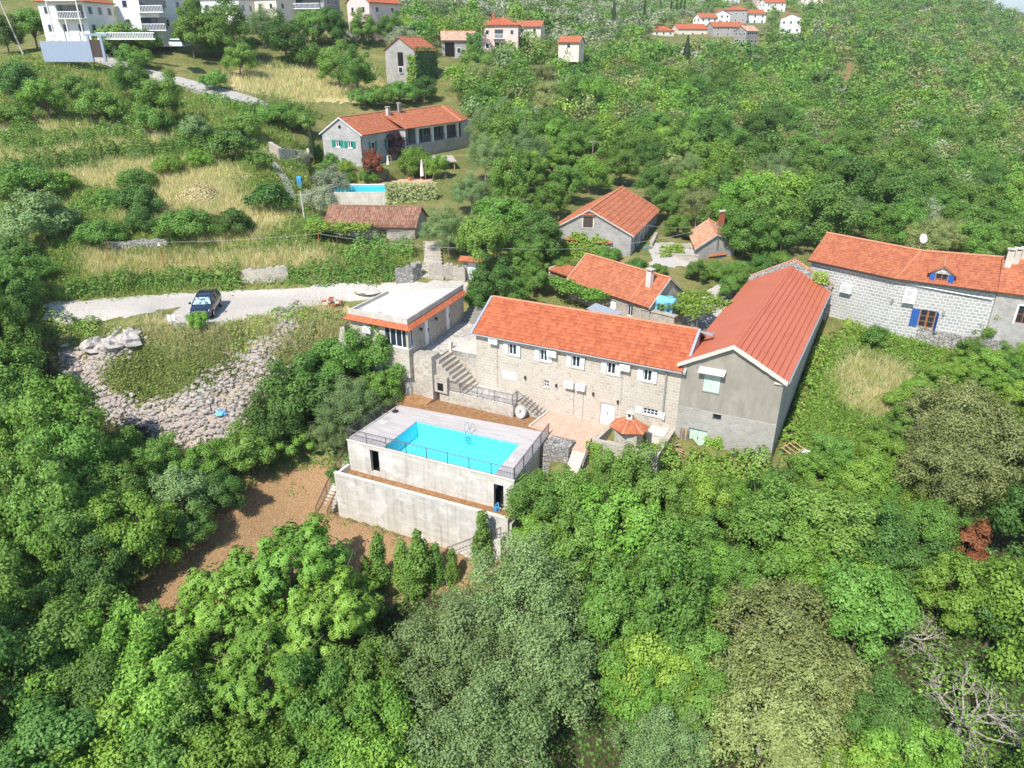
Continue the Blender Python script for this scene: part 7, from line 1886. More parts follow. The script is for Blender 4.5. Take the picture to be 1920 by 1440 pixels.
# ---- single trees and bushes with a look or a place of their own
at('grey', 985, 1120, 118, 'big grey green feathery tree in front of the retaining wall')
at('grey', 870, 1230, 125, 'big grey green feathery tree left of dark hollow')
at('grey', 1010, 1270, 125, 'big grey green feathery tree directly left of the dark hollow')
at('grey', 900, 1390, 135, 'grey green feathery tree at bottom edge of photo centre')
at('grey', 1240, 1400, 90, 'smaller grey green tree at bottom edge right of dark hollow')
at('twig', 1460, 1200, 125, 'large olive brown twiggy tree in lower right woods'); at('twig', 1440, 1340, 135, 'large olive brown twiggy tree at bottom right of centre'); at('twig', 1540, 1290, 100, 'olive brown twiggy tree left of the bare tree')
at('twig', 1790, 800, 100, 'upper broad olive brown twiggy tree on the right slope'); at('twig', 1850, 850, 115, 'broad olive brown twiggy tree at right edge below meadow'); at('twig', 1770, 880, 95, 'lower broad olive brown twiggy tree below the dry meadow')
at('walnut', 545, 1070, 105, 'bright walnut tree with star shaped leaf tufts overlapping the lawn', v=0); at('walnut', 440, 1140, 105, 'bright walnut tree at lower left of the brown lawn', v=1)
at('walnut', 600, 1170, 105, 'bright walnut tree right of the lower lawn behind saplings', v=0); at('walnut', 490, 1260, 115, 'lowest bright walnut tree below the lawn', v=1); at('walnut', 665, 1130, 55, 'small walnut tree among the saplings', v=0)
at('rust', 1817, 1030, 36, 'rust red dead leaved tree in the right woods')
at('bare', 1810, 1330, 115, 'bare grey branched dying tree at bottom right corner', v=0); at('bare', 1700, 1175, 80, 'half bare tree with pale branches above the dying tree', v=1)
for k, (x, a, b, lb) in enumerate(((648, 1008, 1118, 'leftmost young columnar laurel at lawn edge'), (716, 988, 1100, 'tall young columnar laurel second from left at lawn edge'), (757, 1003, 1105, 'short young columnar laurel in middle of the sapling row'), (792, 980, 1115, 'tallest young columnar laurel in sapling row'), (818, 1008, 1100, 'slim young columnar laurel right of the tallest sapling'), (906, 950, 1060, 'young columnar laurel standing alone before the retaining wall stair'))):
    col_at('laurel', x, a, b, lb, 'laurel_tree', fat=1.0)
at('shrub', 925, 1010, 28, 'bush at right foot of retaining wall'); at('broad', 372, 600, 18, 'small fig bush standing before the parked car', name='fig_bush', cat='shrub')
at('shrub', 665, 880, 18, 'green shrub on the ledge between pool doorway and wall', name='shrub', cat='shrub'); at('shrub', 630, 895, 16, 'green weed overhanging left end of the retaining wall', name='shrub', cat='shrub')
at('cream', 0, 0, 1, '') if False else None
at('mid', 1012, 945, 62, 'bright tree overlapping right end of the retaining wall'); at('broad', 1000, 1015, 48, 'lower bright tree at the right end of retaining wall'); at('mid', 1080, 930, 55, 'tree below the terracotta patio stair')
for x, a, b, lb in ((690, 1035, 1110, 'small columnar laurel between leftmost and second sapling'), (772, 1030, 1120, 'small columnar laurel in front of the short sapling'), (848, 1020, 1095, 'low columnar laurel near wall foot')): col_at('laurel', x, a, b, lb, 'laurel_tree')
# cluster left of the pool
for sp, x, y, r, lb in (('mid', 700, 670, 58, 'bright laurel tree in front of annex corner'), ('mid', 640, 690, 58, 'laurel tree left of annex corner'), ('dark', 560, 740, 72, 'dark feathery conifer like tree on the rubble edge'), ('dark', 520, 790, 60, 'dark conifer like tree above the brown lawn'), ('grey', 655, 765, 62, 'grey green tree beside the left pool railing'), ('grey', 625, 810, 42, 'small grey green tree by pool stair'), ('fig', 545, 832, 48, 'bright fig tree at upper edge of the lawn'), ('mid', 470, 850, 50, 'mid green tree left of fig tree'), ('dark', 600, 720, 55, 'dark tree between the laurel trees and conifer'), ('mid', 715, 730, 40, 'laurel tree hanging over the big stone wall'), ('cream', 340, 925, 52, 'round pale topped tree at left of the lawn')):
    if sp == 'cream':
        proto('cream', 98, 'leaf_grey', 2.6, 2.9, 3.2, 34, .30, 9000, .11)
    at(sp, x, y, r, lb)
for sp, x, y, r, lb in (('mid', 300, 870, 48, 'mid green tree at the foot of rubble slope'), ('broad', 395, 870, 44, 'bright tree between rubble slope and pale topped tree'), ('dark', 420, 930, 40, 'dark tree at left upper edge of the lawn'), ('mid', 230, 850, 46, 'tree under left part of the rubble'), ('dark', 360, 990, 42, 'dark tree overhanging left edge of lawn')):
    at(sp, x, y, r, lb)
# trees round the villa and the houses
for sp, x, y, r, lb in (('purple', 734, 275, 26, 'dark purple leaved plum tree in front of the villa'), ('broad', 775, 305, 30, 'bright round tree between plum tree and reed pergola'), ('rust', 702, 312, 20, 'reddish shrub beside the villa corner'), ('yellowshrub', 650, 318, 16, 'yellow green shrub by the green villa door'), ('shrub', 606, 325, 15, 'shrub beside leftmost closed parasol'), ('yellowshrub', 640, 336, 10, 'low yellow shrub behind second lounger'), ('shrub', 700, 338, 10, 'low clipped shrub between two right loungers'), ('broad', 820, 312, 22, 'small bright tree at the end of the villa porch stair'), ('shrub', 622, 308, 18, 'rounded shrub left of villa door'), ('shrub', 660, 335, 13, 'clipped shrub behind the middle sun loungers'), ('shrub', 682, 335, 12, 'second clipped shrub behind the middle sun loungers'), ('olive', 620, 345, 36, 'silvery olive tree covering left end of the villa pool'), ('olive', 600, 375, 34, 'silvery olive tree left of the old barn'), ('dark', 925, 530, 44, 'dark fig like tree behind the annex'), ('dark', 900, 560, 30, 'low dark tree over the annex steps'), ('mid', 960, 545, 34, 'dark green tree behind left end of the long roof'), ('dark', 1010, 450, 44, 'dark tree left of the ivy clad house'), ('mid', 985, 490, 36, 'tree between fig like tree and ivy clad house'),
                        ('mid', 1850, 605, 42, 'round dark green tree before the jointed stone house'), ('shrub', 1640, 640, 26, 'round bush in front of the low grey stone wall'), ('mid', 1900, 625, 34, 'tree at right edge before the house end'), ('yellowshrub', 1665, 592, 8, 'tiny yellow green bush against white jointed wall')):
    nm = 'shrub' if 'shrub' in sp or 'bush' in lb or 'shrub' in lb else 'tree'
    at(sp, x, y, r, lb, None, nm, nm)
col_at('cypress', 588, 240, 305, 'slim dark cypress at left corner of the villa', fat=.8)
for x, a, b, Y, lb in ((1284, 78, 138, None, 'tall cypress in woods below the village'), (1400, 82, 122, None, 'cypress in front of the roofless village ruin'), (1626, 62, 92, None, 'cypress near the sandy trail'), (1505, 160, 192, None, 'slim dark cypress in the middle of the far woods'), (1640, 205, 232, None, 'short cypress in the right far woods'), (1208, 0, 28, 330, 'leftmost cypress of the row at top edge'), (1238, 0, 16, 420, 'second cypress of the row at top edge'), (1258, 0, 18, 420, 'third cypress of the row at top edge'), (1268, 0, 19, 420, 'fourth cypress of the row at top edge'), (1276, 0, 17, 420, 'fifth cypress of the row at top edge'), (1283, 0, 18, 420, 'sixth cypress of the row at top edge'), (1150, 5, 40, 330, 'cypress beside the tiny brick house at top')):
    col_at('cypress', x, a, b, lb, Y=Y, fat=1.1 if Y is None else .9, group='cypresses in the far woods')

for sp, x, y, r, lb in (('mid', 1005, 520, 30, 'bush left of the narrow plank shed'), ('midbush', 1035, 468, 26, 'bush between the shed and ivy clad house'), ('midbush', 1055, 500, 20, 'bush behind left end of low orange roof'), ('midbush', 1140, 482, 22, 'low bush in front of the ivy clad house'), ('darkbush', 1195, 505, 22, 'bush under right corner of the ivy clad house'), ('midbush', 1235, 510, 17, 'bush behind chimney of the low house'), ('mid', 1030, 378, 36, 'tree against left eave of ivy clad house'), ('mid', 1062, 345, 36, 'tree directly behind left roof slope of ivy clad house'), ('broad', 1105, 325, 36, 'bright tree behind the ivy clad house ridge'), ('mid', 1165, 312, 34, 'tree behind top of ivy clad house roof'), ('dark', 1225, 345, 34, 'dark tree right behind ivy clad house roof'), ('mid', 1255, 385, 30, 'tree between ivy clad house and small hut'), ('midbush', 1345, 512, 24, 'left bush of green bank below small hut'), ('midbush', 1385, 510, 26, 'middle bush of green bank below small hut'), ('darkbush', 1425, 505, 26, 'right bush of green bank below small hut'), ('midbush', 1460, 490, 22, 'bush beside old gable of the red roofed barn'), ('mid', 1432, 458, 28, 'tree right of small stone hut'), ('dark', 1470, 440, 34, 'dark tree left of jointed stone house roof')):
    nm = 'bush' if 'bush' in lb.split() else 'tree'
    at(sp, x, y, r, lb, None, nm, nm)

# ---- left hillside bushes (points read in a 2.526x enlargement of the upper left of the photo)
q7 = .3958
LH = [('dark', 90, 400, 105, 'dark round bush at far left below the lane head'), ('mid', 150, 130, 95, 'tree at far left under the balcony house'), ('dark', 20, 170, 75, 'dark tree at the left edge by leaning pole'), ('mid', 380, 440, 90, 'broad green bush above slab steps'), ('mid', 480, 520, 110, 'round bush in the middle of the slab steps'), ('broad', 215, 480, 95, 'light green tree left of slab steps'), ('mid', 50, 560, 85, 'bush at left edge under slab steps'), ('mid', 640, 385, 95, 'big loose tree hiding the lane bend'), ('mid', 760, 480, 105, 'second big loose tree hiding the lane bend'), ('mid', 560, 210, 105, 'bush mass below white balustrade house'), ('dark', 700, 210, 70, 'dark bush right of balustrade house bushes'), ('mid', 640, 290, 80, 'bush at the lane below balustrade house'),
      ('mid', 720, 580, 85, 'bush at right end of slab steps'), ('grey', 930, 620, 75, 'grey green bush right of slab steps'), ('mid', 1150, 610, 95, 'bush group left of curved terrace wall'), ('darkshrub', 1110, 700, 95, 'dark bush at right end of long hedge'), ('shrub', 1230, 770, 55, 'bush beside garden path left of villa pool'), ('broad', 800, 790, 70, 'light round bush in the dry grass under the long hedge'), ('broad', 945, 770, 62, 'second light round bush in dry grass under the long hedge'), ('broad', 300, 880, 70, 'light upright bush on left terrace'), ('mid', 640, 860, 75, 'loose bush above hay heap'), ('mid', 120, 880, 130, 'large bush at left edge of terraces'), ('grey', 200, 1060, 165, 'very large blue green bush on left terraces'), ('dark', 660, 970, 105, 'dark bush left of hay heap'), ('dark', 665, 1060, 70, 'dark low bush under hay heap'), ('mid', 520, 950, 60, 'bush between blue green bush and dark bush'), ('mid', 890, 1090, 115, 'big round bush below the hay heap'), ('dark', 1110, 1070, 88, 'dark green bush left of old barn terrace'), ('mid', 480, 1120, 95, 'olive tinted bush above the dry stone wall'), ('darkshrub', 1270, 950, 90, 'ivy mound left of olive trees'), ('broad', 1500, 1080, 60, 'light green vine bush left of old barn'),
      ('mid', 1050, 150, 120, 'tree right of white house with canopy'), ('dark', 1350, 190, 100, 'dark tree below grey three storey house'), ('mid', 900, 160, 105, 'tree right of balustrade house'), ('mid', 1130, 280, 75, 'tree at upper end of dry terrace'), ('dark', 1020, 230, 70, 'dark bush above the lane'), ('mid', 1690, 350, 100, 'tree left of first ruin'), ('mid', 1600, 320, 90, 'tree left of the first ruin beside dry terrace'), ('grey', 1250, 130, 90, 'silver green tree in front of cream house'), ('mid', 1480, 130, 80, 'tree under grey three storey house'), ('dark', 1570, 140, 75, 'dark tree between grey house and pink house'), ('mid', 1450, 280, 75, 'bush above upper dry terrace'), ('mid', 1010, 395, 62, 'bush beside lane in dry grass'), ('mid', 1300, 560, 75, 'bush between lane end and villa'), ('mid', 1420, 590, 70, 'bush left of villa roof'), ('mid', 1380, 540, 60, 'bush in a gap behind villa roof'), ('darkshrub', 1180, 230, 60, 'low dark bush at upper dry terrace'), ('mid', 60, 1330, 130, 'tall dark tree at left edge above the gravel track'), ('dark', 60, 1220, 110, 'dark bush at left edge over track'), ('dark', 50, 1420, 110, 'dark tree at the left end of the gravel track'), ('mid', 180, 1290, 80, 'bush at left end of the lower hedge'), ('olive', 1430, 740, 40, 'olive bush by garden path'), ('shrub', 1500, 730, 40, 'shrub left of leftmost parasol'), ('yellowshrub', 700, 860, 45, 'yellow green shrub above hay heap'), ('mid', 950, 60, 70, 'tree under the white house with canopy'), ('mid', 1710, 140, 70, 'tree left below pink gabled house'), ('mid', 1850, 140, 60, 'tree in front of the pink gabled house'), ('mid', 470, 70, 60, 'tree between the two white houses'), ('mid', 1890, 450, 75, 'bush at foot of the first ruin'), ('dark', 2010, 440, 70, 'dark bush in front of ruin ivy'), ('mid', 1800, 470, 70, 'bush left of ruin foot behind villa'), ('mid', 1730, 480, 60, 'bush behind the villa ridge'), ('mid', 300, 250, 60, 'bush below the blue grey boundary wall')]
for sp, x, y, r, lb in LH:
    nm = 'tree' if 'tree' in lb.split() else 'bush'
    sp = sp + 'bush' if sp in ('mid', 'dark', 'broad', 'grey') and nm == 'bush' else sp
    at(sp, x * q7, y * q7, r * q7, lb, None, nm, nm)

# ---- woods: scatter by photo outline, the largest as trees of their own, the far rest as one mass
class Zn: pass
ZONES = [  # name, outline, world radius range, species weights, where
 ('lower left woods', [(-30, 700), (60, 680), (105, 790), (200, 860), (330, 885), (415, 900), (390, 950), (310, 1010), (215, 1070), (190, 1120), (240, 1200), (330, 1230), (380, 1330), (420, 1460), (-30, 1460)], (2.3, 3.5), (('mid', 4), ('broad', 4), ('dark', 2)), 0),
 ('woods at bottom centre', [(420, 1340), (560, 1290), (660, 1230), (740, 1240), (770, 1330), (780, 1460), (400, 1460)], (2.2, 3.2), (('broad', 6), ('mid', 3)), 0),
 ('lower right woods', [(985, 935), (1090, 920), (1230, 905), (1330, 930), (1480, 950), (1600, 970), (1700, 990), (1940, 960), (1940, 1460), (1130, 1460), (1170, 1330), (1190, 1220), (1110, 1130), (1030, 1040)], (2.0, 3.2), (('mid', 4), ('broad', 4), ('dark', 2), ('yellow', 1)), 0),
 ('left slope woods', [(-20, 480), (60, 500), (70, 640), (30, 700), (-20, 700)], (2.0, 3.0), (('mid', 2), ('dark', 2)), 0),
 ('woods beside villa', [(840, 430), (850, 370), (880, 325), (925, 270), (970, 265), (1010, 330), (1010, 420), (960, 500), (880, 475), (845, 470)], (2.5, 3.4), (('mid', 3), ('grey', 2), ('twig', 1)), 0),
 ('hillside woods', [(905, 250), (880, 180), (840, 165), (900, 112), (1000, 80), (1060, 100), (1200, 88), (1250, 84), (1400, 88), (1460, 72), (1540, 30), (1620, 14), (1740, -12), (1940, -6), (1940, 480), (1880, 478), (1720, 440), (1570, 420), (1500, 460), (1440, 500), (1395, 470), (1385, 410), (1320, 390), (1240, 395), (1235, 350), (1160, 320), (1090, 345), (1030, 400), (970, 320)], (2.5, 4.2), (('mid', 14), ('broad', 5), ('dark', 3), ('twig', 4), ('grey', 3), ('olive', 1), ('yellow', 1)), 1),
 ('top woods', [(700, 60), (730, 25), (760, -20), (1480, -20), (1400, 8), (1310, 25), (1232, 45), (1215, 70), (1060, 92), (975, 50), (905, 42), (890, 66), (820, 72), (740, 78)], (2.5, 4.0), (('mid', 6), ('olive', 6), ('broad', 2), ('grey', 3)), 1),
 ('woods round village', [(1390, 20), (1500, 0), (1760, -10), (1750, 10), (1540, 34), (1465, 76), (1420, 60), (1395, 45)], (2.5, 4.0), (('mid', 6), ('broad', 2), ('grey', 2)), 1),
 ('thicket on the right slope', [(1560, 820), (1640, 830), (1700, 720), (1760, 690), (1800, 650), (1940, 660), (1940, 780), (1800, 740), (1690, 880), (1640, 960), (1480, 950), (1480, 900)], (1.0, 1.9), (('mid', 4), ('broad', 3), ('yellow', 2)), 0),
 ('thicket below barn', [(1130, 880), (1200, 900), (1280, 905), (1420, 915), (1500, 905), (1480, 960), (1300, 940), (1120, 930)], (1.0, 1.7), (('mid', 3), ('broad', 4)), 0),
 ('hedge behind courtyard', [(1290, 505), (1360, 505), (1440, 500), (1500, 485), (1420, 530), (1370, 545), (1320, 520)], (1.1, 1.7), (('mid', 3), ('dark', 2), ('yellow', 1)), 0),
 ('bushes behind ivy house', [(1240, 400), (1280, 400), (1290, 440), (1240, 440)], (1.5, 2.2), (('mid', 3),), 0),
]
EXC = [(895, 40, 975, 108), (636, -10, 722, 72), (726, 80, 800, 150), (818, 66, 892, 108), (1232, 42, 1400, 90), (1305, 20, 1440, 62), (1450, 22, 1505, 72), (1418, 0, 1480, 26), (1390, 70, 1430, 100), (1355, -20, 1400, 10), (1495, -20, 1560, 14), (1578, -10, 1612, 8), (1010, 340, 1250, 500), (1275, 400, 1390, 492), (1562, 105, 1605, 185), (965, 52, 1015, 76), (1045, 78, 1085, 98), (1690, -10, 1712, 6)]
cands = []
for zi, (zname, poly, rr_, spw, far) in enumerate(ZONES):
    pa = np.array(poly); x0, y0 = pa.min(0); x1, y1 = pa.max(0)
    n_ = int(min(60000, (x1 - x0) * (y1 - y0) / (26 if far else 60)))
    X_ = RG.uniform(x0, x1, n_); Y_ = RG.uniform(y0, y1, n_)
    if far: # more candidates towards the top where trees are small
        X2 = RG.uniform(x0, x1, n_); Y2 = y0 + (y1 - y0) * RG.uniform(0, 1, n_) ** 2.4; X_ = np.r_[X_, X2]; Y_ = np.r_[Y_, Y2]
    ok = pip(X_, Y_, poly)
    for (a, b, c_, d) in EXC: ok &= ~((X_ > a) & (X_ < c_) & (Y_ > b) & (Y_ < d))
    X_, Y_ = X_[ok], Y_[ok]
    Rw = RG.uniform(*rr_, len(X_))
    # stand them: the crown centre is what shows at the point
    H = hit_many(X_, Y_)
    for _ in range(2):
        dep = H[:, 1] * _c - (H[:, 2] - CAMH) * _s
        H = hit_many(X_, np.minimum(Y_ + FPX * Rw * 1.05 / np.maximum(dep, 5), 1900))
    dep = H[:, 1] * _c - (H[:, 2] - CAMH) * _s
    rpx = Rw * FPX / dep
    cell = {}; order = RG.permutation(len(X_))
    for (x_, y_, r_) in PLACED + [(1090, 1270, 60), (1812, 1330, 150), (1817, 1030, 50)]:
        ok_ = (X_ - x_) ** 2 + (Y_ - y_) ** 2 > (r_ * .95 + rpx * .35) ** 2
        order = order[ok_[order]]
    k0 = 1.12 if not far else .84
    for i in order:
        if dep[i] > 900: continue
        r = rpx[i]; g = max(6.0, 90.0)
        cx_, cy2 = int(X_[i] // 60), int(Y_[i] // 60); bad = False
        for ax in (-1, 0, 1):
            for ay in (-1, 0, 1):
                for (x_, y_, r_) in cell.get((cx_ + ax, cy2 + ay), ()):
                    if (x_ - X_[i]) ** 2 + ((y_ - Y_[i]) * 1.25) ** 2 < (k0 * (r + r_) * .5) ** 2: bad = True; break
                if bad: break
            if bad: break
        if bad: continue
        cell.setdefault((cx_, cy2), []).append((X_[i], Y_[i], r))
        sp = [s_ for s_, w_ in spw for _ in range(w_)]; sp = sp[int(RG.integers(0, len(sp)))]
        cands.append((rpx[i], zi, sp, H[i, 0], H[i, 1], H[i, 2], Rw[i], X_[i], Y_[i]))
cands.sort(key=lambda a: -a[0])
n_single = 300 - sum(1 for o in C.objects if o.parent is None and o.get('category') == 'tree')
KIND = {'mid': 'mid green rounded tree', 'broad': 'bright green rounded tree', 'dark': 'dark green dense tree', 'grey': 'grey green feathery tree', 'olive': 'silvery olive tree', 'twig': 'olive brown twiggy tree', 'yellow': 'yellow green tree'}
print('trees', len(cands), 'singles', n_single)
far_list = []
small = 0
for k, (r, zi, sp, X, Y, z, Rw, px, py) in enumerate(cands):
    zname = ZONES[zi][0]
    if zname.startswith(('thicket', 'hedge', 'bushes')):
        plant(sp, X, Y, z - .2 * Rw, Rw / PROTO[sp][0][2], KIND[sp].replace('tree', 'bush') + ' in the ' + zname, 'bushes, ' + zname, 'bush', 'bush'); continue
    if n_single > 0:
        n_single -= 1
        plant(sp, X, Y, z, Rw / PROTO[sp][0][2], KIND[sp] + ' growing in the ' + zname, KIND[sp] + 's, ' + zname, zs=RG.uniform(.85, 1.4) if ZONES[zi][4] == 0 else RG.uniform(.9, 1.15))
    else: far_list.append((sp, X, Y, z, Rw))
# far woods in one mesh per the rest
def lod(seed, nl, npuff, ls):
    rng = np.random.default_rng(seed); V, F, t_, C_ = puff_crown(rng, 1.0, .95, 1.1, npuff, .38, nl, ls, low=-.35); return V, t_
LOD1 = [lod(300 + k, 760, 22, .08) for k in range(4)]; LOD2 = [lod(310 + k, 260, 14, .135) for k in range(4)]
FMAT = ['leaf_mid', 'leaf_bright', 'leaf_dark', 'leaf_twig', 'leaf_olive', 'leaf_yellow', 'leaf_grey']
SPM = {'mid': 0, 'broad': 1, 'dark': 2, 'twig': 3, 'olive': 4, 'yellow': 5, 'grey': 6}
VV, TT, RR, MM = [], [], [], []
for (sp, X, Y, z, Rw) in far_list:
    L_ = LOD1 if Y < 230 else LOD2; V, t_ = L_[int(RG.integers(0, 4))]
    a = RG.uniform(0, 6.28); ca, sa = math.cos(a), math.sin(a)
    W = np.stack([V[:, 0] * ca - V[:, 1] * sa, V[:, 0] * sa + V[:, 1] * ca, V[:, 2] * RG.uniform(.9, 1.15)], 1) * Rw + np.array((X, Y, z))
    VV.append(W); TT.append(t_); RR.append(np.full(len(t_), RG.uniform())); MM.append(np.full(len(t_), SPM[sp]))
VV = np.concatenate(VV); TT = np.concatenate(TT); RR = np.concatenate(RR); MM = np.concatenate(MM)
me = np_mesh('far_woods', VV, np.arange(len(VV)).reshape(-1, 4), [M[x] for x in FMAT], fattrs={'tint': TT, 'rnd': RR}, mi=MM)
o = bpy.data.objects.new('far_woods', me); C.objects.link(o); tag(o, 'far wooded hillside behind the houses', 'woods', kind='stuff')

# ---- hedges, ivy, vines
def hedge(label, pts, h_, wd, mat, dens=70, ls=.12, name='hedge', cat='hedge', seed=1):
    rng = np.random.default_rng(seed); P_ = np.array([hit(*p) for p in pts]); d = np.r_[0, np.cumsum(np.linalg.norm(np.diff(P_[:, :2], axis=0), axis=1))]
    n = int(d[-1] * dens * (h_ + wd)); u = rng.uniform(0, d[-1], n)
    x = np.interp(u, d, P_[:, 0]); y = np.interp(u, d, P_[:, 1])
    a = rng.uniform(0, math.pi, n); lump = 1 + .22 * np.sin(u * 1.1 + seed) + .16 * np.sin(u * 2.7 + 2 * seed) + .1 * np.sin(u * 6.1); rr = rng.uniform(.25, 1, n) ** .35 * lump
    off = np.cos(a) * rr * wd; up = np.sin(a) * rr * h_
    tx = np.gradient(P_[:, 0]).mean(); ty = np.gradient(P_[:, 1]).mean(); L = math.hypot(tx, ty); nx_, ny_ = -ty / L, tx / L
    X = x + nx_ * off; Y = y + ny_ * off; Z = gz(X, Y) + up
    N = np.stack([nx_ * np.cos(a), ny_ * np.cos(a), np.sin(a) + .2], 1)
    V, F = leaves(np.stack([X, Y, Z], 1), N, np.full(n, ls), rng)
    me = np_mesh(name, V, F, M[mat], fattrs={'tint': np.clip(rng.normal(.5, .2, n) + .12 * np.sin(u * 1.7), 0, 1)})
    o = bpy.data.objects.new(name, me); C.objects.link(o); tag(o, label, cat); return o
Q = lambda *p: [(a * q7, b * q7) for a, b in p]
hedge('long dark hedge along the upper grass terrace', Q((60, 730), (200, 705), (340, 680), (500, 660), (690, 655)), 2.2, 1.3, 'leaf_mid', 90, seed=1)
hedge('long dark hedge along the middle grass terrace', Q((0, 850), (180, 810), (400, 770), (560, 740), (760, 740), (1000, 715)), 2.5, 1.5, 'leaf_mid', 90, seed=2)
hedge('third hedge line on left terraces under middle hedge', Q((0, 690), (90, 640), (200, 640)), 1.8, 1.2, 'leaf_mid', 80, seed=15)
hedge('hedge line under the lane on left slope', Q((960, 470), (1150, 530), (1300, 560)), 1.6, 1.2, 'leaf_mid', 70, seed=16)
hedge('low hedge along dry terrace under the hay heap', Q((330, 1010), (480, 985), (560, 1000)), 1.6, 1.2, 'leaf_mid', 80, seed=17)
hedge('left part of the ivy hedge along gravel track', Q((330, 1400), (480, 1390), (660, 1360), (900, 1345), (1150, 1340)), 2.0, .9, 'leaf_mid', seed=3)
hedge('right part of the ivy hedge along gravel track', Q((1370, 1330), (1500, 1325), (1700, 1320), (1880, 1310)), 2.0, 1.1, 'leaf_mid', seed=4)
hedge('high ivy bank below the old barn', Q((1640, 1230), (1760, 1215), (1900, 1205), (1960, 1215)), 2.2, 1.2, 'leaf_mid', seed=5)
hedge('dark hedge above the upper dry terrace', Q((1480, 205), (1650, 200), (1780, 205)), 1.6, 1.0, 'leaf_dark', 50, .16, seed=6)
hedge('green hedge bank behind the villa terrace', Q((1130, 560), (1300, 520), (1500, 545)), 1.6, 1.4, 'leaf_mid', 50, .14, seed=7)
hedge('low scrub edge along the grey jointed house wall', [(1590, 600), (1600, 640), (1640, 650), (1700, 672), (1850, 695)], .35, .8, 'leaf_yellow', seed=8)
hedge('green weeds along the foot of barn wall', [(1290, 870), (1370, 880), (1440, 872)], 1.3, .9, 'leaf_bright', 90, seed=9)
hedge('ivy and weeds in front of the low barbecue wall', [(1130, 885), (1190, 890), (1270, 885)], 1.9, 1.2, 'leaf_bright', 90, seed=10)
hedge('band of weeds at dark foot of the barn side wall', [(1475, 840), (1510, 740), (1545, 640)], .7, .8, 'leaf_bright', 60, seed=12)
hedge('strip of scrub on bank above the rubble slope', [(430, 640), (500, 600), (560, 590), (640, 600)], .7, 1.2, 'leaf_yellow', 45, seed=13)
hedge('scrub edge left of the gravel parking', [(80, 605), (140, 612), (190, 620)], 1.2, .9, 'leaf_mid', 60, seed=14)
def leaf_patch(label, pts_fn, n, mat, ls, name, cat, seed=1, group=None):
    rng = np.random.default_rng(seed); P, N = pts_fn(rng, n)
    V, F = leaves(P, N, np.full(len(P), ls), rng); me = np_mesh(name, V, F, M[mat], fattrs={'tint': np.clip(rng.normal(.5, .22, len(P)), 0, 1)})
    o = bpy.data.objects.new(name, me); C.objects.link(o); tag(o, label, cat, group); return o
def wall_ivy(fr, s0, s1, z0, z1, t=0.0, thick=.25, seed=1, shape=None):
    def fn(rng, n):
        s_ = rng.uniform(s0, s1, n * 2); z = rng.uniform(z0, z1, n * 2)
        e = np.sin(s_ * 2.1 + seed) * .25 + np.sin(s_ * 5.3 + seed * 2) * .15 + np.sin(z * 3.1) * .12
        f = shape((s_ - s0) / (s1 - s0), (z - z0) / (z1 - z0)) if shape is not None else 1 - (z - z0) / (z1 - z0)
        ok = f + e > rng.uniform(0, .35, n * 2); s_, z = s_[ok][:n], z[ok][:n]
        tt = t - rng.uniform(0, 1, len(s_)) ** 2 * thick
        P = np.array([fr(a, b, c_) for a, b, c_ in zip(s_, tt, z)]); nn = -np.array([*fr.n, -.35]); return P, np.tile(nn, (len(P), 1))
    return fn
leaf_patch('ivy climbing the front of the grey gabled house', wall_ivy(F3, .2, 7.6, 6.4, 9.9, .28, .35, 1, lambda u, v: .9 - v * 1.1 + .5 * np.exp(-((u - .55) / .16) ** 2) + .55 * np.exp(-((u - .08) / .1) ** 2)), 3400, 'leaf_yellow', .13, 'ivy', 'ivy', 1)
frs = side_frame(fru, 3.3, 0, 'right')
leaf_patch('dark ivy covering right side of the first ruin', wall_ivy(frs, -.3, 10, zr0 - 4, zr0 + 6.8, 0, .7, 2, lambda u, v: .8 - .2 * v), 3200, 'leaf_dark', .22, 'ivy', 'ivy', 2)
leaf_patch('bright ivy spilling over front corner of first ruin', wall_ivy(fru, 0.6, 3.6, zr0 - 3, zr0 + 5.4, 0, .6, 3, lambda u, v: u * 1.1 - v * .5), 1100, 'leaf_bright', .2, 'ivy', 'ivy', 3)
leaf_patch('dark ivy column on right end of the second ruin', wall_ivy(fru2, 1.8, 5.2, zr2 - 3.5, zr2 + 5.6, -.1, 1.0, 4, lambda u, v: .6 - .3 * v + .4 * u), 1900, 'leaf_dark', .22, 'ivy', 'ivy', 4)
leaf_patch('ivy hanging on left corner of low barbecue wall', wall_ivy(FH, 5.2, 6.5, -2.4, .75, -4.52, .3, 5, lambda u, v: 1.1 - .3 * v), 1000, 'leaf_bright', .09, 'ivy', 'ivy', 5)
frr_ = Fr(FH(10.92, -4.1, 0)[:2], -26.88 + 90, -26.88 + 180)
leaf_patch('dry ivy on right side of the low barbecue wall', wall_ivy(frr_, 0, 4, -1.2, .8, 0, .4, 6, lambda u, v: 1.0 - .3 * v), 1100, 'leaf_twig', .09, 'ivy', 'ivy', 6)
leaf_patch('climber growing up beside the mint barn door', wall_ivy(FB, 2.3, 4.2, -.9, 1.6, -.05, .5, 7, lambda u, v: .9 - v - .8 * np.abs(u - .25)), 700, 'leaf_bright', .10, 'climbing_plant', 'climber', 7)
leaf_patch('variegated cream ivy covering right end of the villa terrace wall', wall_ivy(Fr(FQ(Lq + .2, -.2, 0)[:2], 0), -.2, 6.8, 7.2, 12.0, 0, 1.1, 8, lambda u, v: 1.0 + 0 * u), 4000, 'leaf_cream', .15, 'ivy', 'ivy', 8)
leaf_patch('weed tuft on old gable behind the red barn roof', wall_ivy(Fr(FB(6.4, bl_ + .2, 0)[:2], -26), -.6, .9, 7.3, 8.6, 0, .5, 9, lambda u, v: 1.0 - .7 * v), 260, 'leaf_yellow', .11, 'weed', 'weed', 9)
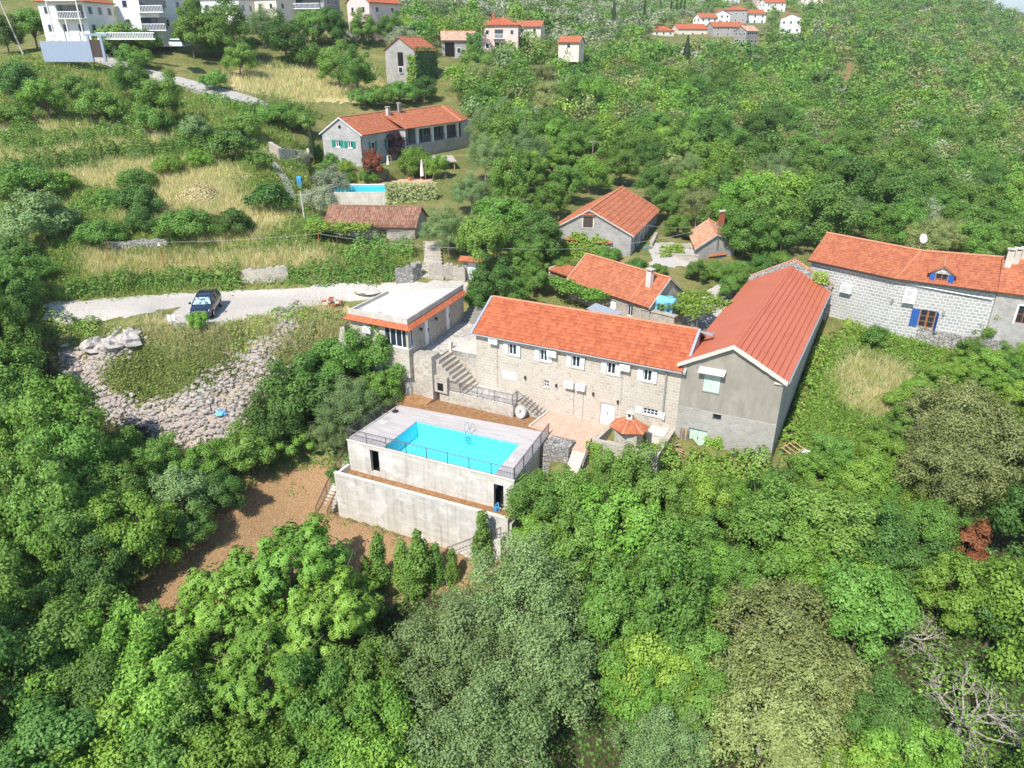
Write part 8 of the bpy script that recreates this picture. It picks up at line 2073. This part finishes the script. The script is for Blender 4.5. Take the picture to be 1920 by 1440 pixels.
leaf_patch('dark vine on the big stone wall by the laurel tree', wall_ivy(FH, -16.2, -13.2, .2, 4.1, -1.97, .5, 10, lambda u, v: .7 * v + .3 - u * .6), 1300, 'leaf_mid', .11, 'vine', 'vine', 10)
def slab_leaves(fr, s0, s1, t0, t1, z, seed, dz=.35):
    def fn(rng, n):
        s_ = rng.uniform(s0, s1, n); t_ = rng.uniform(t0, t1, n); e = np.sin(s_ * 1.7 + seed) * np.sin(t_ * 2.3) * .25
        ed = np.minimum(np.minimum(s_ - s0, s1 - s_), np.minimum(t_ - t0, t1 - t_)); ok = ed + rng.uniform(-.4, .9, n) > .15
        s_, t_, e = s_[ok], t_[ok], e[ok]; P = np.array([fr(a, b, c_) for a, b, c_ in zip(s_, t_, z + e + rng.normal(0, dz * .5, len(s_)))]); return P, np.tile((0, 0, 1.), (len(P), 1))
    return fn
vp_ = lambda label, fr, s0, s1, t0, t1, z, n, sd, mat='leaf_bright', post=True: (leaf_patch(label, slab_leaves(fr, s0, s1, t0, t1, z, sd), n, mat, .15, 'grape_vine', 'vine', sd),)
vp_('bright grape vine on pergola in front of low stone house', F2, -1.5, 6.5, -2.0, .1, 6.5, 2400, 21)
vp_('bright grape vine pergola right of the low stone house gable', F2, 11.8, 16.6, .8, 6.8, 6.9, 3400, 22, 'leaf_yellow')
pv = np.array(hit(640, 466)); fpv = Fr(pv[:2], -4)
vp_('bright grape vine pergola left of the old barn door', fpv, -4.0, 3.0, .2, 3.2, pv[2] + 2.0, 2800, 23, 'leaf_yellow')
vp_('low vine between ivy clad house and small hut', F4, -4.6, -1.2, 1.0, 4.5, 7.3, 900, 24, 'leaf_yellow')
o = thing('pergola', 'rusty metal frame carrying grape vine left of old barn', 'pergola', tuple(pv)); 
for x in (-3.8, -.5, 2.8):
    for y in (.3, 3.1): m = MB(fpv); m.tube((x, y, pv[2] - .5), (x, y, pv[2] + 2.0), .05, 6); m.build('post', M['dark_wood'], o)
m = MB(fpv)
for y in (.3, 3.1): m.tube((-4, y, pv[2] + 1.95), (6.8, y, pv[2] + 1.95), .04, 5)
m.build('rail', M['dark_wood'], o)
o = thing('pergola', 'wooden posts carrying grape vine beside low stone house', 'pergola', F2(14, 3, 4.3))
for x, y in ((12.2, 1.2), (16.3, 1.2), (12.2, 6.5), (16.3, 6.5)): m = MB(F2); m.tube((x, y, 3.8), (x, y, 6.9), .06, 6); m.build('post', M['grey_wood'], o)

# ---- ground cover: rubble, undergrowth, grass
def sample_px(polys, n, excl=(), box=None):
    if polys:
        pa = np.concatenate([np.array(p, float) for p in polys]); x0, y0 = pa.min(0); x1, y1 = pa.max(0)
    else: x0, y0, x1, y1 = box
    X_ = RG.uniform(x0, x1, n); Y_ = RG.uniform(y0, y1, n); ok = zone(polys, X_, Y_) if polys else np.ones(n, bool)
    for e in excl: ok &= ~zone(e, X_, Y_)
    return X_[ok], Y_[ok]
ICO = np.array([(-1, 1.618, 0), (1, 1.618, 0), (-1, -1.618, 0), (1, -1.618, 0), (0, -1, 1.618), (0, 1, 1.618), (0, -1, -1.618), (0, 1, -1.618), (1.618, 0, -1), (1.618, 0, 1), (-1.618, 0, -1), (-1.618, 0, 1)]) / 1.9
ICF = np.array([(0, 11, 5), (0, 5, 1), (0, 1, 7), (0, 7, 10), (0, 10, 11), (1, 5, 9), (5, 11, 4), (11, 10, 2), (10, 7, 6), (7, 1, 8), (3, 9, 4), (3, 4, 2), (3, 2, 6), (3, 6, 8), (3, 8, 9), (4, 9, 5), (2, 4, 11), (6, 2, 10), (8, 6, 7), (9, 8, 1)])
def rocks(name, polys, n, s0, s1, label):
    X_, Y_ = sample_px(polys, n); X_ = X_ + RG.normal(0, 9, len(X_)); Y_ = Y_ + RG.normal(0, 6, len(Y_)); k_ = np.sin(X_ / 17 + np.sin(Y_ / 23) * 2) * np.sin(Y_ / 13 + X_ / 41) + RG.normal(0, .35, len(X_)) > -.35; X_, Y_ = X_[k_], Y_[k_]; H = hit_many(X_, Y_); k = len(H)
    s_ = (s0 + (s1 - s0) * RG.uniform(0, 1, k) ** 3)
    V = ICO[None] * (1 + RG.normal(0, .2, (k, 12, 1))) * np.stack([s_ * RG.uniform(.7, 1.5, k), s_ * RG.uniform(.7, 1.3, k), s_ * RG.uniform(.5, .9, k)], 1)[:, None]
    a = RG.uniform(0, 6.28, k)[:, None]; x = V[..., 0] * np.cos(a) - V[..., 1] * np.sin(a); y = V[..., 0] * np.sin(a) + V[..., 1] * np.cos(a)
    V = np.stack([x, y, V[..., 2]], -1) + H[:, None] + np.array((0, 0, 0.05))
    F = (ICF[None] + (np.arange(k) * 12)[:, None, None]).reshape(-1, 3)
    me = np_mesh(name, V.reshape(-1, 3), F, M['rock'], fattrs={'tint': np.repeat(RG.uniform(0, 1, k), 20)})
    o = bpy.data.objects.new(name, me); C.objects.link(o); tag(o, label, 'rubble', kind='stuff')
rocks('rubble', ROCK, 24000, .05, .30, 'pale broken stone rubble on the slope')
COMPLEX = [[(640, 545), (880, 500), (920, 540), (1320, 600), (1480, 480), (1570, 530), (1460, 880), (1280, 860), (1130, 880), (950, 1000), (840, 1040), (620, 980), (640, 820), (740, 740), (740, 660), (650, 640)], [(590, 185), (900, 185), (900, 350), (600, 390)], [(595, 380), (795, 385), (790, 460), (600, 440)]]
def clumps(name, label, px, py, nl, h_, wd, ls, mat, blade=False, tall=1.0):
    H = hit_many(px, py); k = len(H); dep = H[:, 1] * _c - (H[:, 2] - CAMH) * _s; f = np.clip(dep / 60, .8, 2.2)
    idx = np.repeat(np.arange(k), nl); n = len(idx)
    off = RG.normal(0, 1, (n, 2)) * (wd * f[idx])[:, None] * .5
    P = H[idx].copy(); P[:, :2] += off; P[:, 2] = gz(P[:, 0], P[:, 1])
    if blade:
        hh = h_ * RG.uniform(.5, 1.3, n) * f[idx] ** .5; a = RG.uniform(0, 6.28, n); lean = RG.normal(0, .35, (n, 2)) * hh[:, None]; w_ = ls * f[idx]
        V = np.empty((n, 4, 3)); sd = np.stack([np.cos(a), np.sin(a), 0 * a], 1) * w_[:, None]
        V[:, 0] = P - sd; V[:, 1] = P + sd; top = P + np.stack([lean[:, 0], lean[:, 1], hh], 1); V[:, 2] = top + sd * .25; V[:, 3] = top - sd * .25
        V = V.reshape(-1, 3); F = np.arange(4 * n).reshape(n, 4)
    else:
        P[:, 2] += RG.uniform(0, 1, n) * h_ * f[idx] * np.exp(-(off ** 2).sum(1) / (wd * f[idx]) ** 2)
        V, F = leaves(P, np.tile((0, 0, 1.), (n, 1)), ls * f[idx], RG)
    me = np_mesh(name, V, F, M[mat], fattrs={'tint': np.clip(RG.normal(.5, .25, n), 0, 1), 'rnd': np.repeat(RG.uniform(0, 1, k), nl)})
    o = bpy.data.objects.new(name, me); C.objects.link(o); tag(o, label, 'ground cover', kind='stuff')
LEFT = [[(0, 110), (120, 105), (350, 170), (520, 220), (590, 300), (600, 400), (610, 470), (780, 470), (790, 520), (540, 530), (90, 570), (0, 600)], [(430, 130), (640, 95), (730, 150), (740, 200), (600, 200), (480, 180)]]
RIGHT = [[(1480, 880), (1560, 640), (1600, 610), (1860, 690), (1940, 640), (1940, 950), (1650, 960), (1480, 930)]]
SLOPE = [[(140, 620), (400, 620), (640, 580), (660, 640), (560, 700), (470, 760), (300, 760), (150, 700)]]
x_, y_ = sample_px(LEFT, 4200, [DRY, GRAVEL, COMPLEX]); clumps('undergrowth', 'green undergrowth of terraced slope', x_, y_, 16, .6, .9, .11, 'leaf_mid')
x_, y_ = sample_px(RIGHT, 6000, [DRY, COMPLEX]); clumps('undergrowth', 'bright green weeds of the right meadow', x_, y_, 16, .55, .6, .10, 'leaf_bright')
x_, y_ = sample_px(LEFT + RIGHT + SLOPE, 42000, [GRAVEL, COMPLEX, ROCK]); clumps('grass', 'green grass tufts on the slopes', x_, y_, 9, .55, .7, .022, 'grass_blade', True)
x_, y_ = sample_px(DRY, 62000, [COMPLEX, GRAVEL, ROCK]); x_ = x_ + RG.normal(0, 13, len(x_)); y_ = y_ + RG.normal(0, 6, len(y_)); kk = ~zone(COMPLEX, x_, y_) & ~zone(GRAVEL, x_, y_); x_, y_ = x_[kk], y_[kk]; clumps('dry_grass', 'straw coloured dry grass on the terraces', x_, y_, 8, .6, .6, .022, 'straw', True)
x_, y_ = sample_px(SLOPE, 2400, [GRAVEL]); keep = RG.uniform(0, 1, len(x_)) < np.where(zone(ROCK, x_, y_), .12, .6); clumps('scrub', 'olive scrub on the rubble slope', x_[keep], y_[keep], 22, .6, .5, .10, 'leaf_twig')
x_, y_ = sample_px(None, 9000, [COMPLEX, BROWN, GRAVEL, ROCK], (0, 620, 1920, 1440)); clumps('undergrowth', 'dark undergrowth on the woodland floor', x_, y_, 9, .4, 1.2, .16, 'leaf_dark')
x_, y_ = sample_px(BROWN, 9000, []); e_ = np.abs(sd_poly(x_, y_, BROWN[0])); k_ = (e_ < 26 * RG.uniform(0, 1, len(x_))) | (RG.uniform(0, 1, len(x_)) < .02); clumps('weeds', 'green weeds creeping over the lawn edges', x_[k_], y_[k_], 10, .3, .5, .08, 'leaf_mid'); clumps('mown_grass', 'brown mown grass stubble on the lawn', x_, y_, 9, .10, .6, .014, 'straw', True)
_hh = np.array(hit(371, 372))
def _hay(rng, n):
    a = rng.uniform(0, 6.28, n); r_ = rng.uniform(0, 1, n) ** .5; P = np.stack([_hh[0] + 3.0 * r_ * np.cos(a), _hh[1] + 2.4 * r_ * np.sin(a), np.zeros(n)], 1); P[:, 2] = gz(P[:, 0], P[:, 1]) + 1.5 * (1 - r_ ** 2) + rng.normal(0, .08, n)
    return P, np.stack([np.cos(a) * r_, np.sin(a) * r_, 0 * a + .7], 1)
leaf_patch('round heap of cut hay in the dry grass', _hay, 3500, 'straw', .12, 'hay_heap', 'hay heap', 12)

# ------------------------------------------------------------------ summer haze over the whole valley
hz = MB(); hz.box(-3700, 6400, -200, 7200, -140, 330)
hm = bpy.data.materials.new('haze_air'); hm.use_nodes = True; ht = hm.node_tree
for nd in list(ht.nodes):
    if nd.type != 'OUTPUT_MATERIAL': ht.nodes.remove(nd)
pv_ = ht.nodes.new("ShaderNodeVolumePrincipled"); pv_.inputs["Color"].default_value = (.88, .92, .95, 1); pv_.inputs["Density"].default_value = HAZE; pv_.inputs["Anisotropy"].default_value = .2
ht.links.new(pv_.outputs[0], ht.nodes["Material Output"].inputs["Volume"])
if HAZE > 0:
    hz = hz.build('haze', hm); tag(hz, kind='stuff')
